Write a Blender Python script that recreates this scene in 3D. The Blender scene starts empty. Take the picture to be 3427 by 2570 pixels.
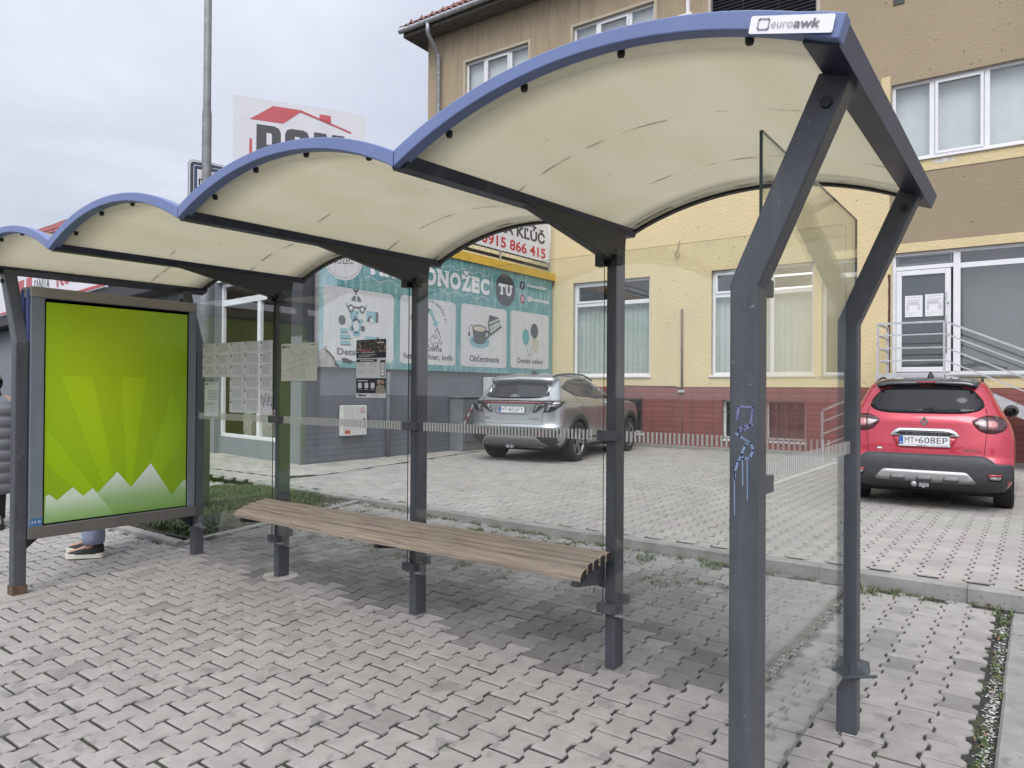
import bpy, bmesh, math, random
from mathutils import Vector, Matrix, geometry
from mathutils.bvhtree import BVHTree
R = math.radians
rnd = random.Random(7)
C = bpy.context.scene.collection
SC = bpy.context.scene

# ------------------------------------------------------------------ camera
cam = bpy.data.cameras.new('camera'); cam_o = bpy.data.objects.new('camera', cam); C.objects.link(cam_o)
cam.sensor_fit = 'HORIZONTAL'; cam.sensor_width = 36.0; cam.lens = 36.0 * 2408.09 / 3427.0
cam.clip_start = 0.05; cam.clip_end = 2000
_y, _p, _r = 0.6329, 0.0080, 0.0068
_fw = Vector((-math.sin(_y) * math.cos(_p), math.cos(_y) * math.cos(_p), math.sin(_p)))
_rt = Vector((math.cos(_y), math.sin(_y), 0)); _up = _rt.cross(_fw)
_r2 = math.cos(_r) * _rt + math.sin(_r) * _up; _u2 = -math.sin(_r) * _rt + math.cos(_r) * _up
_m = Matrix((_r2, _u2, -_fw)).transposed().to_4x4(); _m.translation = (6.130, -2.796, 1.45)
cam_o.matrix_world = _m
SC.camera = cam_o

# ------------------------------------------------------------------ world: a high overcast sky
SUN_EL, SUN_DIR = R(48), Vector((0.30, -0.75, 0.0)).normalized()
W = bpy.data.worlds.new('World'); SC.world = W; W.use_nodes = True
nt = W.node_tree; nt.nodes.clear()
def wn(t, **k):
    n = nt.nodes.new(t)
    for a, b in k.items(): setattr(n, a, b)
    return n
L = nt.links.new
out = wn('ShaderNodeOutputWorld'); add = wn('ShaderNodeAddShader')
sky = wn('ShaderNodeTexSky', sky_type='NISHITA', sun_disc=False, sun_elevation=SUN_EL, sun_rotation=math.atan2(SUN_DIR.x, SUN_DIR.y))
b1 = wn('ShaderNodeBackground'); b1.inputs[1].default_value = 0.02; L(sky.outputs[0], b1.inputs[0])
b2 = wn('ShaderNodeBackground'); b2.inputs[1].default_value = 1.0
tc = wn('ShaderNodeTexCoord'); sep = wn('ShaderNodeSeparateXYZ'); L(tc.outputs['Generated'], sep.inputs[0])
def wm(op, a, b=None, c=None):
    n = wn('ShaderNodeMath', operation=op)
    for i, v in enumerate((a, b, c)):
        if v is None: continue
        if isinstance(v, (int, float)): n.inputs[i].default_value = v
        else: L(v, n.inputs[i])
    return n.outputs[0]
zc = wm('MAXIMUM', sep.outputs[2], 0.0); den = wm('ADD', zc, 0.22)
cmb = wn('ShaderNodeCombineXYZ'); L(wm('DIVIDE', sep.outputs[0], den), cmb.inputs[0]); L(wm('DIVIDE', sep.outputs[1], den), cmb.inputs[1])
n1 = wn('ShaderNodeTexNoise'); n1.inputs['Scale'].default_value = 1.15; n1.inputs['Detail'].default_value = 7; n1.inputs['Roughness'].default_value = 0.52
n1.inputs['Distortion'].default_value = 0.35
L(cmb.outputs[0], n1.inputs['Vector'])
rmp = wn('ShaderNodeValToRGB'); L(n1.outputs[0], rmp.inputs[0])
rmp.color_ramp.elements[0].position = 0.30; rmp.color_ramp.elements[0].color = (0.50, 0.52, 0.60, 1)
rmp.color_ramp.elements[1].position = 0.72; rmp.color_ramp.elements[1].color = (0.80, 0.81, 0.86, 1)
e = rmp.color_ramp.elements.new(0.5); e.color = (0.60, 0.625, 0.71, 1)
# lighter towards the horizon, brighter cloud around the hidden sun, brighter zenith
hz = wm('POWER', wm('SUBTRACT', 1.0, zc), 7.0)
nrm = wn('ShaderNodeVectorMath', operation='DOT_PRODUCT'); L(tc.outputs['Generated'], nrm.inputs[0])
nrm.inputs[1].default_value = (SUN_DIR.x * math.cos(SUN_EL), SUN_DIR.y * math.cos(SUN_EL), math.sin(SUN_EL))
glow = wm('POWER', wm('MAXIMUM', nrm.outputs['Value'], 0.0), 4.0)
gain = wm('ADD', wm('ADD', wm('MULTIPLY', hz, 0.30), wm('MULTIPLY', glow, 1.7)), wm('ADD', 0.74, wm('MULTIPLY', wm('POWER', zc, 2.0), 0.9)))
vs = wn('ShaderNodeVectorMath', operation='SCALE'); L(rmp.outputs[0], vs.inputs[0]); L(gain, vs.inputs['Scale'])
L(vs.outputs[0], b2.inputs[0])
L(b1.outputs[0], add.inputs[0]); L(b2.outputs[0], add.inputs[1]); L(add.outputs[0], out.inputs[0])

# ------------------------------------------------------------------ sun behind thin cloud
sl = bpy.data.lights.new('sun', 'SUN'); sl.energy = 1.5; sl.angle = R(35); sl.color = (1.0, 0.965, 0.91)
so = bpy.data.objects.new('sun', sl); C.objects.link(so)
so.rotation_euler = Vector((-SUN_DIR.x * math.cos(SUN_EL), -SUN_DIR.y * math.cos(SUN_EL), -math.sin(SUN_EL))).to_track_quat('-Z', 'Y').to_euler()
SC.view_settings.view_transform = 'Standard'; SC.view_settings.look = 'None'; SC.view_settings.gamma = 1.0
SC.view_settings.exposure = 0.30
SC.cycles.max_bounces = 10; SC.cycles.transparent_max_bounces = 16; SC.cycles.caustics_reflective = False; SC.cycles.caustics_refractive = False

# ------------------------------------------------------------------ helpers
def srgb(r, g, b):
    f = lambda c: (c / 255.0) / 12.92 if c / 255.0 <= 0.04045 else ((c / 255.0 + 0.055) / 1.055) ** 2.4
    return (f(r), f(g), f(b))

class MB:
    """collects faces for one mesh object"""
    def __init__(s): s.v, s.f, s.mi, s.sm, s.tone = [], [], [], [], []
    def add(s, vs, fs, m=0, smooth=False, tone=0.5):
        o = len(s.v); s.v.extend([tuple(p) for p in vs])
        for f in fs: s.f.append([i + o for i in f]); s.mi.append(m); s.sm.append(smooth); s.tone.append(tone)
    def box(s, a, b, m=0, M=None, smooth=False):
        x0, y0, z0 = [min(p, q) for p, q in zip(a, b)]; x1, y1, z1 = [max(p, q) for p, q in zip(a, b)]
        vs = [(x0, y0, z0), (x1, y0, z0), (x1, y1, z0), (x0, y1, z0), (x0, y0, z1), (x1, y0, z1), (x1, y1, z1), (x0, y1, z1)]
        if M is not None: vs = [tuple(M @ Vector(p)) for p in vs]
        s.add(vs, [(0, 3, 2, 1), (4, 5, 6, 7), (0, 1, 5, 4), (1, 2, 6, 5), (2, 3, 7, 6), (3, 0, 4, 7)], m, smooth)
    def prism(s, pts, d, m=0, cap=True):
        """pts: loop of 3-D points, d: extrusion vector"""
        n = len(pts); d = Vector(d); vs = [Vector(p) for p in pts] + [Vector(p) + d for p in pts]
        fs = [(i, (i + 1) % n, n + (i + 1) % n, n + i) for i in range(n)]
        if cap: fs += [tuple(reversed(range(n))), tuple(range(n, 2 * n))]
        s.add(vs, fs, m)
    def bar(s, p, q, w, h, m=0, up=(0, 0, 1), ext=0.0):
        """box section bar from p to q: w sideways, h along up"""
        p, q = Vector(p), Vector(q); d = (q - p).normalized(); p = p - d * ext; q = q + d * ext
        u = Vector(up); sd = d.cross(u).normalized(); u = sd.cross(d).normalized()
        c = [sd * (w / 2 * a) + u * (h / 2 * b) for a, b in ((-1, -1), (1, -1), (1, 1), (-1, 1))]
        s.add([p + k for k in c] + [q + k for k in c], [(3, 2, 1, 0), (4, 5, 6, 7), (0, 1, 5, 4), (1, 2, 6, 5), (2, 3, 7, 6), (3, 0, 4, 7)], m)
    def tube(s, path, r, n=10, m=0, smooth=True, cap=True, arc=None):
        path = [Vector(p) for p in path]; rs = r if isinstance(r, (list, tuple)) else [r] * len(path)
        vs, fs = [], []; ref = Vector((0.13, 0.31, 0.94)); pu = None
        for i, p in enumerate(path):
            d = (path[min(i + 1, len(path) - 1)] - path[max(i - 1, 0)]).normalized()
            u = (pu - d * pu.dot(d)) if pu is not None else (ref - d * ref.dot(d))
            if u.length < 1e-4: u = d.orthogonal()
            u.normalize(); pu = u; w = d.cross(u)
            for k in range(n):
                a = 2 * math.pi * k / n; vs.append(p + (u * math.cos(a) + w * math.sin(a)) * rs[i])
        for i in range(len(path) - 1):
            for k in range(n):
                fs.append((i * n + k, i * n + (k + 1) % n, (i + 1) * n + (k + 1) % n, (i + 1) * n + k))
        s.add(vs, fs, m, smooth)
        if cap:
            s.add(vs[:n], [tuple(reversed(range(n)))], m); s.add(vs[-n:], [tuple(range(n))], m)
    def lathe(s, prof, O, ax, n=32, m=0, smooth=True):
        """prof: (radius, distance along axis)"""
        O, ax = Vector(O), Vector(ax).normalized(); u = ax.orthogonal().normalized(); w = ax.cross(u); vs, fs = [], []
        for r, t in prof:
            for k in range(n):
                a = 2 * math.pi * k / n; vs.append(O + ax * t + (u * math.cos(a) + w * math.sin(a)) * r)
        for i in range(len(prof) - 1):
            for k in range(n): fs.append((i * n + k, i * n + (k + 1) % n, (i + 1) * n + (k + 1) % n, (i + 1) * n + k))
        s.add(vs, fs, m, smooth)
    def grid(s, rows, m=0, smooth=True, flip=False):
        nr, nc = len(rows), len(rows[0]); vs = [p for r in rows for p in r]; fs = []
        for i in range(nr - 1):
            for j in range(nc - 1):
                f = (i * nc + j, i * nc + j + 1, (i + 1) * nc + j + 1, (i + 1) * nc + j); fs.append(tuple(reversed(f)) if flip else f)
        s.add(vs, fs, m, smooth)
    def build(s, name, mats, parent=None, local=False, bevel=0.0, tone=False, weld=False):
        me = bpy.data.meshes.new(name); vs = s.v
        if parent is not None and not local:
            l = parent.matrix_world.translation if parent.get('_w') is None else Vector(parent['_w'])
            vs = [(p[0] - l[0], p[1] - l[1], p[2] - l[2]) for p in vs]
        me.from_pydata(vs, [], s.f); mats = mats if isinstance(mats, (list, tuple)) else [mats]
        for m in mats: me.materials.append(m)
        me.polygons.foreach_set('material_index', s.mi); me.polygons.foreach_set('use_smooth', s.sm)
        if tone:
            at = me.attributes.new('tone', 'FLOAT', 'FACE'); at.data.foreach_set('value', s.tone)
        if weld or any(s.sm):
            bm = bmesh.new(); bm.from_mesh(me); bmesh.ops.remove_doubles(bm, verts=bm.verts, dist=1e-5); bm.to_mesh(me); bm.free()
        me.update()
        o = bpy.data.objects.new(name, me); C.objects.link(o)
        if parent is not None: o.parent = parent
        if bevel > 0:
            bv = o.modifiers.new('bevel', 'BEVEL'); bv.width = bevel; bv.segments = 2; bv.limit_method = 'ANGLE'; bv.angle_limit = R(40)
        return o

def tag(o, label=None, cat=None, group=None, kind=None):
    if label: o['label'] = label
    if cat: o['category'] = cat
    if group: o['group'] = group
    if kind: o['kind'] = kind
    return o
def thing(name, label, cat, loc=(0, 0, 0), rotz=0.0, group=None):
    o = bpy.data.objects.new(name, None); C.objects.link(o); o.location = loc; o.rotation_euler = (0, 0, rotz); o.empty_display_size = 0.2
    o['_w'] = tuple(loc)
    return tag(o, label, cat, group)
def struct(o): o['kind'] = 'structure'; return o

# ------------------------------------------------------------------ materials
def mat(name, col, rough=0.6, metal=0.0, spec=0.5, var=0.0, vscale=6.0, bump=0.0, bscale=80.0, coat=0.0, spots=None, streak=None, tone=0.0, bdist=0.01):
    """principled paint/stone with noise variation; spots=(colour, scale, threshold); streak=(colour, amount) runs down z"""
    m = bpy.data.materials.new(name); m.use_nodes = True; t = m.node_tree; b = t.nodes['Principled BSDF']
    b.inputs['Roughness'].default_value = rough; b.inputs['Metallic'].default_value = metal; b.inputs['Specular IOR Level'].default_value = spec
    b.inputs['Coat Weight'].default_value = coat; b.inputs['Coat Roughness'].default_value = 0.04
    N = t.nodes.new; K = t.links.new
    cur = None
    if var or spots or streak or bump or tone:
        tcn = N('ShaderNodeTexCoord'); co = tcn.outputs['Object']
    rgb = N('ShaderNodeRGB'); rgb.outputs[0].default_value = (*col, 1); cur = rgb.outputs[0]
    def mix(a, bb, fac, mode='MIX'):
        x = N('ShaderNodeMix'); x.data_type = 'RGBA'; x.blend_type = mode
        if isinstance(fac, (int, float)): x.inputs[0].default_value = fac
        else: K(fac, x.inputs[0])
        for i, v in ((6, a), (7, bb)):
            if isinstance(v, tuple): x.inputs[i].default_value = (*v, 1)
            else: K(v, x.inputs[i])
        return x.outputs[2]
    def noise(scale, detail=5, vec=None, rough_=0.6):
        n = N('ShaderNodeTexNoise'); n.inputs['Scale'].default_value = scale; n.inputs['Detail'].default_value = detail; n.inputs['Roughness'].default_value = rough_
        K(vec if vec is not None else co, n.inputs['Vector']); return n.outputs[0]
    def ramp(x, a, bb):
        r = N('ShaderNodeMapRange'); r.inputs['From Min'].default_value = a; r.inputs['From Max'].default_value = bb; K(x, r.inputs['Value']); return r.outputs[0]
    if tone:
        at = N('ShaderNodeAttribute'); at.attribute_name = 'tone'
        cur = mix(tuple(c * (1 - tone) for c in col), tuple(min(1, c * (1 + tone)) for c in col), at.outputs['Fac'])
    if var:
        f = ramp(noise(vscale), 0.3, 0.7)
        v2 = N('ShaderNodeMapRange'); v2.inputs['To Min'].default_value = 1 - var; v2.inputs['To Max'].default_value = 1 + var; K(f, v2.inputs['Value'])
        hs = N('ShaderNodeVectorMath'); hs.operation = 'SCALE'; K(cur, hs.inputs[0]); K(v2.outputs[0], hs.inputs['Scale']); cur = hs.outputs[0]
    if spots:
        for sc_, th, cc, am in spots:
            f = N('ShaderNodeMath'); f.operation = 'MULTIPLY'; K(ramp(noise(sc_, 3), th, th + 0.05), f.inputs[0]); f.inputs[1].default_value = am
            cur = mix(cur, cc, f.outputs[0])
    if streak:
        mp = N('ShaderNodeMapping'); mp.inputs['Scale'].default_value = (7, 7, 0.5); K(co, mp.inputs['Vector'])
        f = N('ShaderNodeMath'); f.operation = 'MULTIPLY'; K(ramp(noise(2.0, 6, mp.outputs[0]), 0.5, 0.72), f.inputs[0]); f.inputs[1].default_value = streak[1]
        cur = mix(cur, streak[0], f.outputs[0])
    K(cur, b.inputs['Base Color'])
    if bump:
        bp = N('ShaderNodeBump'); bp.inputs['Strength'].default_value = bump; bp.inputs['Distance'].default_value = bdist
        K(noise(bscale, 4), bp.inputs['Height']); K(bp.outputs[0], b.inputs['Normal'])
    return m

def glass_mat(name, tint=(0.93, 0.96, 0.94), refl=(1, 1, 1), rough=0.0, ior=1.5, dirt=0.0):
    """thin pane: clear transmission plus Fresnel reflection"""
    m = bpy.data.materials.new(name); m.use_nodes = True; t = m.node_tree; t.nodes.clear(); N = t.nodes.new; K = t.links.new
    o = N('ShaderNodeOutputMaterial'); tr = N('ShaderNodeBsdfTransparent'); tr.inputs[0].default_value = (*tint, 1)
    gl = N('ShaderNodeBsdfGlossy'); gl.inputs['Color'].default_value = (*refl, 1); gl.inputs['Roughness'].default_value = rough
    fr = N('ShaderNodeFresnel'); ge = N('ShaderNodeNewGeometry'); ir = N('ShaderNodeMapRange'); ir.inputs['To Min'].default_value = ior; ir.inputs['To Max'].default_value = 1 / ior
    K(ge.outputs['Backfacing'], ir.inputs['Value']); K(ir.outputs[0], fr.inputs['IOR'])
    mx = N('ShaderNodeMixShader'); K(fr.outputs[0], mx.inputs[0]); K(tr.outputs[0], mx.inputs[1]); K(gl.outputs[0], mx.inputs[2])
    last = mx
    if dirt:
        df = N('ShaderNodeBsdfDiffuse'); df.inputs[0].default_value = (0.6, 0.6, 0.58, 1)
        tcn = N('ShaderNodeTexCoord'); mp = N('ShaderNodeMapping'); mp.inputs['Scale'].default_value = (3, 3, 0.8); K(tcn.outputs['Object'], mp.inputs[0])
        n = N('ShaderNodeTexNoise'); n.inputs['Scale'].default_value = 2.0; n.inputs['Detail'].default_value = 6; K(mp.outputs[0], n.inputs['Vector'])
        r = N('ShaderNodeMapRange'); r.inputs['From Min'].default_value = 0.4; r.inputs['From Max'].default_value = 0.8; r.inputs['To Max'].default_value = dirt; K(n.outputs[0], r.inputs['Value'])
        m2 = N('ShaderNodeMixShader'); K(r.outputs[0], m2.inputs[0]); K(mx.outputs[0], m2.inputs[1]); K(df.outputs[0], m2.inputs[2]); last = m2
    K(last.outputs[0], o.inputs[0]); return m

def emit_mat(name, col, st):
    m = bpy.data.materials.new(name); m.use_nodes = True; t = m.node_tree; t.nodes.clear()
    o = t.nodes.new('ShaderNodeOutputMaterial'); e_ = t.nodes.new('ShaderNodeEmission'); e_.inputs[0].default_value = (*col, 1); e_.inputs[1].default_value = st
    t.links.new(e_.outputs[0], o.inputs[0]); return m

# ------------------------------------------------------------------ lettering
_tc = {}
def text_geo(s_, bold=0.0, shear=0.0, space=1.0):
    k = (s_, bold, shear, space)
    if k in _tc: return _tc[k]
    cu = bpy.data.curves.new('lettering', 'FONT'); cu.body = s_; cu.size = 1.0; cu.offset = bold; cu.shear = shear; cu.space_character = space; cu.resolution_u = 3
    ob = bpy.data.objects.new('lettering', cu); C.objects.link(ob)
    dg = bpy.context.evaluated_depsgraph_get(); me = bpy.data.meshes.new_from_object(ob.evaluated_get(dg))
    vs = [(v.co.x, v.co.y) for v in me.vertices]; fs = [tuple(p.vertices) for p in me.polygons]
    bpy.data.objects.remove(ob); bpy.data.curves.remove(cu); bpy.data.meshes.remove(me)
    if not vs: vs = [(0, 0)]
    _tc[k] = (vs, fs, min(v[0] for v in vs), max(v[0] for v in vs), min(v[1] for v in vs), max(v[1] for v in vs)); return _tc[k]

class Sheet:
    """flat printing on a plane: O origin, ax right, ay up, n outward; layers sit 1 mm apart"""
    def __init__(s, mb, O, ax, ay, step=0.0012):
        s.mb, s.O, s.ax, s.ay = mb, Vector(O), Vector(ax).normalized(), Vector(ay).normalized(); s.n = s.ax.cross(s.ay); s.step = step
    def P(s, x, y, l): return s.O + s.ax * x + s.ay * y + s.n * (s.step * l)
    def poly(s, pts, m, l=1): s.mb.add([s.P(x, y, l) for x, y in pts], [tuple(range(len(pts)))], m)
    def rect(s, x0, y0, x1, y1, m, l=1): s.poly([(x0, y0), (x1, y0), (x1, y1), (x0, y1)], m, l)
    def ell(s, cx, cy, rx, ry, m, l=1, n=28, a0=0, a1=360):
        s.poly([(cx + rx * math.cos(R(a0 + (a1 - a0) * i / n)), cy + ry * math.sin(R(a0 + (a1 - a0) * i / n))) for i in range(n if a1 - a0 == 360 else n + 1)], m, l)
    def rrect(s, x0, y0, x1, y1, r, m, l=1):
        p = []
        for cx, cy, a in ((x1 - r, y1 - r, 0), (x0 + r, y1 - r, 90), (x0 + r, y0 + r, 180), (x1 - r, y0 + r, 270)):
            for i in range(6): p.append((cx + r * math.cos(R(a + 18 * i)), cy + r * math.sin(R(a + 18 * i))))
        s.poly(p, m, l)
    def line(s, pts, w, m, l=1, closed=False):
        n = len(pts)
        for i in range(n if closed else n - 1):
            a, b = Vector(pts[i]), Vector(pts[(i + 1) % n]); d = b - a
            if d.length < 1e-6: continue
            d.normalize(); k = Vector((-d.y, d.x)) * w / 2; a = a - d * w * 0.3; b = b + d * w * 0.3
            s.poly([tuple(a - k), tuple(b - k), tuple(b + k), tuple(a + k)], m, l)
    def text(s, t, x, y, h, m, l=2, bold=0.0, shear=0.0, fit=None, align='l', space=1.0, rot=0.0):
        """h = cap height; fit = total width"""
        vs, fs, x0, x1, y0, y1 = text_geo(t, bold, shear, space); cap = text_geo('H', bold)[5]; k = h / cap; kx = k if fit is None else fit / max(1e-6, x1 - x0)
        w = (x1 - x0) * kx; ox = {'l': 0, 'c': -w / 2, 'r': -w}[align]; c_, s_ = math.cos(rot), math.sin(rot)
        q = [(ox + (a - x0) * kx, b * k) for a, b in vs]
        s.mb.add([s.P(x + a * c_ - b * s_, y + a * s_ + b * c_, l) for a, b in q], fs, m)
# ------------------------------------------------------------------ ground, pavers, kerbs
from mathutils import noise as mnoise
def G(x, y): return -0.0084 * (min(max(x, -3.0), 8.0) - 2.9) + min(0.0, 0.0377 * (max(y, -6) - 0.57))
LOT = 0.085
def kerb_y(x): return 3.44 - 0.045 * (x + 1.0) + 0.0045 * max(0, x) * max(0, x) if x > -3.2 else 3.54
def fbm(x, y, s, sd=0.0): return mnoise.fractal(Vector((x * s + sd, y * s - sd, sd * 1.7)), 0.8, 2.0, 4)
GRASS = [(-0.22, 0.92), (-0.80, 3.30), (-3.05, 3.42), (-3.30, 2.95), (-1.62, 0.92)]
BED = [(-0.10, 0.60), (-0.74, 3.40), (-3.10, 3.50), (-3.42, 2.95), (-1.75, 0.64)]
def inside(p, poly):
    x, y = p; c = False; n = len(poly)
    for i in range(n):
        (x1, y1), (x2, y2) = poly[i], poly[i - 1]
        if (y1 > y) != (y2 > y) and x < (x2 - x1) * (y - y1) / (y2 - y1) + x1: c = not c
    return c

M_asph = mat('asphalt', (0.055, 0.055, 0.057), 0.9, var=0.25, vscale=3, bump=0.4, bscale=220)
M_grit = mat('joint_grit', (0.034, 0.031, 0.028), 0.95, var=0.3, vscale=60, bump=0.8, bscale=250, spots=[(260, 0.62, (0.34, 0.33, 0.31), 0.9), (3, 0.58, (0.07, 0.085, 0.035), 0.5)])
M_grit2 = mat('lot_joint_grit', (0.02, 0.018, 0.016), 0.95, var=0.3, vscale=60, bump=0.8, bscale=250, spots=[(200, 0.66, (0.2, 0.19, 0.17), 0.7), (2.2, 0.57, (0.06, 0.08, 0.03), 0.6)])
M_pav = mat('concrete_paver', (0.295, 0.278, 0.258), 0.88, var=0.13, vscale=9, bump=0.35, bscale=330, tone=0.62, bdist=0.004,
            spots=[(5.5, 0.60, (0.17, 0.165, 0.155), 0.55), (320, 0.66, (0.44, 0.43, 0.42), 0.5), (260, 0.67, (0.10, 0.10, 0.095), 0.6), (38, 0.70, (0.15, 0.15, 0.14), 0.5)])
M_lot = mat('lot_paver', (0.34, 0.322, 0.292), 0.88, var=0.10, vscale=3, bump=0.3, bscale=300, tone=0.5, bdist=0.004,
            spots=[(0.9, 0.56, (0.30, 0.31, 0.25), 0.5), (1.3, 0.60, (0.36, 0.29, 0.28), 0.4), (12, 0.66, (0.2, 0.2, 0.19), 0.5)])
M_kerb = mat('kerb_concrete', (0.27, 0.262, 0.245), 0.9, var=0.2, vscale=7, bump=0.5, bscale=200, spots=[(14, 0.62, (0.14, 0.135, 0.12), 0.6)], bdist=0.005)
M_apron = mat('apron_concrete', (0.37, 0.35, 0.315), 0.9, var=0.2, vscale=2.2, bump=0.4, bscale=150, spots=[(4, 0.57, (0.22, 0.21, 0.19), 0.6), (1.7, 0.6, (0.40, 0.36, 0.31), 0.6)])

gm = MB(); gm.add([(-150, -150, -0.42), (150, -150, -0.42), (150, 150, -0.42), (-150, 150, -0.42)], [(0, 1, 2, 3)])
tag(struct(gm.build('ground', M_asph)))
rm = MB(); rm.add([(-80, -40, -0.36), (80, -40, -0.36), (80, -6.2, -0.30), (-80, -6.2, -0.30)], [(0, 1, 2, 3)]); tag(struct(rm.build('road', M_asph)))

def paver_field(mb, x0, x1, y0, y1, W_, L_, A, gap, zf, keep, tonef, cham=0.006, cgap=None, jit=0.0015, notch=0.0):
    cgap = gap if cgap is None else cgap
    nc = int((x1 - x0) / W_) + 1; nk = int((y1 - y0) / L_) + 2
    for c in range(nc):
        for k in range(-1, nk):
            v0 = y0 + k * L_ + (c % 2) * L_ / 2; u0 = x0 + c * W_; cx, cy = u0 + W_ / 2, v0 + L_ / 2
            if not keep(cx, cy): continue
            g, e = gap / 2, cgap / 2
            V = [0 + e, 0.23 * L_, 0.36 * L_, 0.64 * L_, 0.77 * L_, L_ - e]; U = [-A, -A, A, A, -A, -A]
            if notch:
                U = [-A + notch, -A, A, A, -A, -A + notch]
            lft = [(u + g, v) for u, v in zip(U, V)]; rgt = [(W_ - u - g, v) for u, v in zip(U, V)]
            loop = [(p[0], p[1]) for p in rgt] + [(p[0], p[1]) for p in reversed(lft)]   # counter-clockwise
            a = rnd.gauss(0, 0.006); ca, sa = math.cos(a), math.sin(a); jx, jy = rnd.gauss(0, jit), rnd.gauss(0, jit)
            tx, ty, dz = rnd.gauss(0, 0.010), rnd.gauss(0, 0.010), rnd.gauss(0, 0.0010)
            n = len(loop); top, mid, bot = [], [], []
            for (u, v) in loop:
                u -= W_ / 2; v -= L_ / 2; s_ = 1 - cham / (W_ / 2)
                for lst, kk, zz in ((top, s_, 0.0), (mid, 1.0, -cham * 0.8), (bot, 1.0, -0.03)):
                    uu, vv = u * kk, v * (1 - cham / (L_ / 2) if kk < 1 else 1); X = cx + uu * ca - vv * sa + jx; Y = cy + uu * sa + vv * ca + jy
                    lst.append((X, Y, zf(X, Y) + zz + dz + tx * uu + ty * vv))
            fs = [tuple(range(n))]
            fs += [(i, n + i, n + (i + 1) % n, (i + 1) % n) for i in range(n)] + [(n + i, 2 * n + i, 2 * n + (i + 1) % n, n + (i + 1) % n) for i in range(n)]
            mb.add(top + mid + bot, fs, 0, False, tonef(cx, cy))

def keep_front(x, y):
    if y > kerb_y(x) - 0.12 or x > 5.93: return False
    if inside((x, y), BED) and not (y < 0.92 and y > 0.68 and -1.7 < x < -0.28): return False
    if y > 3.2 and x < -3: return False
    d = math.atan2(-(x - 6.13), (y + 2.8))          # only ground the shelter looks onto
    return y > -3.0 and x > -9.5 and not (x < -1 and y < -2.0 - 0.0 * x)
def tone_front(x, y):
    t = 0.55 + rnd.gauss(0, 0.028) + 0.06 * fbm(x, y, 0.8)
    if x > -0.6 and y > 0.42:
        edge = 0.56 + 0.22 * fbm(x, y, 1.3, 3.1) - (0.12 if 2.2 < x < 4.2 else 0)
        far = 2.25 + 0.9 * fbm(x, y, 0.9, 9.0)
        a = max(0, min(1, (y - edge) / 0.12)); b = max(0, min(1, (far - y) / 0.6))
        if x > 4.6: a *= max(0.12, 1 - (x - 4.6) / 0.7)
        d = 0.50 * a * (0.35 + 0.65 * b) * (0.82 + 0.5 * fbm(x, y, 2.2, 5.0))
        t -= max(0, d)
    if rnd.random() < 0.07: t -= rnd.uniform(0.06, 0.2)
    if x > 5.1 and 0.9 < y < 2.3 and rnd.random() < 0.18: t -= 0.22
    return max(0.02, min(1, t))
pm = MB()
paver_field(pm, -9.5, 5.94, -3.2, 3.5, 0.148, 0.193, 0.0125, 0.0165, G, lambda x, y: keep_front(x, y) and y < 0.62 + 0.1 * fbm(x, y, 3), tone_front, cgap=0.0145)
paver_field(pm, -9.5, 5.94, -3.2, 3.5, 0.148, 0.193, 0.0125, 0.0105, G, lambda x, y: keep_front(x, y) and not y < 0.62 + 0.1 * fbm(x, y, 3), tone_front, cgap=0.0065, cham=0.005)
# the strip beyond the kerb on the right
paver_field(pm, 6.62, 9.6, -3.2, 3.4, 0.148, 0.193, 0.0115, 0.008, G, lambda x, y: y < 3.05, lambda x, y: 0.55 + rnd.gauss(0, 0.03), cgap=0.006)
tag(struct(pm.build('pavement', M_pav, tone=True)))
bm_ = MB(); rows = []
for j in range(0, 57):
    y = -8 + j * 0.2; rows.append([(x, y, G(x, y) - 0.0095) for x in (-60, -20, -9, -6, -3, -1, 1, 2.9, 5, 8, 14, 60)])
bm_.grid([[p for p in r] for r in rows if r[0][1] <= 3.4], 0, False); tag(struct(bm_.build('pavement_bed', M_grit)))

def keep_lot(x, y):
    if y < kerb_y(x) + 0.02 or y > 13.3 + 0.02 * x or x > 10.5 or x < -9: return False
    if x < -4.1 and y > 4.05 - 0.02 * (x + 5): return False
    if x < -2.95 - 0.17 * (y - 4.3) and y > 4.05: return False
    return True
lm = MB()
paver_field(lm, -9.0, 10.5, 2.9, 13.5, 0.158, 0.198, 0.016, 0.0145, lambda x, y: LOT, keep_lot, lambda x, y: 0.5 + rnd.gauss(0, 0.045) + 0.1 * fbm(x, y, 0.35, 2), cham=0.004, cgap=0.0060, notch=0.005)
tag(struct(lm.build('parking_pavers', M_lot, tone=True)))
lb = MB(); lb.grid([[(x, kerb_y(x) + 0.02, LOT - 0.010) for x in [-60, -20] + [-8 + i for i in range(20)] + [20, 60]], [(x, 30, LOT - 0.010) for x in [-60, -20] + [-8 + i for i in range(20)] + [20, 60]]], 0, False)
tag(struct(lb.build('parking_bed', M_grit2)))
ap = MB(); ap.add([(-22, 4.15, LOT + .006), (-3.35, 4.02, LOT + .006), (-3.0, 4.6, LOT + .006), (-3.06, 5.0, LOT + .006), (-3.9, 9.6, LOT + .006), (-4.05, 13.4, LOT + .006), (-5, 13.4, LOT + .006), (-5, 7, LOT + .006), (-22, 8.5, LOT + .006)], [tuple(range(9))])
tag(struct(ap.build('concrete_apron', M_apron)))

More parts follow.
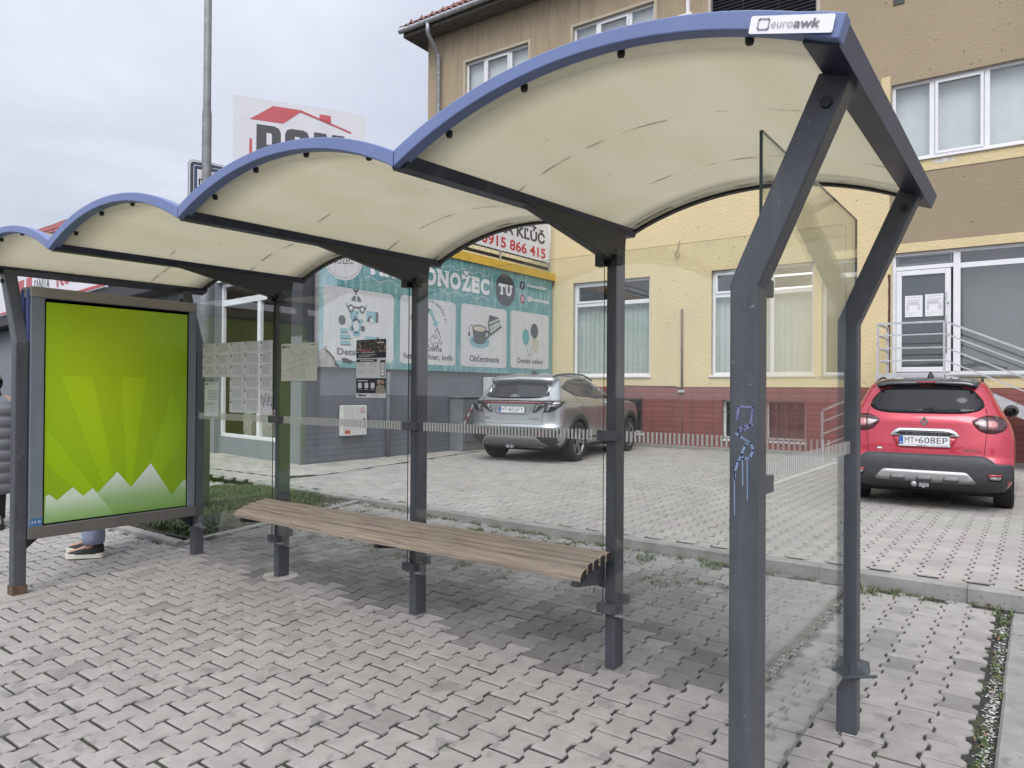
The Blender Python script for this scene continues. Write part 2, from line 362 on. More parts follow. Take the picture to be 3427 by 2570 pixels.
def kerb(name, pts, w, h, zt, side=1, seg=1.0, face=0.004, ch=0.012):
    """row of kerb stones along pts; zt(x,y) = top height; stones extend to `side` of the line"""
    mb = MB()
    for a, b in zip(pts[:-1], pts[1:]):
        a, b = Vector((*a, 0)), Vector((*b, 0)); l = (b - a).length; n = max(1, round(l / seg)); d = (b - a) / l; s_ = Vector((-d.y, d.x, 0)) * side
        for i in range(n):
            p = a + d * (l * i / n + face / 2); q = a + d * (l * (i + 1) / n - face / 2); j = rnd.gauss(0, 0.0025); zj = rnd.gauss(0, 0.0015)
            prof = [(0, -h), (0, -ch), (ch, 0), (w - 0.004, 0), (w, -0.004), (w, -h)]
            loop0 = [p + s_ * (u + j) + Vector((0, 0, zt(p.x, p.y) + v + zj)) for u, v in prof]; loop1 = [q + s_ * (u + j) + Vector((0, 0, zt(q.x, q.y) + v + zj)) for u, v in prof]
            k = len(prof); mb.add(loop0 + loop1, [(i_, (i_ + 1) % k, k + (i_ + 1) % k, k + i_) for i_ in range(k)] + [tuple(reversed(range(k))), tuple(range(k, 2 * k))])
    return tag(struct(mb.build(name, M_kerb)))
xs = [-3.1 + i * 0.98 for i in range(14)]
kerb('parking_kerb', [(x, kerb_y(x) - 0.10) for x in xs], 0.115, 0.25, lambda x, y: LOT + 0.002)
kerb('grass_edging', [(-0.08, 0.62), (-0.34, 1.80), (-0.70, 3.32)], 0.06, 0.2, lambda x, y: G(x, y) + 0.030, seg=0.5)
kerb('grass_kerb', [(-3.6, 0.68), (-0.08, 0.62)], 0.075, 0.2, lambda x, y: G(x, y) + 0.045, seg=0.9)
kerb('side_kerb', [(5.985, -3.2), (5.985, 3.05)], 0.30, 0.2, lambda x, y: G(x, y) + 0.016, side=-1, seg=0.5)
kerb('slab_edge', [(6.29, -3.2), (6.29, 3.05)], 0.30, 0.2, lambda x, y: G(x, y) + 0.012, side=-1, seg=0.5)
# strip of soil at the foot of the big house, white bay line on the lot
M_white = mat('road_marking', (0.62, 0.61, 0.58), 0.8, var=0.15, vscale=12, spots=[(18, 0.56, (0.33, 0.32, 0.30), 0.7)])
wl = MB(); wl.add([(7.93, 7.4, LOT + .005), (8.04, 7.4, LOT + .005), (8.04, 12.6, LOT + .005), (7.93, 12.6, LOT + .005)], [(0, 1, 2, 3)]); tag(struct(wl.build('bay_marking', M_white)))

# concrete footings of two shelter posts
ft = MB()
for (x, y, w) in ((0.272, -0.74, 0.2), (1.44, 0.62, 0.15)):
    pts = [(x + w * r * math.cos(a), y + w * 0.9 * r * math.sin(a), G(x, y) + 0.004) for a, r in [(i * 0.7, 0.85 + 0.25 * rnd.random()) for i in range(9)]]
    ft.prism(pts, (0, 0, -0.03))
tag(struct(ft.build('post_footing', M_apron)))

# ------------------------------------------------------------------ grass, weeds, gravel
M_gr = mat('grass_blade', (0.060, 0.095, 0.028), 0.75, tone=0.55)
M_dry = mat('dry_leaf', (0.20, 0.13, 0.075), 0.85, tone=0.5)
M_soil = mat('soil', (0.055, 0.047, 0.035), 0.95, var=0.35, vscale=12, bump=0.8, bscale=60, spots=[(6, 0.55, (0.05, 0.07, 0.025), 0.7)])
M_peb = mat('pebble', (0.40, 0.385, 0.36), 0.85, tone=0.6)
so_ = MB(); n = 26; rows = []
for j in range(n + 1):
    rows.append([(-3.5 + 3.5 * i / n, 0.6 + 2.95 * j / n, 0.03 + 0.02 * fbm(-3.5 + 3.5 * i / n, 0.6 + 2.95 * j / n, 1.5) + 0.012) for i in range(n + 1)])
so_.grid(rows, 0, True); o = so_.build('soil', M_soil)
bmx = bmesh.new(); bmx.from_mesh(o.data)
bmesh.ops.delete(bmx, geom=[f for f in bmx.faces if not inside(f.calc_center_median()[:2], BED) or (f.calc_center_median().y < 0.86)], context='FACES'); bmx.to_mesh(o.data); bmx.free(); tag(struct(o))
def blade(mb, x, y, z, h, w, a, bend, m, tone):
    d = Vector((math.cos(a), math.sin(a), 0)); s_ = Vector((-d.y, d.x, 0)); p0 = Vector((x, y, z)); p1 = p0 + d * bend * 0.4 * h + Vector((0, 0, h * 0.6)); p2 = p0 + d * bend * h + Vector((0, 0, h * max(0.25, 1 - bend * 0.5)))
    mb.add([p0 - s_ * w / 2, p0 + s_ * w / 2, p1 + s_ * w * 0.4, p2, p1 - s_ * w * 0.4], [(0, 1, 2, 4), (4, 2, 3)], m, False, tone)
gb = MB(); cnt = 0
while cnt < 15000:
    x, y = rnd.uniform(-3.4, -0.1), rnd.uniform(0.85, 3.45)
    if not inside((x, y), GRASS): continue
    f = fbm(x, y, 1.6, 4.0); cnt += 1
    if x > -1.0 and y > 2.2 and rnd.random() < 0.75: continue
    if f < -0.25 and rnd.random() < 0.6: continue
    blade(gb, x, y, 0.035, rnd.uniform(0.03, 0.10) * (1 + 0.5 * f), rnd.uniform(0.004, 0.009), rnd.uniform(0, 6.28), rnd.uniform(0.2, 1.3), 1 if rnd.random() < 0.10 else 0, rnd.uniform(0.2, 1.0))
for _ in range(700):                                                # broad leaves in the corner under the panel
    x, y = rnd.uniform(-1.5, -0.3), rnd.uniform(0.88, 1.35); blade(gb, x, y, 0.035, rnd.uniform(0.08, 0.2), rnd.uniform(0.010, 0.018), rnd.uniform(0, 6.28), rnd.uniform(0.4, 1.4), 0, rnd.uniform(0.0, 0.7))
tag(gb.build('grass', [M_gr, M_dry], tone=True), 'short rough grass and leaves in the bed behind the shelter', 'grass', kind='stuff')
wb = MB()
def tuft(x, y, n, h, spread, z=None):
    for _ in range(n):
        a = rnd.uniform(0, 6.28); r = spread * math.sqrt(rnd.random()); X, Y = x + r * math.cos(a), y + r * math.sin(a)
        blade(wb, X, Y, (G(X, Y) if z is None else z) - 0.003, rnd.uniform(0.4, 1) * h, rnd.uniform(0.004, 0.011), rnd.uniform(0, 6.28), rnd.uniform(0.4, 1.6), 1 if rnd.random() < 0.12 else 0, rnd.uniform(0.2, 1))
for i in range(150):                                                # weeds along the lot kerb and between the old pavers
    x = rnd.uniform(-0.5, 5.9); y = kerb_y(x) - 0.13 - abs(rnd.gauss(0, 0.05)); tuft(x, y, rnd.randint(4, 14), rnd.uniform(0.025, 0.06), 0.035)
for i in range(330):
    x, y = rnd.uniform(-0.3, 4.3), rnd.uniform(1.6, 3.15)
    if fbm(x, y, 1.1, 7.0) > 0.05: tuft(x, y, rnd.randint(5, 16), rnd.uniform(0.02, 0.05), 0.05)
for (x, y, n_, h) in ((5.05, 3.02, 60, 0.09), (5.2, 3.02, 40, 0.05), (4.3, 2.95, 60, 0.07), (3.95, 3.0, 50, 0.07), (3.4, 2.9, 60, 0.08), (2.6, 2.85, 80, 0.07), (1.9, 2.75, 70, 0.08), (1.5, 2.9, 60, 0.07), (0.6, 3.1, 60, 0.06), (5.93, 3.0, 50, 0.06)): tuft(x, y, n_, h, 0.10)
for i in range(60):
    y = rnd.uniform(-0.2, 3.0)
    if fbm(0, y, 2.0, 1.0) > -0.1: tuft(5.945 + rnd.gauss(0, 0.014), y, rnd.randint(4, 12), rnd.uniform(0.02, 0.045), 0.025)
for i in range(70): tuft(rnd.uniform(-0.6, -0.1), rnd.uniform(0.62, 0.75), 4, 0.03, 0.03)
tag(wb.build('weeds', [M_gr, M_dry], tone=True), 'low green weeds in the paver joints along the parking kerb', 'weeds', kind='stuff')
gv = MB()
def pebble(x, y, z, s_):
    a = rnd.uniform(0, 6.28); c_, n_ = math.cos(a) * s_, math.sin(a) * s_; e_ = rnd.uniform(0.5, 0.9); h = s_ * rnd.uniform(0.35, 0.7)
    vs = [(x + c_, y + n_, z + h * .4), (x - n_ * e_, y + c_ * e_, z + h * .3), (x - c_, y - n_, z + h * .4), (x + n_ * e_, y - c_ * e_, z + h * .3), (x + c_ * .2, y, z + h), (x, y, z - h * .3)]
    gv.add(vs, [(0, 1, 4), (1, 2, 4), (2, 3, 4), (3, 0, 4), (1, 0, 5), (2, 1, 5), (3, 2, 5), (0, 3, 5)], 0, False, rnd.uniform(0.1, 1))
for _ in range(1500):
    x = rnd.uniform(-2.2, -0.1); y = 0.60 - abs(rnd.gauss(0, 0.06)) - 0.02; pebble(x, y, G(x, y), rnd.uniform(0.003, 0.009))
for _ in range(1300):
    y = rnd.uniform(-1.0, 3.05); x = 5.950 + rnd.gauss(0, 0.016); pebble(x, y, G(x, y) - 0.006, rnd.uniform(0.003, 0.010))
for _ in range(450):
    x, y = rnd.uniform(-0.9, -0.4), rnd.uniform(2.5, 3.3); pebble(x, y, 0.045, rnd.uniform(0.004, 0.012))
for _ in range(650):
    x, y = rnd.uniform(-2.5, 5.8), rnd.uniform(-2.0, 3.0)
    if y > 3.0: continue
    pebble(x, y, G(x, y), rnd.uniform(0.0015, 0.0045) if rnd.random() < 0.95 else rnd.uniform(0.006, 0.011))
for (x, y) in ((1.44, 0.57), (2.83, 0.55), (4.25, 0.55), (5.42, 0.55), (0.27, -0.8)):
    for _ in range(60): pebble(x + rnd.gauss(0.02, 0.09), y + rnd.gauss(0.0, 0.05), G(x, y), rnd.uniform(0.002, 0.006))
tag(gv.build('gravel', M_peb, tone=True), 'loose light gravel scattered along the kerbs and paver joints', 'gravel', kind='stuff')
# ------------------------------------------------------------------ bus shelter
NX = 1.431
M_post = mat('anthracite_paint', (0.060, 0.066, 0.076), 0.42, spec=0.5, var=0.18, vscale=5, bump=0.12, bscale=140,
             spots=[(42, 0.69, (0.30, 0.31, 0.33), 0.55), (9, 0.66, (0.11, 0.115, 0.12), 0.6)], streak=((0.12, 0.125, 0.13), 0.35))
M_arm = mat('dark_arm_paint', (0.022, 0.023, 0.026), 0.45, var=0.2, vscale=6, bump=0.1, bscale=120)
M_beam = mat('navy_beam_paint', (0.018, 0.022, 0.042), 0.40, var=0.35, vscale=5, spots=[(10, 0.6, (0.05, 0.05, 0.055), 0.6)])
M_fas = mat('blue_fascia_paint', (0.150, 0.195, 0.375), 0.42, var=0.07, vscale=4, bump=0.04, bscale=60, spots=[(30, 0.68, (0.22, 0.25, 0.36), 0.35)])
M_fend = mat('blue_end_paint', (0.062, 0.070, 0.125), 0.45, var=0.12, vscale=4)
M_rust = mat('rusty_foot', (0.115, 0.072, 0.050), 0.85, var=0.4, vscale=30, bump=0.4, bscale=120)
M_blk = mat('black_plastic', (0.012, 0.012, 0.013), 0.5)
M_steel = mat('galvanised_steel', (0.42, 0.43, 0.44), 0.42, metal=0.7, var=0.15, vscale=20)
M_glass = glass_mat('shelter_glass', (0.955, 0.97, 0.96), dirt=0.02)
M_gedge = mat('glass_edge', (0.05, 0.075, 0.065), 0.35, spec=0.2)
M_stripe = mat('frosted_stripe', (0.62, 0.61, 0.58), 0.8, var=0.06, vscale=30)
M_paper = mat('paper', (0.70, 0.70, 0.72), 0.85, var=0.04, vscale=12)
M_ink = mat('printed_black', (0.03, 0.03, 0.035), 0.8)
M_ink2 = mat('printed_grey', (0.30, 0.30, 0.32), 0.8)

# roof sheet: twin-wall polycarbonate, lets daylight through; dirt gathers along two lines
def roof_mat():
    m = bpy.data.materials.new('cream_polycarbonate'); m.use_nodes = True; t = m.node_tree; t.nodes.clear(); N = t.nodes.new; K = t.links.new
    o = N('ShaderNodeOutputMaterial'); tcn = N('ShaderNodeTexCoord'); sp = N('ShaderNodeSeparateXYZ'); K(tcn.outputs['Object'], sp.inputs[0])
    def mm(op, a, b=None):
        n = N('ShaderNodeMath'); n.operation = op
        for i, v in enumerate((a, b)):
            if v is None: continue
            if isinstance(v, (int, float)): n.inputs[i].default_value = v
            else: K(v, n.inputs[i])
        return n.outputs[0]
    def nz(sx, sy, sz, sc, det=5):
        mp = N('ShaderNodeMapping'); mp.inputs['Scale'].default_value = (sx, sy, sz); K(tcn.outputs['Object'], mp.inputs[0])
        n = N('ShaderNodeTexNoise'); n.inputs['Scale'].default_value = sc; n.inputs['Detail'].default_value = det; K(mp.outputs[0], n.inputs['Vector']); return n.outputs[0]
    def ss(x, a, b):
        r = N('ShaderNodeMapRange'); r.interpolation_type = 'SMOOTHSTEP'; r.inputs['From Min'].default_value = a; r.inputs['From Max'].default_value = b; K(x, r.inputs['Value']); return r.outputs[0]
    w = nz(1, 1, 1, 1.3)
    yw = mm('ADD', sp.outputs[1], mm('MULTIPLY', mm('SUBTRACT', w, 0.5), 0.06))
    line = None
    for y0, wd, th in ((-0.32, 0.006, 0.5), (0.30, 0.008, 0.44), (0.72, 0.014, 0.50)):
        g = mm('MULTIPLY', mm('SUBTRACT', 1.0, ss(mm('ABSOLUTE', mm('SUBTRACT', yw, y0)), wd * 0.2, wd)), ss(nz(3, 1, 1, 2.2, 3), th, th + 0.14)); line = g if line is None else mm('MAXIMUM', line, g)
    spk = ss(nz(14, 60, 14, 1.0, 4), 0.70, 0.76)
    cloud = ss(nz(2.5, 0.8, 1, 2.0), 0.35, 0.75)
    rib = N('ShaderNodeTexWave'); rib.wave_type = 'BANDS'; rib.bands_direction = 'X'; rib.inputs['Scale'].default_value = 14; K(tcn.outputs['Object'], rib.inputs['Vector'])
    def mix(a, b, f):
        x = N('ShaderNodeMix'); x.data_type = 'RGBA'; K(f, x.inputs[0])
        for i, v in ((6, a), (7, b)):
            if isinstance(v, tuple): x.inputs[i].default_value = (*v, 1)
            else: K(v, x.inputs[i])
        return x.outputs[2]
    c = mix((0.88, 0.85, 0.72), (0.84, 0.80, 0.65), cloud)
    c = mix(c, (0.78, 0.75, 0.62), mm('MULTIPLY', rib.outputs[0], 0.3))
    edge = ss(mm('ABSOLUTE', mm('ADD', sp.outputs[1], 0.10)), 0.74, 0.93)
    c = mix(c, (0.40, 0.36, 0.28), mm('MULTIPLY', edge, mm('MULTIPLY', nz(4, 1, 1, 2.0), 0.5)))
    c = mix(c, (0.10, 0.095, 0.085), mm('MINIMUM', mm('ADD', mm('MULTIPLY', line, 0.85), mm('MULTIPLY', spk, 0.5)), 1.0))
    d = N('ShaderNodeBsdfDiffuse'); K(c, d.inputs[0]); tl = N('ShaderNodeBsdfTranslucent'); K(c, tl.inputs[0])
    mx = N('ShaderNodeMixShader'); mx.inputs[0].default_value = 0.68; K(d.outputs[0], mx.inputs[1]); K(tl.outputs[0], mx.inputs[2])
    gl = N('ShaderNodeBsdfGlossy'); gl.inputs['Roughness'].default_value = 0.25; fr = N('ShaderNodeFresnel'); fr.inputs[0].default_value = 1.4
    m2 = N('ShaderNodeMixShader'); K(mm('MULTIPLY', fr.outputs[0], 0.5), m2.inputs[0]); K(mx.outputs[0], m2.inputs[1]); K(gl.outputs[0], m2.inputs[2]); K(m2.outputs[0], o.inputs[0]); return m
M_roof = roof_mat()

sh = thing('bus_shelter', 'long grey bus shelter with four arched cream roof bays and blue edges', 'bus shelter', (0, 0, 0))
YF, YR = -1.009, 0.805
ZF = [2.284, 2.253, 2.243, 2.232, 2.280]; ZR = [2.305, 2.277, 2.268, 2.296, 2.268]
SAG = 0.170
def arc(i, t, y, dz=0.0, xin=0.0):
    """point on the underside arc of bay i, t 0..1 along x"""
    f = (y - YF) / (YR - YF); z0 = ZF[i] + (ZR[i] - ZF[i]) * f; z1 = ZF[i + 1] + (ZR[i + 1] - ZF[i + 1]) * f
    c = NX; r = (c * c / 4 + SAG * SAG) / (2 * SAG); x = (t - 0.5) * c; h = math.sqrt(r * r - x * x) - (r - SAG)
    return Vector((i * NX + xin + t * (NX - 2 * xin), y, z0 + (z1 - z0) * t + h + dz))
for i in range(4):
    mb = MB(); T = [k / 28 for k in range(29)]; ys = [YF + 0.045 + (YR - YF - 0.07) * k / 8 for k in range(9)]
    mb.grid([[arc(i, t, y, 0.014) for y in ys] for t in T], 0, True); mb.grid([[arc(i, t, y, 0.024) for y in ys] for t in T], 0, True, flip=True)
    for y in (ys[0], ys[-1]): mb.grid([[arc(i, t, y, 0.014), arc(i, t, y, 0.024)] for t in T], 0, False)
    mb.build('roof_panel', M_roof, sh)
    mb = MB()                                                       # front fascia: flat blue box section bent along the arch
    e0 = 0.0018 if i else -0.012; e1 = 1 - 0.0018 if i < 3 else 1.020
    T2 = [e0 + (e1 - e0) * k / 32 for k in range(33)]
    def sec(t):
        tt = min(max(t, 0), 1); p = arc(i, tt, YF); p.x = i * NX + t * NX
        q = (arc(i, min(1, tt + 0.01), YF) - arc(i, max(0, tt - 0.01), YF)); tz = math.atan2(q.z, q.x); hgt = 0.058 - 0.016 * math.sin(math.pi * tt)
        if t > 1: p.z -= (t - 1) * NX * 0.35
        if t < 0: p.z -= (-t) * NX * 0.5
        k = 1.0 if (i == 3 and t > 0.97) or (i == 0 and t < 0.03) else 0.0
        dx = -math.sin(tz) * hgt * 0.75 * k
        return [p, p + Vector((dx, 0, hgt)), p + Vector((dx, 0.05, hgt)), p + Vector((0, 0.05, 0))]
    S = [sec(t) for t in T2]; n = 4; vs = [p for s_ in S for p in s_]
    fs = [(a * 4 + k, (a + 1) * 4 + k, (a + 1) * 4 + (k + 1) % 4, a * 4 + (k + 1) % 4) for a in range(32) for k in range(4)] + [(0, 1, 2, 3), tuple(32 * 4 + k for k in (3, 2, 1, 0))]
    mb.add(vs, fs); mb.build('front_fascia', M_fas, sh, bevel=0.004)
    mb = MB(); S = []
    for t in [k / 28 for k in range(29)]:
        p = arc(i, t, YR - 0.035); S.append([p + Vector((0, 0, 0.002)), p + Vector((0, 0, 0.036)), p + Vector((0, 0.035, 0.036)), p + Vector((0, 0.035, 0.002))])
    vs = [p for s_ in S for p in s_]; mb.add(vs, [(a * 4 + k, (a + 1) * 4 + k, (a + 1) * 4 + (k + 1) % 4, a * 4 + (k + 1) % 4) for a in range(28) for k in range(4)])
    mb.build('rear_trim', M_blk, sh)
    for t in (0.14, 0.36, 0.60, 0.86):
        mb = MB(); p = arc(i, t, YF + 0.07); mb.lathe([(0, -0.012), (0.009, -0.010), (0.012, -0.003), (0.012, 0.012), (0, 0.013)], p, (0, 0, 1), 10); mb.build('bolt', M_blk, sh)
for i in range(5):
    mb = MB(); x = i * NX; a, b = Vector((x, YF + 0.03, ZF[i])), Vector((x, YR, ZR[i] + 0.0))
    if i in (0, 4):
        s_ = 1 if i == 4 else -1; ang = R(20) * s_; up = Vector((math.sin(ang), 0, math.cos(ang)))
        a += Vector((s_ * -0.008, -0.002, 0.028)); b += Vector((s_ * -0.008, 0.012, 0.028)); mb.bar(a, b, 0.088, 0.058, 0, up)
        # bluish outer face
        sd = Vector((up.z * s_, 0, -up.x * s_)); o_ = sd * 0.045
        mb.add([a + o_ - up * 0.029, b + o_ - up * 0.029, b + o_ + up * 0.029, a + o_ + up * 0.029], [(0, 1, 2, 3)], 1)
    else:
        mb.prism([(x - 0.050, a.y, a.z + 0.040), (x - 0.030, a.y, a.z), (x + 0.030, a.y, a.z), (x + 0.050, a.y, a.z + 0.040), (x + 0.03, a.y, a.z + 0.052), (x - 0.03, a.y, a.z + 0.052)], b - a, 0)
    mb.build('cross_beam', [M_beam, M_fend], sh)

def profile_post(pts, y0, y1, name='post', m=None, bev=0.006):
    mb = MB(); mb.prism([(x, y0, z) for x, z in pts], (0, y1 - y0, 0)); return mb.build(name, m or M_post, sh, bevel=bev)
def bent(side, y0, zb):
    f = (lambda x: x) if side > 0 else (lambda x: 5.729 - x)
    pts = [(5.417, zb), (5.498, zb), (5.498, 1.742), (5.737, 2.278), (5.655, 2.300), (5.417, 1.760)]
    p = [(f(x), z) for x, z in pts]; return profile_post(p if side > 0 else list(reversed(p)), y0, y0 + 0.082)
for side in (1, -1):
    for y0 in (-0.778, 0.571):
        x = 5.457 if side > 0 else 0.272; o = bent(side, y0, G(x, y0) - 0.2)
        for zz in (2.235,):
            mb = MB(); xx = 5.675 if side > 0 else 0.054; mb.lathe([(0, -0.012), (0.016, -0.012), (0.016, 0.002)], (xx, y0, 2.215), (0, 1, 0), 6, smooth=False); b_ = mb.build('post_bolt', M_blk, sh)
mb = MB(); mb.box((0.226, -0.783, G(0.27, -0.78) - 0.01), (0.318, -0.691, G(0.27, -0.78) + 0.07)); mb.build('rusty_foot', M_rust, sh)
for i in (1, 2, 3):
    x0, x1 = i * NX - 0.014, i * NX + 0.044
    mb = MB(); zb = G(x0, 0.6) - 0.2; mb.box((x0, 0.571, zb), (x1, 0.669, 2.20)); mb.build('post', M_post, sh, bevel=0.004)
    mb = MB(); xm = i * NX; th = 0.05
    prof = [(-0.285, ZF[i] + (ZR[i] - ZF[i]) * 0.40 + 0.012), (0.505, 2.136), (0.560, 2.128), (0.672, 2.168), (0.690, ZR[i] + 0.01)]
    mb.prism([(xm - 0.010, y, z) for y, z in prof], (th, 0, 0)); mb.build('roof_arm', M_arm, sh, bevel=0.003)
    for (za, zb_, ya, yb, xa, xb, m_) in ((2.105, 2.168, 0.520, 0.575, x0 - 0.045, x0 + 0.01, M_arm), (2.105, 2.160, 0.535, 0.600, x1 - 0.008, x1 + 0.020, M_arm),
                                          (1.186, 1.240, 0.530, 0.571, x0 - 0.034, x1 + 0.030, M_post), (0.285, 0.335, 0.530, 0.571, x0 - 0.030, x1 + 0.024, M_post), (0.318, 0.372, 0.640, 0.672, x1 - 0.002, x1 + 0.038, M_post)):
        mb = MB(); mb.box((xa, ya, za), (xb, yb, zb_)); mb.build('glass_clamp', m_, sh, bevel=0.003)
    for xx in (x0 - 0.06, x1 + 0.012): mb = MB(); mb.box((xx, 0.541, 0.277), (xx + 0.05, 0.569, 0.286)); mb.build('glass_support', M_steel, sh)
for (x, y, z, w_) in ((5.46, -0.585, 1.76, 0.03), (5.46, -0.578, 1.172, 0.03), (5.46, 0.66, 1.735, 0.03), (5.46, 0.66, 1.13, 0.03)):
    mb = MB(); mb.box((x - 0.022, y - 0.115 if y < 0 else y - 0.045, z - 0.026), (x + 0.020, y + 0.016 if y < 0 else y + 0.02, z + 0.026)); mb.build('glass_clamp', M_post, sh, bevel=0.003)
mb = MB(); mb.box((5.398, 0.575, 0.232), (5.440, 0.610, 0.272)); mb.bar((5.43, 0.50, 0.235), (5.57, 0.62, 0.235), 0.012, 0.012); mb.prism([(5.478, 0.56, 0.205), (5.540, 0.60, 0.235), (5.532, 0.62, 0.275), (5.478, 0.57, 0.300)], (0, 0.05, 0)); mb.build('glass_clamp', M_post, sh, bevel=0.003)
# panes
def pane(a, b, z0, z1, th=0.008, step=0.0238):
    a, b = Vector((*a, 0)), Vector((*b, 0)); d = (b - a).normalized(); n_ = Vector((-d.y, d.x, 0)) * th / 2; mb = MB(); Z0, Z1 = Vector((0, 0, z0)), Vector((0, 0, z1))
    q = [a - n_, b - n_, b + n_, a + n_]; vs = [p + Z0 for p in q] + [p + Z1 for p in q]
    mb.add(vs, [(0, 1, 5, 4), (2, 3, 7, 6)], 0); mb.add(vs, [(1, 2, 6, 5), (3, 0, 4, 7), (4, 5, 6, 7), (3, 2, 1, 0)], 1)
    o = mb.build('glass_pane', [M_glass, M_gedge], sh)
    sb = MB(); l = (b - a).length; k = int((l - 0.10) / step); off = (l - (k - 1) * step) / 2
    for j in range(k):
        p = a + d * (off + j * step); w = d * 0.0042
        for sgn in (-1, 1): sb.add([p - w + n_ * 1.12 * sgn + Vector((0, 0, 1.186)), p + w + n_ * 1.12 * sgn + Vector((0, 0, 1.186)), p + w + n_ * 1.12 * sgn + Vector((0, 0, 1.240)), p - w + n_ * 1.12 * sgn + Vector((0, 0, 1.240))], [(0, 1, 2, 3)])
    s2 = sb.build('stripe_band', M_stripe, o); s2.location = (0, 0, 0); 
    return o
for i in range(4):
    xa = i * NX + 0.05 if i else 0.325; xb = (i + 1) * NX - 0.020 if i < 3 else 5.455
    pane((xa, 0.556), (xb, 0.556), 0.268, 2.176)
pane((5.466, -0.655), (5.466, 0.708), 0.262, 2.222, 0.010)

# blue end corner plate
pl = MB(); S_ = Sheet(pl, (5.545, YF - 0.006, 2.338), (1, 0, -0.262), (0.190, 0, 1.0), 0.0009)
S_.ax = Vector((1, 0, -0.268)).normalized(); S_.ay = Vector((0.20, 0, 1)).normalized(); S_.n = Vector((0, -1, 0))
S_.rrect(0, 0, 0.202, 0.043, 0.005, 0, 1)
S_.line([(0.024, 0.010), (0.045, 0.010), (0.048, 0.013), (0.048, 0.032), (0.045, 0.035), (0.024, 0.035), (0.021, 0.032), (0.021, 0.013)], 0.0034, 1, 3, True)
S_.text('euro', 0.055, 0.0135, 0.020, 1, 4, bold=-0.008, shear=0.12, fit=0.052); S_.text('awk', 0.109, 0.0135, 0.020, 2, 4, bold=0.022, shear=0.12, fit=0.062)
pl.build('name_plate', [mat('plate_white', (0.82, 0.82, 0.84), 0.35), mat('logo_grey', (0.30, 0.30, 0.33), 0.5), mat('logo_dark', (0.16, 0.16, 0.19), 0.5)], sh)
# graffiti on the front post
M_graf = mat('blue_spray', (0.17, 0.23, 0.36), 0.6, var=0.25, vscale=30, spots=[(25, 0.6, (0.09, 0.11, 0.16), 0.8)]); M_graf2 = mat('violet_spray', (0.15, 0.14, 0.27), 0.6, var=0.3, vscale=30)
gm_ = MB(); S_ = Sheet(gm_, (5.417, -0.7784, 0.9), (1, 0, 0), (0, 0, 1), 0.0004)
S_.line([(0.022, 0.47), (0.028, 0.508), (0.068, 0.505), (0.060, 0.455), (0.040, 0.452), (0.026, 0.440), (0.040, 0.438), (0.068, 0.458)], 0.006, 1, 1)
S_.line([(0.020, 0.430), (0.030, 0.424), (0.062, 0.405), (0.069, 0.385), (0.060, 0.365), (0.042, 0.360), (0.036, 0.372), (0.046, 0.398), (0.050, 0.402)], 0.007, 0, 1); S_.line([(0.036, 0.372), (0.026, 0.352), (0.018, 0.322), (0.016, 0.300)], 0.006, 0, 1)
for x, a, b in ((0.017, 0.20, 0.32), (0.040, 0.285, 0.36), (0.053, 0.245, 0.362)): S_.line([(x, a), (x - 0.001, b)], 0.0032, 0, 1)
gm_.build('graffiti', [M_graf, M_graf2], sh)

# ------------------------------------------------------------------ bench
M_wood = None
def wood_mat():
    m = bpy.data.materials.new('weathered_wood'); m.use_nodes = True; t = m.node_tree; b = t.nodes['Principled BSDF']; b.inputs['Roughness'].default_value = 0.85; N = t.nodes.new; K = t.links.new
    tcn = N('ShaderNodeTexCoord'); mp = N('ShaderNodeMapping'); mp.inputs['Scale'].default_value = (1.2, 45, 45); K(tcn.outputs['Object'], mp.inputs[0])
    n = N('ShaderNodeTexNoise'); n.inputs['Scale'].default_value = 2.2; n.inputs['Detail'].default_value = 8; n.inputs['Roughness'].default_value = 0.7; n.inputs['Distortion'].default_value = 0.8; K(mp.outputs[0], n.inputs['Vector'])
    r = N('ShaderNodeValToRGB'); K(n.outputs[0], r.inputs[0]); e = r.color_ramp.elements; e[0].position = 0.30; e[0].color = (0.045, 0.032, 0.024, 1); e[1].position = 0.66; e[1].color = (0.50, 0.385, 0.275, 1); k = e.new(0.46); k.color = (0.20, 0.145, 0.105, 1)
    n2 = N('ShaderNodeTexNoise'); n2.inputs['Scale'].default_value = 3; n2.inputs['Detail'].default_value = 4; K(tcn.outputs['Object'], n2.inputs['Vector'])
    sp = N('ShaderNodeSeparateXYZ'); K(tcn.outputs['Normal'], sp.inputs[0])
    mx = N('ShaderNodeMix'); mx.data_type = 'RGBA'; K(r.outputs[0], mx.inputs[6]); mx.inputs[7].default_value = (0.30, 0.27, 0.235, 1)
    f = N('ShaderNodeMath'); f.operation = 'MULTIPLY'; K(n2.outputs[0], f.inputs[0]); f.inputs[1].default_value = 0.75; K(f.outputs[0], mx.inputs[0])
    K(mx.outputs[2], b.inputs['Base Color']); bp = N('ShaderNodeBump'); bp.inputs['Strength'].default_value = 0.7; bp.inputs['Distance'].default_value = 0.004; K(n.outputs[0], bp.inputs['Height']); K(bp.outputs[0], b.inputs['Normal']); return m
M_wood = wood_mat(); M_wood2 = M_wood
M_end = mat('blackened_end_grain', (0.025, 0.022, 0.02), 0.9, var=0.4, vscale=60)
be = thing('wooden_bench', 'weathered brown slatted wooden bench bolted to the rear posts of the shelter', 'bench', (1.36, 0.4, 0.0))
prof = [(0.262, 0.505, 0.056, 0.050), (0.322, 0.532, 0.044, 0.046), (0.375, 0.546, 0.044, 0.046), (0.428, 0.556, 0.044, 0.046), (0.481, 0.564, 0.044, 0.046)]
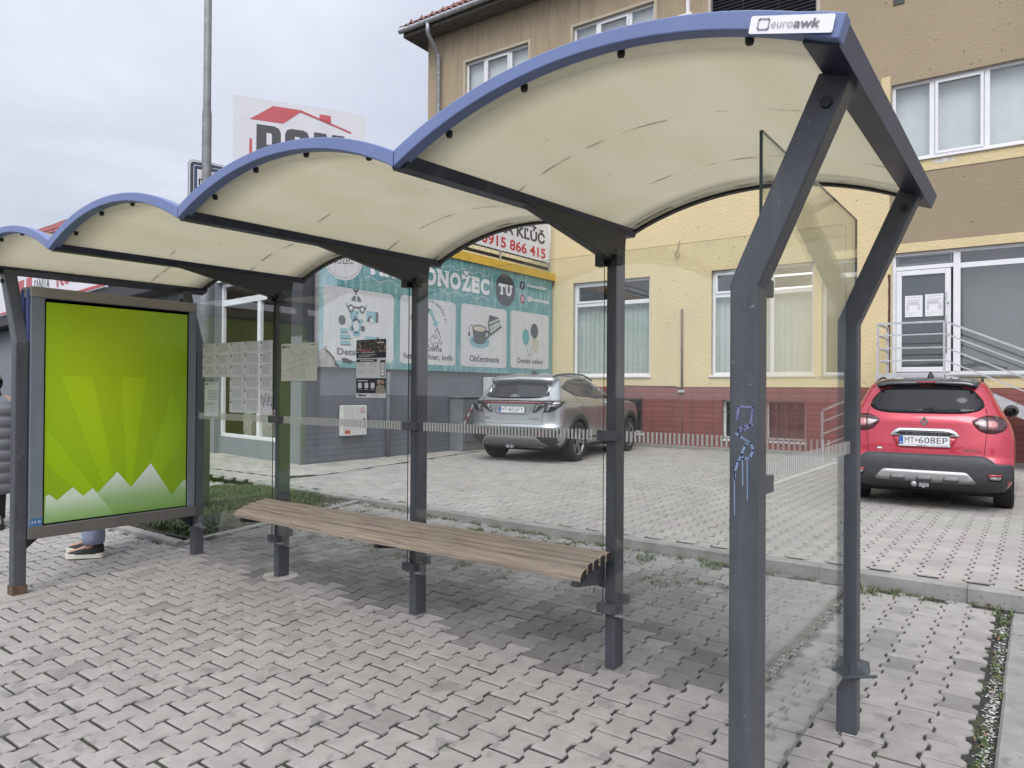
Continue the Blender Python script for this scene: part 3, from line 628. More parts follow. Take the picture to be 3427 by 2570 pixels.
for j, (y, z, w_, h_) in enumerate(prof):
    mb = MB(); xs_ = [1.372 + 0.006 * j + (4.312 - 1.372) * k / 14 for k in range(15)]; S = []
    for k, x in enumerate(xs_):
        w = 0.0025 * fbm(x * 3, y * 9, 1.0, j); t = h_ + 0.003 * fbm(x * 4, j, 1.0, 3)
        if j == 0: sec_ = [(y, z), (y, z + 0.022), (y + 0.012, z + 0.040), (y + 0.03, z + t), (y + w_, z + t + 0.008), (y + w_, z)]
        else: sec_ = [(y, z), (y, z + t - 0.004), (y + 0.005, z + t), (y + w_ - 0.008, z + t + 0.004), (y + w_, z + t), (y + w_, z)]
        S.append([Vector((x, a + w, b + w)) for a, b in sec_])
    n = 6; vs = [p for s_ in S for p in s_]
    mb.add(vs, [(a * n + k, a * n + (k + 1) % n, (a + 1) * n + (k + 1) % n, (a + 1) * n + k) for a in range(14) for k in range(n)], 0)
    mb.add(S[0], [tuple(range(n))], 1); mb.add(S[-1], [tuple(reversed(range(n)))], 1)
    mb.build('slat', [M_wood, M_end], be)
for xx in (1.405, 2.82, 4.245):
    mb = MB(); mb.prism([(xx, 0.285, 0.470), (xx, 0.545, 0.430), (xx, 0.572, 0.405), (xx, 0.572, 0.566), (xx, 0.52, 0.562), (xx, 0.285, 0.512)], (0.034, 0, 0)); mb.build('bracket', M_arm if xx < 4 else M_post, be, bevel=0.003)
for xx in (1.42, 2.84, 4.27):
    for (y, z, w_, h_) in prof[1:4]:
        mb = MB(); mb.lathe([(0.006, 0.0), (0.005, 0.003), (0, 0.0035)], (xx, y + 0.025, z + h_ + 0.003), (0, 0, 1), 8); mb.build('screw', M_steel, be)

# ------------------------------------------------------------------ advertising case
M_gal = mat('case_grey_paint', (0.165, 0.19, 0.215), 0.5, var=0.08, vscale=5, streak=((0.22, 0.25, 0.27), 0.4))
M_top = mat('case_top_metal', (0.27, 0.255, 0.225), 0.5, var=0.12, vscale=3); M_bot = mat('case_bottom_metal', (0.125, 0.115, 0.105), 0.5, var=0.15, vscale=3)
M_cblue = mat('case_blue_strip', (0.055, 0.070, 0.20), 0.45, var=0.15, vscale=6, streak=((0.18, 0.2, 0.26), 0.3))
def poster_mat(name, gain):
    m = bpy.data.materials.new(name); m.use_nodes = True; t = m.node_tree; b = t.nodes['Principled BSDF']; b.inputs['Roughness'].default_value = 0.35; b.inputs['Coat Weight'].default_value = 0.0; N = t.nodes.new; K = t.links.new
    tcn = N('ShaderNodeTexCoord'); sp = N('ShaderNodeSeparateXYZ'); K(tcn.outputs['Object'], sp.inputs[0])
    mp = N('ShaderNodeMapping'); mp.inputs['Location'].default_value = (0, 0.10, -0.86); mp.inputs['Scale'].default_value = (0, 0.95, 0.70); K(tcn.outputs['Object'], mp.inputs[0])
    g = N('ShaderNodeTexGradient'); g.gradient_type = 'SPHERICAL'; K(mp.outputs[0], g.inputs[0])
    r = N('ShaderNodeValToRGB'); K(g.outputs[0], r.inputs[0]); e = r.color_ramp.elements; e[0].position = 0.0; e[0].color = (0.20 * gain, 0.34 * gain, 0.004, 1); e[1].position = 0.85; e[1].color = (0.46 * gain, 0.66 * gain, 0.0, 1); k = e.new(0.38); k.color = (0.31 * gain, 0.50 * gain, 0.001, 1)
    K(r.outputs[0], b.inputs['Base Color']); return m
def mount_mat(name, z0, z1, top):
    m = bpy.data.materials.new(name); m.use_nodes = True; t = m.node_tree; b = t.nodes['Principled BSDF']; b.inputs['Roughness'].default_value = 0.35; N = t.nodes.new; K = t.links.new
    tcn = N('ShaderNodeTexCoord'); sp = N('ShaderNodeSeparateXYZ'); K(tcn.outputs['Object'], sp.inputs[0]); mr = N('ShaderNodeMapRange'); mr.inputs['From Min'].default_value = z0; mr.inputs['From Max'].default_value = z1; K(sp.outputs[2], mr.inputs['Value'])
    r = N('ShaderNodeValToRGB'); K(mr.outputs[0], r.inputs[0]); e = r.color_ramp.elements; e[0].color = (0.15, 0.30, 0.035, 1); e[1].color = (*top, 1); k = e.new(0.5); k.color = (0.33, 0.52, 0.22, 1); K(r.outputs[0], b.inputs['Base Color']); return m
ad = thing('advertising_case', 'upright advertising case with bright green poster of white mountains at the end of the shelter', 'advertising panel', (0.24, -0.07, 0.36))
X1 = 0.330
mb = MB(); mb.box((0.155, -0.655, 0.40), (0.318, 0.53, 2.13)); mb.build('housing', M_gal, ad)
mb = MB(); mb.box((0.150, -0.692, 2.092), (X1, 0.560, 2.168)); mb.build('top_rail', M_top, ad, bevel=0.006)
mb = MB(); mb.box((0.150, -0.692, 0.358), (X1, 0.572, 0.440)); mb.build('bottom_rail', M_bot, ad, bevel=0.004)
mb = MB(); mb.box((0.302, -0.690, 0.4405), (X1 - 0.002, -0.602, 2.0915)); mb.build('side_rail', M_gal, ad, bevel=0.004)
mb = MB(); mb.box((0.302, 0.492, 0.4405), (X1 - 0.002, 0.556, 2.0915)); mb.build('side_rail', M_gal, ad, bevel=0.004)
for xa, xb, m_ in ((0.262, 0.300, M_cblue), (0.222, 0.258, M_gal), (0.160, 0.206, M_cblue)):
    mb = MB(); mb.box((xa, -0.700 + (0.012 if m_ is M_gal else 0), 0.375), (xb, -0.656, 2.150)); mb.build('edge_strip', m_, ad, bevel=0.003)
mb = MB(); mb.box((0.30, -0.600, 0.446), (0.318, 0.4905, 2.088)); mb.build('gasket', M_blk, ad)
PL, PB, PW, PH_ = -0.592, 0.458, 1.072, 1.606
def PU(x, y):
    t_ = (x - 265) / 935.0; u = t_ * 1.158 / ((1 - t_) + t_ * 1.158); yb = 1738 - t_ * 128; yt = 285 + t_ * 70
    return (u * PW, (yb - y) / (yb - yt) * PH_)
po = MB(); S_ = Sheet(po, (0.3192, PL, PB), (0, 1, 0), (0, 0, 1), 0.0006); S_.rect(0, 0, PW, PH_, 0, 1)
base_ = lambda pts: [PU(*p) for p in pts]
for pts in ([(345, 770), (520, 770), (650, 1400), (595, 1500)], [(700, 770), (872, 770), (775, 1500), (737, 1450)], [(1075, 860), (1200, 1130), (985, 1420), (905, 1345)], [(275, 1115), (275, 1350), (470, 1560), (535, 1512)]): S_.poly(base_(pts), 1, 2)
S_.poly(base_([(560, 1535), (678, 1400), (770, 1500), (910, 1340), (1080, 1547), (1187, 1437), (1200, 1455), (1200, 1612), (265, 1737), (265, 1690)]), 2, 3)
S_.poly(base_([(272, 1560), (290, 1548), (331, 1586), (412, 1501), (470, 1559), (527, 1508), (660, 1683), (265, 1738)]), 3, 4)
po.build('poster', [poster_mat('poster_green', 1.0), poster_mat('poster_ray', 1.13), mount_mat('poster_mountain', 0.05, 0.42, (0.80, 0.86, 0.80)), mount_mat('poster_hill', 0.03, 0.28, (0.66, 0.77, 0.62))], ad)
st = MB(); S_ = Sheet(st, (X1 - 0.0015, -0.689, 0.452), (0, 1, 0), (0, 0, 1), 0.0006); S_.rect(0.004, 0, 0.082, 0.052, 0, 1); S_.text('24 B', 0.012, 0.017, 0.020, 1, 2, fit=0.062)
st.build('number_sticker', [mat('sticker_blue', (0.045, 0.16, 0.36), 0.4), M_paper], ad)
for y in (-0.66, 0.54):
    mb = MB(); mb.prism([(0.22, y - 0.1, 0.358), (0.22, y + 0.07, 0.358), (0.22, y - 0.06 if y < 0 else y + 0.04, 0.25)], (0.04, 0, 0)); mb.build('bracket', M_arm, ad)

# ------------------------------------------------------------------ notices taped to the glass
YS = 0.5505
def paper(name, label, cat, x0, z0, x1, z1, draw, mats, group=None, y=YS, tilt=0.0):
    mb = MB(); S_ = Sheet(mb, (x0, y, z0), (1, 0, tilt), (-tilt, 0, 1), 0.0004); w, h = x1 - x0, z1 - z0
    mb.box((x0, y, z0), (x1, y + 0.0006, z1), 0) if not tilt else S_.rect(0, 0, w, h, 0, 0)
    draw(S_, w, h); o = mb.build(name, mats, None); tag(o, label, cat, group); return o
M_pap2 = mat('copier_paper', (0.66, 0.665, 0.70), 0.85, var=0.05, vscale=8); M_pink = mat('printed_pink', (0.55, 0.10, 0.16), 0.7)
cx = [0.437, 0.635, 0.838, 1.032, 1.239, 1.408]; cz = [1.818, 1.722, 1.632, 1.536, 1.442, 1.352, 1.252]
rown = ['top', 'second', 'third', 'fourth', 'fifth', 'bottom']; coln = ['first', 'second', 'third', 'fourth', 'fifth']
nums = [['11', '13', '12', '1', '20'], ['8', '6', '3', '5', '18'], ['9', '7', '2', '10', '21'], [None, None, '14', '15', '16'], [None, None, '17', '19', None], [None, None, '4', '22', None]]
for r_ in range(6):
    for c_ in range(5):
        if nums[r_][c_] is None: continue
        def draw(S_, w, h, r_=r_, c_=c_):
            rr_ = random.Random(r_ * 7 + c_)
            S_.rect(0.010, h - 0.024, 0.026, h - 0.008, 1, 1); S_.text(nums[r_][c_], 0.018, h - 0.020, 0.008, 0, 2, bold=0.02, align='c'); S_.rect(0.034, h - 0.011, w - 0.02, h - 0.0075, 2, 1)
            for k in range(9): S_.rect(0.034, h - 0.020 - k * (h - 0.034) / 9, w - 0.018 - 0.02 * rr_.random(), h - 0.0185 - k * (h - 0.034) / 9, 2, 1)
            for k in range(rr_.randint(2, 4)): x = 0.045 + (w - 0.07) * rr_.random(); S_.rect(x, 0.016, x + 0.0022, h - 0.016, 2, 1)
            S_.rect(0.010, 0.006, 0.022, 0.009, 1, 1)
        paper('timetable_sheet', 'white timetable sheet taped to the glass, %s row, %s from the left' % (rown[r_], coln[c_]), 'timetable', cx[c_] + 0.002, cz[r_ + 1] + 0.001, cx[c_ + 1] - 0.002, cz[r_] - 0.001, draw, [M_pap2, M_ink, M_ink2], 'timetable sheets taped to the glass')
def d_tag(S_, w, h):
    P = [[(0.01, .62), (.18, .74), (.10, .50), (.25, .42)], [(.20, .80), (.30, .30), (.36, .72), (.44, .34)], [(.40, .78), (.52, .82), (.42, .52), (.58, .50)], [(.55, .86), (.62, .30), (.74, .80), (.64, .56), (.82, .54)], [(.80, .84), (.72, .40), (.95, .36), (.97, .72), (.84, .68), (.98, .22)]]
    for l in P: S_.line([(a * w, b * h) for a, b in l], 0.004, 1, 1)
paper('graffiti_sheet', 'blank white sheet with a scrawled black graffiti tag under the timetables', 'paper sheet', 1.245, 1.245, 1.408, 1.440, d_tag, [M_pap2, M_ink])
def d_not(S_, w, h):
    S_.rect(0.012, h - 0.022, 0.055, h - 0.012, 1, 1); S_.rect(0.075, h - 0.020, w - 0.03, h - 0.014, 2, 1)
    for k in range(7):
        for q in range(8): S_.rect(0.05 + q * (w - 0.07) / 8, h - 0.075 - k * 0.012, 0.05 + (q + 0.75) * (w - 0.07) / 8, h - 0.069 - k * 0.012, 2, 1)
    for k in range(4): S_.rect(0.012, h - 0.172 - k * 0.007, w * (0.6 + 0.3 * ((k * 7) % 3) / 2), h - 0.169 - k * 0.007, 2, 1)
    for l in ([(.15, .28), (.16, .10)], [(.15, .27), (.34, .28)], [(.16, .2), (.3, .2)], [(.40, .24), (.35, .14), (.50, .12), (.52, .24), (.40, .25)], [(.60, .25), (.55, .19), (.68, .16), (.6, .09)], [(.75, .26), (.9, .24), (.78, .16), (.88, .08)]): S_.line([(a * w, b * h) for a, b in l], 0.0022, 3, 1)
paper('notice_sheet', 'tall narrow typed notice with blue scribbles beside the advertising case', 'notice', 0.474, 1.213, 0.680, 1.498, d_not, [M_pap2, M_ink, M_ink2, mat('blue_pen', (0.05, 0.06, 0.22), 0.7)])
M_map = mat('map_paper', (0.62, 0.61, 0.54), 0.8, var=0.04, vscale=10); M_mapg = mat('map_green', (0.52, 0.56, 0.46), 0.8)
def d_map(S_, w, h):
    S_.poly([(w * .42, 0.02), (w * .66, 0.02), (w * .70, h * .20), (w * .58, h * .30), (w * .45, h * .2)], 3, 1); S_.ell(0.022, h - 0.024, 0.010, 0.010, 1, 2, 14); S_.text('Martin', 0.036, h - 0.030, 0.014, 1, 2, bold=0.02, fit=0.062); S_.rect(w * .82, h - 0.016, w - 0.015, h - 0.011, 1, 1)
    for l in ([(.17, .62), (.30, .78), (.42, .68), (.62, .68), (.62, .73), (.74, .73), (.74, .60), (.60, .60), (.60, .30)], [(.42, .68), (.42, .56), (.34, .50), (.2, .47), (.15, .52)], [(.74, .66), (.86, .68), (.95, .70)], [(.30, .78), (.22, .84)], [(.34, .50), (.36, .40), (.6, .42)], [(.60, .46), (.75, .46), (.75, .60)], [(.16, .28), (.3, .30), (.22, .38), (.16, .36)], [(.62, .73), (.70, .82)]): S_.line([(a * w, b * h) for a, b in l], 0.0022, 2, 2)
    q = random.Random(3)
    for _ in range(60): x, z = q.uniform(.08, .9) * w, q.uniform(.1, .85) * h; S_.rect(x, z, x + q.uniform(.006, .022), z + .0022, 2, 2)
    S_.line([(w * .02, h * .16), (w * .16, h * .16), (w * .16, h * .03)], 0.0012, 2, 2); S_.rect(0.002, 0.001, w - 0.002, 0.004, 1, 2)
paper('route_map', 'cream bus route map sheet taped to the glass right of the second post', 'map', 1.516, 1.500, 1.932, 1.783, d_map, [M_map, M_ink, M_ink2, M_mapg])
M_nav = mat('poster_navy', (0.022, 0.024, 0.045), 0.6); M_dkp = mat('poster_photo_dark', (0.045, 0.037, 0.032), 0.6, var=0.7, vscale=60, spots=[(70, 0.56, (0.36, 0.31, 0.27), 0.9), (55, 0.6, (0.13, 0.045, 0.05), 0.8)]); M_gb = mat('poster_green_grey', (0.30, 0.33, 0.28), 0.6)
M_cpl = mat('poster_coat', (0.33, 0.28, 0.21), 0.7, var=0.4, vscale=60); M_skin = mat('skin', (0.42, 0.24, 0.165), 0.6)
def d_pos(S_, w, h):
    S_.rect(0, h * .68, w, h, 1, 1); S_.rect(0, h * .68, w, h * .775, 3, 2); S_.rect(w * .08, h * .83, w * .2, h * .842, 0, 3); S_.rect(w * .12, h * .80, w * .48, h * .82, 4, 3); S_.rect(w * .17, h * .762, w * .62, h * .79, 5, 3)
    for k in range(3): S_.rect(w * .08, h * (.735 - .018 * k), w * (.68 - .1 * k), h * (.741 - .018 * k), 0, 3)
    S_.rect(w * .70, h * .93, w * .93, h * .95, 0, 3); S_.rect(0, h * .615, w * .70, h * .66, 3, 1); S_.rect(w * .12, h * .632, w * .6, h * .645, 0, 2)
    for cx_ in (.07, .46):
        for k in range(3): S_.rect(w * cx_, h * (.585 - .022 * k), w * (cx_ + .24 - .06 * (k % 2)), h * (.590 - .022 * k), 6, 1)
        for k in range(3): S_.rect(w * cx_, h * (.475 - .022 * k), w * (cx_ + .2 - .04 * (k % 2)), h * (.480 - .022 * k), 6, 1)
    S_.rrect(w * .81, h * .36, w * .97, h * .64, 0.006, 3, 1); S_.rrect(w * .825, h * .375, w * .955, h * .60, 0.003, 0, 2)
    for k in range(3): S_.rect(w * .86, h * (.54 - .06 * k), w * .94, h * (.552 - .06 * k), 6, 3)
    S_.rect(0, h * .075, w, h * .335, 2, 1); S_.rect(w * .05, h * .285, w * .40, h * .30, 0, 2)
    for cx_ in (.07, .29, .50): S_.rrect(w * cx_, h * .165, w * (cx_ + .125), h * .255, 0.004, 0, 2); S_.rect(w * cx_, h * .14, w * (cx_ + .12), h * .147, 0, 2)
    S_.poly([(w * .66, h * .075), (w * .70, h * .20), (w * .80, h * .225), (w * .95, h * .2), (w, h * .12), (w, h * .075)], 7, 2); S_.ell(w * .78, h * .255, w * .055, h * .036, 8, 3, 14); S_.ell(w * .90, h * .265, w * .055, h * .036, 8, 3, 14); S_.ell(w * .775, h * .275, w * .065, h * .03, 0, 2, 14); S_.ell(w * .90, h * .288, w * .06, h * .028, 1, 2, 14)
    S_.rect(w * .04, h * .045, w * .18, h * .056, 3, 1); S_.rect(w * .1, h * .025, w * .34, h * .045, 3, 1); S_.rect(w * .5, h * .03, w * .8, h * .038, 6, 1)
paper('transit_poster', 'tall poster with dark town photo and navy foot taped to the glass', 'poster', 2.350, 1.390, 2.640, 1.783, d_pos, [M_paper, M_dkp, M_nav, M_nav, M_pink, M_gb, M_ink2, M_cpl, M_skin])
# ------------------------------------------------------------------ the big yellow and beige house (local frame: x along the facade, y into the house)
HW = (0.0, 13.485, 0.0); HA = 0.0197
hs = thing('yellow_house', 'large old house with yellow and beige plaster over a red tiled plinth', 'building', HW, HA)
def hb(mb, name, m, parent=None, **k): return mb.build(name, m, parent or hs, local=True, **k)
def plaster(name, col, col2, rough_=0.95, sc=26, holes=True, streak=None):
    m = bpy.data.materials.new(name); m.use_nodes = True; t = m.node_tree; b = t.nodes['Principled BSDF']; b.inputs['Roughness'].default_value = rough_; b.inputs['Specular IOR Level'].default_value = 0.2; N = t.nodes.new; K = t.links.new
    tcn = N('ShaderNodeTexCoord'); co = tcn.outputs['Object']
    def nz(s, d=5, r=0.6, v=None):
        n = N('ShaderNodeTexNoise'); n.inputs['Scale'].default_value = s; n.inputs['Detail'].default_value = d; n.inputs['Roughness'].default_value = r; K(v if v else co, n.inputs['Vector']); return n.outputs[0]
    def ss(x, a, bb, mx_=1.0):
        r = N('ShaderNodeMapRange'); r.inputs['From Min'].default_value = a; r.inputs['From Max'].default_value = bb; r.inputs['To Max'].default_value = mx_; K(x, r.inputs['Value']); return r.outputs[0]
    def mix(a, bb, f):
        x = N('ShaderNodeMix'); x.data_type = 'RGBA'; K(f, x.inputs[0])
        for i, v in ((6, a), (7, bb)):
            if isinstance(v, tuple): x.inputs[i].default_value = (*v, 1)
            else: K(v, x.inputs[i])
        return x.outputs[2]
    c = mix(col, col2, ss(nz(0.7, 6), 0.38, 0.68)); c = mix(c, tuple(k * 0.78 for k in col), ss(nz(sc * 1.6, 3), 0.56, 0.70, 0.75)); c = mix(c, tuple(min(1, k * 1.16) for k in col), ss(nz(sc * 2.4, 2), 0.60, 0.7, 0.6))
    if holes:
        v = N('ShaderNodeTexVoronoi'); v.inputs['Scale'].default_value = 4.5; K(co, v.inputs['Vector']); f = ss(v.outputs['Distance'], 0.09, 0.05); g = N('ShaderNodeMath'); g.operation = 'MULTIPLY'; K(f, g.inputs[0]); K(ss(nz(2.1, 2), 0.45, 0.5), g.inputs[1]); c = mix(c, tuple(k * 0.32 for k in col), g.outputs[0])
        mp = N('ShaderNodeMapping'); mp.inputs['Scale'].default_value = (9, 9, 24); K(co, mp.inputs[0]); c = mix(c, tuple(k * 0.5 for k in col), ss(nz(1.6, 3, 0.5, mp.outputs[0]), 0.69, 0.74, 0.65))
    if streak:
        mp = N('ShaderNodeMapping'); mp.inputs['Scale'].default_value = (5, 5, 0.45); K(co, mp.inputs[0]); sp = N('ShaderNodeSeparateXYZ'); K(co, sp.inputs[0])
        g = N('ShaderNodeMath'); g.operation = 'MULTIPLY'; K(ss(nz(1.5, 6, 0.65, mp.outputs[0]), 0.46, 0.7), g.inputs[0]); K(ss(sp.outputs[2], streak[1], streak[2]), g.inputs[1]); c = mix(c, streak[0], g.outputs[0])
    K(c, b.inputs['Base Color']); bp = N('ShaderNodeBump'); bp.inputs['Strength'].default_value = 0.9; bp.inputs['Distance'].default_value = 0.02; K(nz(sc, 5, 0.7), bp.inputs['Height']); K(bp.outputs[0], b.inputs['Normal']); return m
M_yel = plaster('yellow_roughcast', (0.66, 0.545, 0.315), (0.60, 0.50, 0.30))
M_bei = plaster('beige_roughcast', (0.375, 0.300, 0.205), (0.345, 0.275, 0.185), sc=30, streak=((0.20, 0.17, 0.125), 9.6, 12.2))
M_bei2 = plaster('brown_roughcast', (0.335, 0.268, 0.185), (0.31, 0.245, 0.17), sc=30)
M_pvc = mat('white_window_plastic', (0.70, 0.70, 0.71), 0.35, var=0.04, vscale=5)
M_rev = mat('plaster_reveal', (0.42, 0.37, 0.28), 0.9, var=0.2, vscale=8)
M_win = glass_mat('window_glass', (0.92, 0.94, 0.93), ior=1.7)
M_blind = mat('pale_vertical_blind', (0.53, 0.57, 0.54), 0.8, var=0.06, vscale=2)
M_curt = mat('white_net_curtain', (0.70, 0.71, 0.73), 0.9, var=0.05, vscale=4)
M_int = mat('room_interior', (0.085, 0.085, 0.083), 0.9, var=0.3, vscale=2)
M_greyblind = mat('grey_window_film', (0.17, 0.175, 0.18), 0.5, var=0.1, vscale=2)
M_lit = emit_mat('fluorescent_tube', (1.0, 0.97, 0.88), 3.0)
def brick_mat(name, c1, c2, cm, bw, bh, bump=0.5):
    m = bpy.data.materials.new(name); m.use_nodes = True; t = m.node_tree; b = t.nodes['Principled BSDF']; b.inputs['Roughness'].default_value = 0.55; N = t.nodes.new; K = t.links.new
    tcn = N('ShaderNodeTexCoord'); sp = N('ShaderNodeSeparateXYZ'); K(tcn.outputs['Object'], sp.inputs[0]); cb = N('ShaderNodeCombineXYZ'); K(sp.outputs[0], cb.inputs[0]); K(sp.outputs[2], cb.inputs[1]); K(sp.outputs[1], cb.inputs[2])
    br = N('ShaderNodeTexBrick'); br.offset = 0.0; br.inputs['Color1'].default_value = (*c1, 1); br.inputs['Color2'].default_value = (*c2, 1); br.inputs['Mortar'].default_value = (*cm, 1); br.inputs['Scale'].default_value = 1.0; br.inputs['Mortar Size'].default_value = 0.006; br.inputs['Brick Width'].default_value = bw; br.inputs['Row Height'].default_value = bh; K(cb.outputs[0], br.inputs['Vector'])
    n = N('ShaderNodeTexNoise'); n.inputs['Scale'].default_value = 2.5; n.inputs['Detail'].default_value = 6; K(tcn.outputs['Object'], n.inputs['Vector']); r = N('ShaderNodeMapRange'); r.inputs['To Min'].default_value = 0.75; r.inputs['To Max'].default_value = 1.25; K(n.outputs[0], r.inputs['Value'])
    vs_ = N('ShaderNodeVectorMath'); vs_.operation = 'SCALE'; K(br.outputs[0], vs_.inputs[0]); K(r.outputs[0], vs_.inputs['Scale']); K(vs_.outputs[0], b.inputs['Base Color']); bp = N('ShaderNodeBump'); bp.inputs['Strength'].default_value = bump; bp.inputs['Distance'].default_value = 0.01; bp.invert = True; K(br.outputs['Fac'], bp.inputs['Height']); K(bp.outputs[0], b.inputs['Normal']); return m
M_brick = brick_mat('red_plinth_tile', (0.225, 0.075, 0.062), (0.205, 0.066, 0.056), (0.095, 0.040, 0.034), 0.50, 0.118)

def wall_holes(mb, x0, x1, z0, z1, holes, y=0.0, m=0, depth=0.16, mr=None):
    """plane y with rectangular openings and their reveals"""
    xs_ = sorted({x0, x1, *[h[0] for h in holes], *[h[1] for h in holes]}); zs_ = sorted({z0, z1, *[h[2] for h in holes], *[h[3] for h in holes]})
    xs_ = [x for x in xs_ if x0 <= x <= x1]; zs_ = [z for z in zs_ if z0 <= z <= z1]
    for a, b in zip(xs_[:-1], xs_[1:]):
        for c, d in zip(zs_[:-1], zs_[1:]):
            if any(h[0] <= (a + b) / 2 <= h[1] and h[2] <= (c + d) / 2 <= h[3] for h in holes): continue
            mb.add([(a, y, c), (b, y, c), (b, y, d), (a, y, d)], [(0, 1, 2, 3)], m)
    for h in holes:
        a, b, c, d = h[:4]; mm_ = m if mr is None else mr
        if b < x0 or a > x1 or d < z0 or c > z1: continue
        q = [(a, c), (b, c), (b, d), (a, d)]
        for i in range(4):
            (xa, za), (xb, zb) = q[i], q[(i + 1) % 4]; mb.add([(xa, y, za), (xb, y, zb), (xb, y + depth, zb), (xa, y + depth, za)], [(0, 1, 2, 3)], mm_)
XL_, XR_ = -8.94, 16.0
H_low = [(-3.77, -1.60, 1.82, 4.26), (-0.05, 2.21, 1.82, 4.26), (3.70, 8.6, 1.80, 4.27), (10.2, 12.4, 1.82, 4.26)]
H_up = [(-7.49, -5.26, 8.95, 11.05), (-3.84, -1.53, 8.95, 11.05), (-0.10, 2.24, 8.95, 11.05), (10.2, 12.4, 8.95, 11.05)]
H_st = [(3.69, 8.3, 6.13, 7.71)]
H_base = [(-3.6, -1.77, 0.40, 1.27), (0.22, 2.06, 0.36, 1.26), (10.2, 12.0, 0.36, 1.26)]
mb = MB()
wall_holes(mb, XL_, XR_, 6.08, 12.2, H_up + H_st, 0.0, 0, 0.14, 2)
wall_holes(mb, XL_, 3.66, 1.545, 6.08, H_low, -0.012, 1, 0.15, 2)
wall_holes(mb, 3.66, 8.9, 1.545, 4.45, H_low, -0.012, 1, 0.15, 2); wall_holes(mb, 3.66, 8.9, 4.45, 6.08, [], 0.0, 3)
wall_holes(mb, 8.9, XR_, 1.545, 6.08, H_low, -0.012, 1, 0.15, 2)
# yellow bands round the stair window, side and back walls
for (a, b, c, d) in ((3.55, 8.45, 5.86, 6.11), (3.50, 3.668, 5.86, 7.9),): mb.box((a, -0.014, c), (b, -0.001, d), 1)
mb.add([(XL_, 0, 0), (XL_, 11, 0), (XL_, 11, 12.2), (XL_, 0, 12.2)], [(3, 2, 1, 0)], 0); mb.add([(XR_, 0, 0), (XR_, 11, 0), (XR_, 11, 12.2), (XR_, 0, 12.2)], [(0, 1, 2, 3)], 0); mb.add([(XL_, 11, 0), (XR_, 11, 0), (XR_, 11, 12.2), (XL_, 11, 12.2)], [(3, 2, 1, 0)], 0)
mb.add([(XL_, -.012, 6.08), (3.66, -.012, 6.08), (3.66, 0, 6.085), (XL_, 0, 6.085)], [(0, 1, 2, 3)], 1)
hb(mb, 'wall', [M_bei, M_yel, M_rev, M_bei2])
mb = MB(); wall_holes(mb, XL_, XR_, -0.3, 1.545, H_base, -0.03, 0, 0.2, 1); mb.add([(XL_, -0.03, 1.545), (XR_, -0.03, 1.545), (XR_, 0.0, 1.55), (XL_, 0.0, 1.55)], [(0, 1, 2, 3)], 0); hb(mb, 'plinth', [M_brick, M_rev])
mb = MB(); mb.box((XL_, -0.12, -0.2), (XR_, -0.031, 0.155)); hb(mb, 'footing', M_kerb, bevel=0.01)
# floors and rear wall of the rooms seen through the glass
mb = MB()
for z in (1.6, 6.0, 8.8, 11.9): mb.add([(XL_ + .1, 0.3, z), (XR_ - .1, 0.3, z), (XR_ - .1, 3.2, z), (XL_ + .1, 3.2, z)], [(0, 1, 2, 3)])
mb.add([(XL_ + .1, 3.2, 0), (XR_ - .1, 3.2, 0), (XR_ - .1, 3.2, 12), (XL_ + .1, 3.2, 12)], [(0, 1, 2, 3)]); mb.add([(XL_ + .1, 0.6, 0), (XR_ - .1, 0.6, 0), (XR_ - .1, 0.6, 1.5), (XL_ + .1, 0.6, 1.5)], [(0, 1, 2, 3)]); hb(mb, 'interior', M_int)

def frame(mb, x0, x1, z0, z1, w, y, d=0.06, m=0):
    mb.box((x0, y, z0), (x0 + w, y + d, z1), m); mb.box((x1 - w, y, z0), (x1, y + d, z1), m); mb.box((x0 + w, y + .001, z0), (x1 - w, y + d, z0 + w), m); mb.box((x0 + w, y + .001, z1 - w), (x1 - w, y + d, z1), m)
def window(x0, x1, z0, z1, mull, trans=None, sashes=(), back=None, backy=0.22, y=0.09, fw_=0.065, sill=True, blindz=None, name='window'):
    """mull: x of mullion centres; trans: z of the transom"""
    mb = MB(); frame(mb, x0, x1, z0, z1, fw_, y)
    for i, x in enumerate(mull): mb.box((x - 0.045, y + 0.002, z0 + fw_), (x + 0.045, y + 0.058, z1 - fw_))
    if trans:
        xs_ = [x0 + fw_] + [v for m_ in mull for v in (m_ - 0.045, m_ + 0.045)] + [x1 - fw_]
        for a, b in zip(xs_[::2], xs_[1::2]): mb.box((a, y + 0.003, trans - 0.05), (b, y + 0.057, trans + 0.05))
    o = hb(mb, name, M_pvc, bevel=0.006)
    for (a, b, c, d) in sashes:
        mb = MB(); frame(mb, a, b, c, d, 0.055, y - 0.018, 0.06); hb(mb, 'sash', M_pvc, o, bevel=0.006)
    mb = MB(); mb.box((x0 + 0.02, y + 0.030, z0 + 0.02), (x1 - 0.02, y + 0.038, z1 - 0.02)); hb(mb, 'pane', M_win, o)
    if back is not None:
        mb = MB(); zt = blindz or z1 - 0.04; n_ = int((x1 - x0) / 0.045); pts = []
        for k in range(n_ + 1): pts.append((x0 + (x1 - x0) * k / n_, backy + 0.012 * ((k % 3) - 1) * (1 if back is M_blind else 0.6 * math.sin(k))))
        mb.grid([[(x, yy, z0 + 0.03), (x, yy, zt)] for x, yy in pts], 0, back is not M_blind); hb(mb, 'blind' if back is M_blind else 'curtain', back, o)
    if sill:
        mb = MB(); mb.prism([(x0 - 0.05, -0.055, z0 - 0.045), (x0 - 0.05, -0.055, z0 - 0.015), (x0 - 0.05, y, z0 + 0.006), (x0 - 0.05, y, z0 - 0.045)], (x1 - x0 + 0.10, 0, 0)); hb(mb, 'sill', M_pvc, o)
    return o
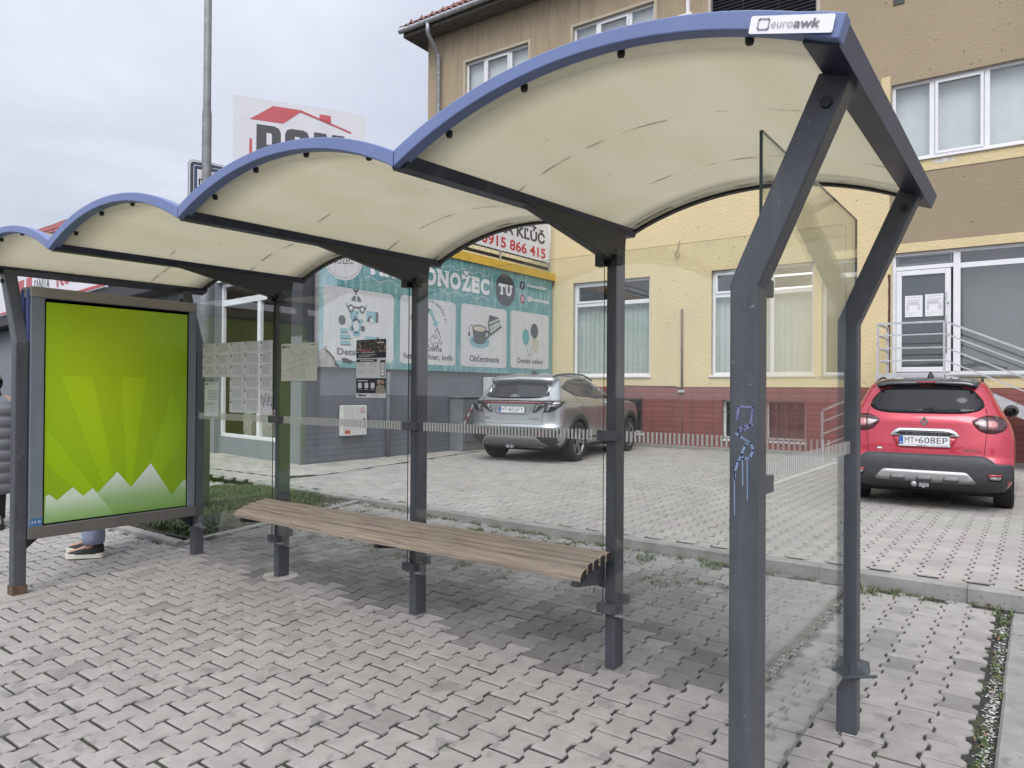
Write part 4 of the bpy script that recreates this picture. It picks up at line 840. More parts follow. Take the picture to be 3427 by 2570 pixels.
for (x0, x1, z0, z1) in H_up[:2] + H_up[3:]:
    w = x1 - x0; a, b = x0 + w * 0.30, x0 + w * 0.705; o = window(x0, x1, z0, z1, (a, b), None, [(a + 0.05, b - 0.05, z0 + 0.06, z1 - 0.06)], M_curt, 0.26)
    if x0 < 0: mb = MB(); t_ = 0.07; frame(mb, x0 - t_, x1 + t_, z0 - t_, z1 + t_, t_, -0.006, 0.008); hb(mb, 'surround', mat('surround_plaster', (0.44, 0.38, 0.285), 0.9, var=0.1), o)
for k, (x0, x1, z0, z1) in enumerate(H_low[:2] + H_low[3:]):
    w = x1 - x0; c_ = x0 + w * (0.60 if k else 0.60); window(x0, x1, z0, z1, (c_,), 3.68, [(x0 + 0.06, c_ - 0.04, 3.72, z1 - 0.06)], M_blind, 0.24, blindz=3.66 if k == 0 else 3.66)
x0, x1, z0, z1 = H_st[0]; window(x0, x1, z0, z1, (4.395, 5.315, 6.9), None, [(4.45, 5.26, z0 + 0.06, z1 - 0.06), (6.95, 7.9, z0 + 0.06, z1 - 0.06)], M_curt, 0.30)
# dark slatted shutter
x0, x1, z0, z1 = H_up[2]; M_slat = mat('grey_shutter_slat', (0.095, 0.10, 0.108), 0.45, metal=0.2); mb = MB(); frame(mb, x0, x1, z0, z1, 0.03, 0.05); z = z0 + 0.05
while z < z1 - 0.06:
    mb.prism([(x0 + 0.03, 0.035, z), (x0 + 0.03, 0.085, z + 0.035), (x0 + 0.03, 0.088, z + 0.030), (x0 + 0.03, 0.038, z - 0.005)], (x1 - x0 - 0.06, 0, 0)); z += 0.078
for x in (x0 + 0.75, x0 + 1.55): mb.box((x, 0.03, z0 + 0.03), (x + 0.004, 0.034, z1 - 0.03))
o = hb(mb, 'shutter', M_slat); mb = MB(); mb.add([(x0, 0.135, z0), (x1, 0.135, z0), (x1, 0.135, z1), (x0, 0.135, z1)], [(0, 1, 2, 3)]); hb(mb, 'shutter_back', M_blk, o); mb = MB(); frame(mb, x0 - 0.07, x1 + 0.07, z0 - 0.07, z1 + 0.07, 0.07, -0.006, 0.008); hb(mb, 'surround', mat('surround_plaster_pale', (0.46, 0.41, 0.34), 0.9, var=0.1), o)
# shop front: door and large panes
x0, x1, z0, z1 = H_low[2]; mb = MB(); y = 0.075
frame(mb, x0, x1, z0, z1, 0.07, y); mb.box((4.765, y - 0.004, z0 + .07), (4.885, y + 0.07, z1 - .07)); mb.box((3.77, y + .002, 3.92), (4.765, y + .06, 4.005)); mb.box((4.885, y + .002, 3.885), (x1 - .07, y + .06, 3.985)); mb.box((6.75, y + .001, z0 + .07), (6.85, y + .061, 3.885)); mb.box((6.75, y + .001, 3.985), (6.85, y + .061, z1 - .07)); o = hb(mb, 'shop_front', M_pvc, bevel=0.005)
mb = MB(); mb.box((4.86, y + .02, z0 + .05), (x1 - .05, y + .028, z1 - .05)); hb(mb, 'pane', M_win, o)
mb = MB(); mb.box((3.80, y + .02, 3.99), (4.75, y + .028, z1 - .06)); hb(mb, 'pane', M_win, o); mb = MB(); frame(mb, 3.785, 4.75, 4.01, z1 - 0.075, 0.03, y - .008, .04); hb(mb, 'fanlight_frame', M_gal, o)
mb = MB(); mb.add([(4.9, 0.55, z0), (x1, 0.55, z0), (x1, 0.55, z1), (4.9, 0.55, z1)], [(0, 1, 2, 3)]); mb.add([(3.7, 0.3, z0), (4.8, 0.3, z0), (4.8, 0.3, z1), (3.7, 0.3, z1)], [(0, 1, 2, 3)]); hb(mb, 'grey_blind', M_greyblind, o)
mb = MB(); y2 = y - 0.02; frame(mb, 3.775, 4.725, 1.862, 3.905, 0.098, y2, 0.065); o2 = hb(mb, 'door', M_pvc, bevel=0.006)
mb = MB(); mb.box((3.86, y2 + .03, 1.95), (4.64, y2 + .036, 3.815)); hb(mb, 'pane', glass_mat('door_glass', (0.75, 0.78, 0.78), ior=1.6), o2); mb = MB(); mb.box((3.86, y2 + .05, 1.95), (4.64, y2 + .055, 3.815)); hb(mb, 'film', M_greyblind, o2)
mb = MB(); mb.tube([(4.655, y2 - 0.075, 2.22), (4.655, y2 - 0.075, 3.42)], 0.013, 8)
for z in (2.6, 3.22): mb.tube([(4.655, y2 - 0.075, z), (4.69, y2, z)], 0.012, 8)
hb(mb, 'handle', M_steel, o2)
mb = MB(); mb.box((3.66, -0.05, 1.76), (8.65, 0.08, 1.80)); hb(mb, 'threshold', M_kerb)
# ragged plaster edge beside the door
M_chip = mat('broken_brick', (0.10, 0.05, 0.035), 0.95, var=0.6, vscale=25); mb = MB(); pts = []
for k in range(30): z = 1.85 + 2.0 * k / 29; pts.append((3.640 - abs(0.028 * fbm(z * 3, 0, 1.0)) - (0.05 if 2.55 < z < 3.0 else 0) * abs(fbm(z * 5, 2, 1.2)), z))
mb.prism([(x, -0.0135, z) for x, z in pts] + [(3.682, -0.0135, 3.85), (3.682, -0.0135, 1.85)], (0, 0.02, 0)); hb(mb, 'broken_edge', M_chip)
mb = MB(); pts = [(4.62 + 0.19 * r_ * math.cos(a), 6.02 + 0.055 * r_ * math.sin(a)) for a, r_ in [(k * 0.33, 0.55 + 0.6 * abs(math.sin(k * 2.3))) for k in range(19)]]; mb.prism([(x, -0.017, z) for x, z in reversed(pts)], (0, 0.004, 0)); hb(mb, 'peeled_patch', mat('bare_render', (0.55, 0.53, 0.50), 0.95, var=0.25, vscale=18))
# basement windows with bars
M_grate = mat('rusty_brown_bars', (0.13, 0.062, 0.050), 0.7, var=0.2, vscale=20)
for (x0, x1, z0, z1) in H_base:
    mb = MB(); xm = (x0 + x1) / 2 + 0.05; frame(mb, x0, x1, z0, z1, 0.05, 0.10); mb.box((xm - 0.05, 0.098, z0 + .05), (xm + 0.05, 0.158, z1 - .05)); mb.box((x0 - .03, -0.055, z0 - 0.05), (x1 + .03, 0.1, z0)); o = hb(mb, 'basement_window', M_pvc); mb = MB(); mb.box((x0 + .02, 0.125, z0 + .02), (x1 - .02, 0.131, z1 - .02)); hb(mb, 'pane', M_win, o)
    mb = MB(); n_ = 9
    for k in range(n_ + 1): x = x0 + 0.02 + (x1 - x0 - 0.04) * k / n_; mb.box((x - 0.007, -0.052, z0 + 0.01), (x + 0.007, -0.038, z1 - 0.01))
    for z in (z0 + 0.02, z0 + (z1 - z0) * .68, z1 - 0.02): mb.box((x0, -0.056, z - 0.008), (x1, -0.034, z + 0.008))
    hb(mb, 'window_bars', M_grate, o)
# lamps lit in the rooms
for (x, yy, z, l) in ((0.75, 1.5, 4.24, 1.2), (0.55, 2.4, 4.05, 1.3)):
    mb = MB(); mb.box((x, yy, z), (x + l, yy + 0.08, z + 0.03)); hb(mb, 'ceiling_lamp', M_lit)
# eaves, gutter, downpipe, roof
M_sof = mat('eaves_board', (0.14, 0.13, 0.115), 0.85, var=0.25, vscale=6); M_zinc = mat('zinc', (0.36, 0.37, 0.38), 0.5, metal=0.55, var=0.2, vscale=8, streak=((0.24, 0.23, 0.22), 0.4)); M_tile = mat('clay_roof_tile', (0.185, 0.075, 0.052), 0.8, var=0.25, vscale=9, spots=[(30, 0.6, (0.10, 0.05, 0.04), 0.6)])
EL = XL_ - 0.52; ER = XR_ + 0.5
mb = MB(); mb.prism([(EL, -0.55, 12.10), (EL, -0.55, 12.27), (EL, 0.2, 12.34), (EL, 0.2, 12.10)], (ER - EL, 0, 0)); mb.box((EL, 0.2, 12.10), (XL_, 11.2, 12.3)); hb(mb, 'eaves', M_sof)
mb = MB()
S = []
for x in (EL - 0.06, ER): S.append([Vector((x, -0.66 + 0.085 * math.cos(a), 12.27 + 0.085 * math.sin(a))) for a in [math.pi + math.pi * k / 10 for k in range(11)]])
mb.grid(S, 0, True); mb.grid([[p + Vector((0, (0.004 if p.y < -.66 else -0.004), 0.003)) for p in s_] for s_ in S], 0, True, flip=True); mb.add([tuple(p) for p in S[0]], [tuple(range(11))])
for k in range(34): x = EL + 0.25 + k * 0.75; mb.tube([(x, -0.66 + 0.091 * math.cos(a), 12.27 + 0.091 * math.sin(a)) for a in [math.pi + math.pi * q / 8 for q in range(9)]], 0.010, 5)
hb(mb, 'gutter', M_zinc)
mb = MB(); px_ = -8.40; mb.tube([(px_ + 0.02, -0.66, 12.22), (px_ + 0.02, -0.655, 12.02), (px_ + 0.0, -0.62, 11.92), (px_ - 0.01, -0.22, 11.55), (px_ - 0.01, -0.13, 11.42), (px_ - 0.01, -0.13, 4.5), (px_ - 0.01, -0.13, 0.1)], 0.062, 12)
for z in (11.42, 10.9, 9.9, 8.0, 6.0, 4.0): mb.lathe([(0.062, -0.02), (0.070, -0.015), (0.070, 0.015), (0.062, 0.02)], (px_ - 0.01, -0.13, z), (0, 0, 1), 12)
hb(mb, 'downpipe', M_zinc)
mb = MB(); rows = []; nx_ = 330
for j in range(14):
    for q in (0, 1):
        t_ = j * 0.33 + q * 0.325; row = []
        for i in range(nx_ + 1):
            x = EL - 0.05 + (9.5) * i / nx_; w_ = 0.028 * math.cos(2 * math.pi * x / 0.21); row.append((x, -0.70 + t_ * 0.80, 12.33 + t_ * 0.58 + w_ + (0.035 if q == 0 else 0.0)))
        rows.append(row)
mb.grid(rows, 0, True, flip=True)
for i in range(26):
    x = EL + 0.08 + i * 0.42; mb.prism([(x, -0.42, 12.56), (x + 0.10, -0.42, 12.56), (x + 0.05, -0.36, 12.72)], (0, 0.05, 0.03))
mb.box((EL + 9.3, -0.6, 12.33), (ER, -0.5, 12.4)); mb.add([(EL + 9.4, -0.70, 12.36), (ER, -0.70, 12.36), (ER, 4.5, 16.1), (EL + 9.4, 4.5, 16.1)], [(0, 1, 2, 3)]); mb.add([(EL, 4.5, 16.1), (ER, 4.5, 16.1), (ER, 11.6, 12.3), (EL, 11.6, 12.3)], [(0, 1, 2, 3)]); hb(mb, 'roof', M_tile)
# loose pipes and cables on the wall
M_rpipe = mat('brown_conduit', (0.16, 0.12, 0.095), 0.8, var=0.3, vscale=12); mb = MB(); mb.tube([(-0.755, -0.05, 3.40), (-0.745, -0.05, 1.5)], 0.026, 8); hb(mb, 'conduit', M_rpipe)
mb = MB(); mb.box((-0.83, -0.10, 1.415), (-0.67, -0.031, 1.475)); o = hb(mb, 'junction_box', mat('box_grey', (0.4, 0.4, 0.39), 0.7)); mb = MB(); mb.tube([(-0.735, -0.04, 1.41), (-0.735, -0.04, 0.30)], 0.011, 6); hb(mb, 'conduit', M_rpipe); mb = MB(); mb.tube([(-0.80, -0.04, 1.50), (-0.9, -0.035, 1.555), (-1.6, -0.03, 1.56), (-2.4, -0.03, 1.575)], 0.009, 6); hb(mb, 'cable', M_blk)
mb = MB(); mb.tube([(-0.83, -0.03, 5.05), (-0.86, -0.05, 4.85), (-0.93, -0.06, 4.72), (-0.89, -0.06, 4.63), (-0.83, -0.06, 4.66), (-0.84, -0.05, 4.76)], 0.008, 6); hb(mb, 'cable', M_rpipe)
mb = MB(); mb.box((3.72, -0.02, 9.33), (3.92, 0.001, 9.55)); hb(mb, 'wall_vent', M_int)

# air conditioner
ac = thing('air_conditioner', 'white air conditioner outdoor unit with round fan grille on the beige wall', 'air conditioner', (0, 0, 0)); 
def hp(x, y, z): return Vector((x * math.cos(HA) - y * math.sin(HA), 13.485 + x * math.sin(HA) + y * math.cos(HA), z))
ac.location = hp(-0.84, -0.18, 9.72); ac.rotation_euler = (0, 0, HA)
M_acw = mat('cream_enamel', (0.66, 0.65, 0.60), 0.45, var=0.05); mb = MB(); mb.box((-0.40, -0.16, 0.0), (0.40, 0.14, 0.60)); b_ = mb.build('casing', M_acw, ac, local=True, bevel=0.02)
mb = MB(); mb.lathe([(0.0, -0.164), (0.245, -0.164), (0.245, -0.158)], (-0.11, 0, 0.30), (0, 1, 0), 32, smooth=False); o = mb.build('fan', mat('fan_dark', (0.05, 0.05, 0.05), 0.6), ac, local=True)
mb = MB()
for r_ in (0.06, 0.10, 0.14, 0.18, 0.215, 0.245): mb.tube([(-0.11 + r_ * math.cos(a), -0.172, 0.30 + r_ * math.sin(a)) for a in [2 * math.pi * k / 24 for k in range(25)]], 0.004, 4)
for k in range(24): a = 2 * math.pi * k / 24; mb.tube([(-0.11 + 0.05 * math.cos(a), -0.172, 0.30 + 0.05 * math.sin(a)), (-0.11 + 0.245 * math.cos(a + 0.25), -0.172, 0.30 + 0.245 * math.sin(a + 0.25))], 0.0035, 4)
mb.build('grille', mat('grille_grey', (0.22, 0.21, 0.20), 0.5), o, local=True)
mb = MB(); S_ = Sheet(mb, (0.20, -0.1605, 0.47), (1, 0, 0), (0, 0, 1)); S_.rect(0, 0, 0.13, 0.075, 0, 1); S_.rect(0.012, 0.035, 0.055, 0.06, 1, 2); S_.rect(0.07, 0.035, 0.118, 0.06, 1, 2); S_.rect(0.012, 0.012, 0.118, 0.024, 2, 2); mb.build('badge', [mat('badge_grey', (0.12, 0.13, 0.14), 0.5), M_acw, M_ink2], ac, local=True)
mb = MB(); mb.box((0.40, -0.10, 0.34), (0.45, 0.10, 0.52)); mb.build('valve_cover', M_acw, ac, local=True)
mb = MB(); mb.box((0.18, 0.06, 0.60), (0.255, 0.175, 2.2)); mb.build('pipe_duct', M_acw, ac, local=True)
for x in (-0.3, 0.3): mb = MB(); mb.box((x - .02, -0.12, -0.04), (x + .02, 0.175, -0.001)); mb.build('bracket', M_steel, ac, local=True)

# notices on the door, small plate on the wall
def hpaper(name, label, cat, x0, z0, x1, z1, y, draw, mats):
    mb = MB(); O = hp(x0, y, z0); ax = hp(1, 0, 0) - hp(0, 0, 0); S_ = Sheet(mb, O, ax, (0, 0, 1), 0.0015); S_.rect(0, 0, x1 - x0, z1 - z0, 0, 0); draw(S_, x1 - x0, z1 - z0); return tag(mb.build(name, mats), label, cat)
def lines(S_, w, h):
    q = random.Random(int(w * 1e5)); S_.rect(w * .15, h * .90, w * .85, h * .915, 1, 1); S_.rect(w * .12, h * .77, w * .86, h * .79, 1, 1)
    for k in range(5): S_.rect(w * .1, h * (.70 - .035 * k), w * q.uniform(.7, .9), h * (.712 - .035 * k), 1, 1)
    for k in range(6): S_.rect(w * .1, h * (.50 - .035 * k), w * .22, h * (.512 - .035 * k), 1, 1); S_.rect(w * .72, h * (.50 - .035 * k), w * q.uniform(.8, .92), h * (.512 - .035 * k), 1, 1)
    S_.rect(w * .1, h * .18, w * .6, h * .19, 1, 1); S_.rect(w * .1, h * .08, w * .4, h * .09, 1, 1)
hpaper('door_notice', 'white paper notice on the left of the glass door', 'notice', 3.93, 2.97, 4.24, 3.40, 0.082, lines, [M_paper, M_ink2]); hpaper('door_notice', 'white paper notice on the right of the glass door nearer the handle', 'notice', 4.285, 2.97, 4.60, 3.41, 0.082, lines, [M_paper, M_ink2])
# ------------------------------------------------------------------ single-storey grey building with its signs
M_gw = mat('grey_masonry_paint', (0.145, 0.155, 0.172), 0.85, var=0.14, vscale=1.6, bump=0.25, bscale=90, spots=[(9, 0.62, (0.105, 0.11, 0.12), 0.7), (5, 0.66, (0.20, 0.205, 0.21), 0.6)], streak=((0.11, 0.115, 0.125), 0.4))
M_gl = mat('grey_front_paint', (0.185, 0.20, 0.225), 0.85, var=0.08, vscale=2, bump=0.2, bscale=90)
M_gd = mat('dark_grey_panel', (0.055, 0.058, 0.065), 0.8, var=0.15, vscale=2)
M_gbr = None
def gbrick():
    m = brick_mat('grey_painted_brick', (0.150, 0.160, 0.178), (0.140, 0.150, 0.168), (0.105, 0.112, 0.125), 0.5, 0.105, 0.6); return m
M_gbr = gbrick()
GX, GY = -4.45, 5.30
fd = Vector((-1, 0.13, 0)).normalized(); fn = Vector((-0.13, -1, 0)).normalized()     # along the front (to the left), outward
gb_ = thing('shop_building', 'low grey painted shop building with flat roof and white framed window', 'building', (GX, GY, 0))
GC = Vector((GX, GY, 0))
def FP(s, z, o=0.0): return GC + fd * s + fn * o + Vector((0, 0, z))
WS0, WS1, WZ0, WZ1 = 0.55, 3.30, 0.44, 3.62
mb = MB(); ss_ = [0, WS0, WS1, 14.0, 16.2, 24]; zz_ = [-0.3, WZ0, WZ1, 4.45]
for a, b in zip(ss_[:-1], ss_[1:]):
    for c, d in zip(zz_[:-1], zz_[1:]):
        if (a, b) == (WS0, WS1) and (c, d) == (WZ0, WZ1): continue
        if (a, b) == (14.0, 16.2) and (c, d) == (WZ0, WZ1): continue
        mb.add([FP(b, c), FP(a, c), FP(a, d), FP(b, d)], [(0, 1, 2, 3)], 1)
for a0, b0 in ((WS0, WS1), (14.0, 16.2)):
    for (s0, z0_, s1, z1_) in ((a0, WZ0, b0, WZ0), (b0, WZ0, b0, WZ1), (b0, WZ1, a0, WZ1), (a0, WZ1, a0, WZ0)): mb.add([FP(s0, z0_), FP(s1, z1_), FP(s1, z1_, -0.14), FP(s0, z0_, -0.14)], [(0, 1, 2, 3)], 1)
mb.add([(GX, GY, -0.3), (GX, 13.5, -0.3), (GX, 13.5, 4.45), (GX, GY, 4.45)], [(0, 1, 2, 3)], 0)
e_ = FP(24, 0); mb.add([(e_.x, e_.y, -0.3), (e_.x, 22, -0.3), (e_.x, 22, 4.45), (e_.x, e_.y, 4.45)], [(3, 2, 1, 0)], 0); mb.add([(GX, GY, 4.44), (GX, 22, 4.44), (e_.x, 22, 4.44), (e_.x, e_.y, 4.44)], [(0, 1, 2, 3)], 2)
mb.build('wall', [M_gw, M_gl, M_asph], gb_)
# projecting brick plinth on both faces, darker pilasters
mb = MB(); mb.prism([(GX + 0.03, GY - 0.02, -0.2), (GX + 0.03, 13.4, -0.2), (GX - 0.02, 13.4, -0.2), (GX - 0.02, GY - 0.02, -0.2)], (0, 0, 1.05)); 
o_ = mb.build('plinth', M_gbr, gb_)
M_gbr2 = M_gbr
mb = MB(); mb.prism([FP(3.30, -0.2, 0.0), FP(4.0, -0.2, 0.0), FP(4.0, -0.2, 0.10), FP(3.30, -0.2, 0.10)], (0, 0, 4.0)); mb.build('pilaster', M_gl, gb_); mb = MB(); mb.prism([FP(3.32, 1.5, 0.002), FP(3.85, 1.5, 0.002), FP(3.85, 1.5, 0.106), FP(3.32, 1.5, 0.106)], (0, 0, 2.2)); mb.build('dark_panel', M_gd, gb_)
mb = MB(); mb.prism([FP(0.0, 2.4, 0.012), FP(0.52, 2.4, 0.012), FP(0.52, 2.4, 0.0), FP(0.0, 2.4, 0.0)], (0, 0, 1.6)); mb.build('dark_panel', M_gd, gb_)
mb = MB(); mb.box((GX - 0.02, GY + 0.01, 2.30), (GX + 0.006, GY + 0.32, 4.2)); mb.build('dark_panel', M_gd, gb_)
# window
def fbox(mb, s0, z0, s1, z1, o0, o1, m=0): mb.prism([FP(s0, z0, o0), FP(s1, z0, o0), FP(s1, z0, o1), FP(s0, z0, o1)], (0, 0, z1 - z0), m)
mb = MB(); w_ = 0.07
for (s0, z0_, s1, z1_) in ((WS0, WZ0, WS1, WZ0 + w_), (WS0, WZ1 - w_, WS1, WZ1), (WS0, WZ0 + w_, WS0 + w_, WZ1 - w_), (WS1 - w_, WZ0 + w_, WS1, WZ1 - w_), (WS0 + w_, 3.15, WS1 - w_, 3.27), (1.62, WZ0 + w_, 1.74, 3.15)): fbox(mb, s0, z0_, s1, z1_, -0.11, -0.04)
o = mb.build('window', M_pvc, gb_, bevel=0.005)
mb = MB(); fbox(mb, WS0 + .05, 3.25, WS1 - .05, 3.56, -0.085, -0.075); mb.build('white_panel', M_pvc, o)
mb = MB(); fbox(mb, 0.66, WZ0 + .11, 1.60, 1.3, -0.10, -0.03); 
mb2 = MB()
for (s0, z0_, s1, z1_) in ((0.64, 0.52, 1.62, 0.59), (0.64, 3.08, 1.62, 3.14), (0.64, 0.59, 0.71, 3.08), (1.55, 0.59, 1.62, 3.08)): fbox(mb2, s0, z0_, s1, z1_, -0.10, -0.025)
mb2.build('sash', M_pvc, o, bevel=0.004)
mb = MB(); fbox(mb, WS0 + .03, WZ0 + .03, WS1 - .03, 3.2, -0.08, -0.073); mb.build('pane', M_win, o)
mb = MB(); M_room = mat('shop_interior', (0.52, 0.49, 0.45), 0.9, var=0.25, vscale=1.2); fbox(mb, 0.5, 0.1, 6, 3.9, -3.4, -3.35); fbox(mb, 0.5, 0.0, 6, 0.05, -3.4, -0.2); fbox(mb, 0.5, 3.62, 6, 3.7, -3.4, -0.2); fbox(mb, 6, 0.1, 6.05, 3.7, -3.4, -0.2); fbox(mb, 0.48, 0.1, 0.52, 3.7, -3.4, -0.2); fbox(mb, 1.5, 0.1, 1.6, 3.6, -2.6, -2.5); mb.build('interior', M_room, gb_)
mb = MB(); fbox(mb, 1.9, 0.05, 3.1, 0.75, -1.4, -1.0); mb.build('counter', mat('counter_grey', (0.25, 0.24, 0.22), 0.8, var=0.5, vscale=9), gb_)
for s_, w2, h2 in ((2.9, 0.35, 0.95), (2.3, 0.3, 0.85), (1.95, 0.4, 1.0)): mb = MB(); fbox(mb, s_, 0.3, s_ + w2, h2, -0.75, -0.5); mb.build('stock_box', mat('stock_card', (0.30, 0.28, 0.25), 0.9, var=0.4, vscale=14), gb_, bevel=0.02)
mb = MB(); fbox(mb, 1.75, 3.03, 3.0, 3.06, -1.6, -1.52); mb.build('ceiling_lamp', M_lit, gb_)
# far left shop front with white uprights and dark doorway
mb = MB()
for (s0, z0_, s1, z1_) in ((14.0, WZ0, 16.2, WZ0 + .1), (14.0, WZ1 - .1, 16.2, WZ1), (14.0, WZ0, 14.1, WZ1), (16.1, WZ0, 16.2, WZ1), (15.0, WZ0, 15.1, WZ1)): fbox(mb, s0, z0_, s1, z1_, -0.10, -0.03)
o = mb.build('window', M_pvc, gb_); mb = MB(); fbox(mb, 14.05, WZ0 + .05, 16.15, WZ1 - .05, -0.075, -0.068); mb.build('pane', M_win, o)
mb = MB(); fbox(mb, 13.9, 0.2, 16.4, 3.7, -0.6, -0.55); mb.build('grey_blind', M_greyblind, o)
mb = MB(); S_ = Sheet(mb, FP(15.0, 1.0, -0.02), -fd, (0, 0, 1), 0.003)
for t_, z, m_ in (('Pod', 1.55, 0), ('8.00', 1.40, 1), ('De', 0.95, 0), ('- Ob', 0.72, 1), ('- De', 0.48, 0)): S_.text(t_, 0.15, z, 0.10, m_, 1, bold=0.02)
mb.build('window_lettering', [M_paper, mat('lettering_yellow', (0.6, 0.55, 0.12), 0.6)], o)
mb = MB(); fbox(mb, 16.6, 0.05, 19, 3.6, 0.0, 0.01); mb.build('doorway', M_gd, gb_)
# canopy slab and white fascia above the shop fronts, yellow roof edge
M_ywl = mat('yellow_edge_paint', (0.62, 0.40, 0.055), 0.55, var=0.12, vscale=5)
mb = MB(); fbox(mb, 5.2, 3.64, 24, 3.95, 0.0, 0.55); mb.build('canopy', mat('canopy_dark', (0.045, 0.045, 0.048), 0.8), gb_); mb = MB(); fbox(mb, 0.0, 3.64, 5.18, 3.86, 0.0, 0.07); mb.build('lintel', mat('lintel_white', (0.60, 0.60, 0.59), 0.7, var=0.06), gb_)
mb = MB(); mb.box((GX - 0.05, GY - 0.1, 4.452), (GX + 0.13, 13.42, 4.56)); mb.box((GX + 0.105, GY - 0.1, 4.36), (GX + 0.13, 13.42, 4.4515)); mb.build('roof_edge', M_ywl, gb_)
mb = MB(); mb.tube([(GX + 0.10, 7.32, 1.78), (GX + 0.10, 7.32, 0.1)], 0.036, 10); mb.lathe([(0.036, 0), (0.05, 0.02), (0.05, 0.06), (0.036, 0.08)], (GX + 0.10, 7.32, 1.3), (0, 0, 1), 10); mb.build('downpipe', M_gw, gb_)
M_scar = mat('plaster_scar', (0.42, 0.36, 0.31), 0.95, var=0.3, vscale=14); mb = MB()
for (y, z, a, b) in ((8.42, 1.62, 0.07, 0.15), (8.36, 1.30, 0.055, 0.12)): mb.prism([(GX + 0.034, y + a * r_ * math.cos(t_), z + b * r_ * math.sin(t_)) for t_, r_ in [(k * 0.5, 0.7 + 0.4 * abs(math.sin(k * 1.7))) for k in range(12)]], (0.002, 0, 0))
mb.build('plaster_patch', M_scar, gb_)

# ------------------------------------------------------------------ teal wall sign
sg = thing('wall_sign', 'large weathered teal sign with four white picture panels on the grey side wall', 'sign', (GX + 0.05, 9.45, 1.84))
def teal(name, c, c2):
    m = bpy.data.materials.new(name); m.use_nodes = True; t = m.node_tree; b = t.nodes['Principled BSDF']; b.inputs['Roughness'].default_value = 0.6; N = t.nodes.new; K = t.links.new
    tcn = N('ShaderNodeTexCoord'); co = tcn.outputs['Object']
    def nz(s, d, v=None, r=0.65):
        n = N('ShaderNodeTexNoise'); n.inputs['Scale'].default_value = s; n.inputs['Detail'].default_value = d; n.inputs['Roughness'].default_value = r; K(v or co, n.inputs['Vector']); return n.outputs[0]
    def ss(x, a, bb, mx_=1.0):
        r = N('ShaderNodeMapRange'); r.inputs['From Min'].default_value = a; r.inputs['From Max'].default_value = bb; r.inputs['To Max'].default_value = mx_; K(x, r.inputs['Value']); return r.outputs[0]
    def mix(a, bb, f):
        x = N('ShaderNodeMix'); x.data_type = 'RGBA'; K(f, x.inputs[0])
        for i, v in ((6, a), (7, bb)):
            if isinstance(v, tuple): x.inputs[i].default_value = (*v, 1)
            else: K(v, x.inputs[i])
        return x.outputs[2]
    mp = N('ShaderNodeMapping'); mp.inputs['Scale'].default_value = (8, 8, 1.6); K(co, mp.inputs[0])
    cc = mix(c, c2, ss(nz(1.2, 7, mp.outputs[0]), 0.47, 0.72)); cc = mix(cc, tuple(k * 0.72 for k in c), ss(nz(3.0, 6), 0.52, 0.72, 0.8)); cc = mix(cc, c2, ss(nz(7, 6), 0.62, 0.70, 0.8)); K(cc, b.inputs['Base Color']); return m
M_teal = teal('weathered_teal', (0.105, 0.29, 0.305), (0.36, 0.50, 0.52)); M_tealp = teal('pale_teal', (0.30, 0.48, 0.52), (0.52, 0.62, 0.65)); M_spw = mat('sign_white', (0.62, 0.62, 0.62), 0.7, var=0.05, vscale=3, streak=((0.50, 0.485, 0.47), 0.7), spots=[(8, 0.64, (0.52, 0.51, 0.50), 0.6)]); M_sw = mat('sign_lettering_white', (0.74, 0.74, 0.75), 0.6)
M_sk = mat('sign_charcoal', (0.065, 0.07, 0.08), 0.7, var=0.12, vscale=6); M_sbl = mat('sign_light_blue', (0.22, 0.42, 0.48), 0.7, var=0.1, vscale=9); M_crm = mat('sign_cream', (0.56, 0.50, 0.38), 0.7, var=0.08); M_fbk = mat('sign_violet', (0.06, 0.05, 0.13), 0.6); M_igk = mat('sign_magenta', (0.36, 0.05, 0.10), 0.6)
mb = MB(); mb.box((GX + 0.034, 5.60, 1.845), (GX + 0.078, 13.29, 4.44)); bd = mb.build('board', M_teal, sg)
SY0, SZ0, SW, SH_ = 5.60, 1.845, 7.69, 2.59
def SD(): m = MB(); return m, Sheet(m, (GX + 0.079, SY0, SZ0), (0, 1, 0), (0, 0, 1), 0.0016)
# panels measured in metres along the sign
mb, S_ = SD(); PN = [(0.32, 0.33, 2.15, 1.82), (2.36, 0.30, 4.05, 1.80), (4.36, 0.27, 5.78, 1.73), (6.04, 0.25, 7.52, 1.68)]
PN = [(0.11, 0.13, 1.87, 1.50), (2.05, 0.13, 3.78, 1.53), (3.96, 0.13, 5.68, 1.55), (5.84, 0.15, 7.54, 1.57)]
for i, (a, b, c, d) in enumerate(PN): S_.rrect(a, b, c, d, 0.10, 0, 1)
mb.build('picture_panel', M_spw, sg)
mb, S_ = SD(); S_.rect(0, 0.02, 0.42, SH_ - 0.02, 0, 0.5); mb.build('pale_edge', M_tealp, sg)
mb, S_ = SD()                                                       # drawings on the panels
a = PN[0][0]                                                        # toys
S_.rect(.66, 1.13, 1.12, 1.17, 0, 3)
for x in (.75, 1.03): S_.ell(x, 1.125, .075, .075, 0, 4, 18); S_.ell(x, 1.125, .042, .042, 2, 5, 14)
S_.ell(.885, 1.27, .125, .11, 0, 3, 14, 0, 180); S_.rect(.87, 1.27, .90, 1.385, 2, 4); S_.line([(.87, 1.40), (.87, 1.46)], .03, 0, 3); S_.line([(.81, 1.49), (.87, 1.455), (.93, 1.49)], .03, 0, 3); S_.line([(.64, 1.21), (.66, 1.14)], .018, 0, 3); S_.line([(1.14, 1.21), (1.12, 1.14)], .018, 0, 3)
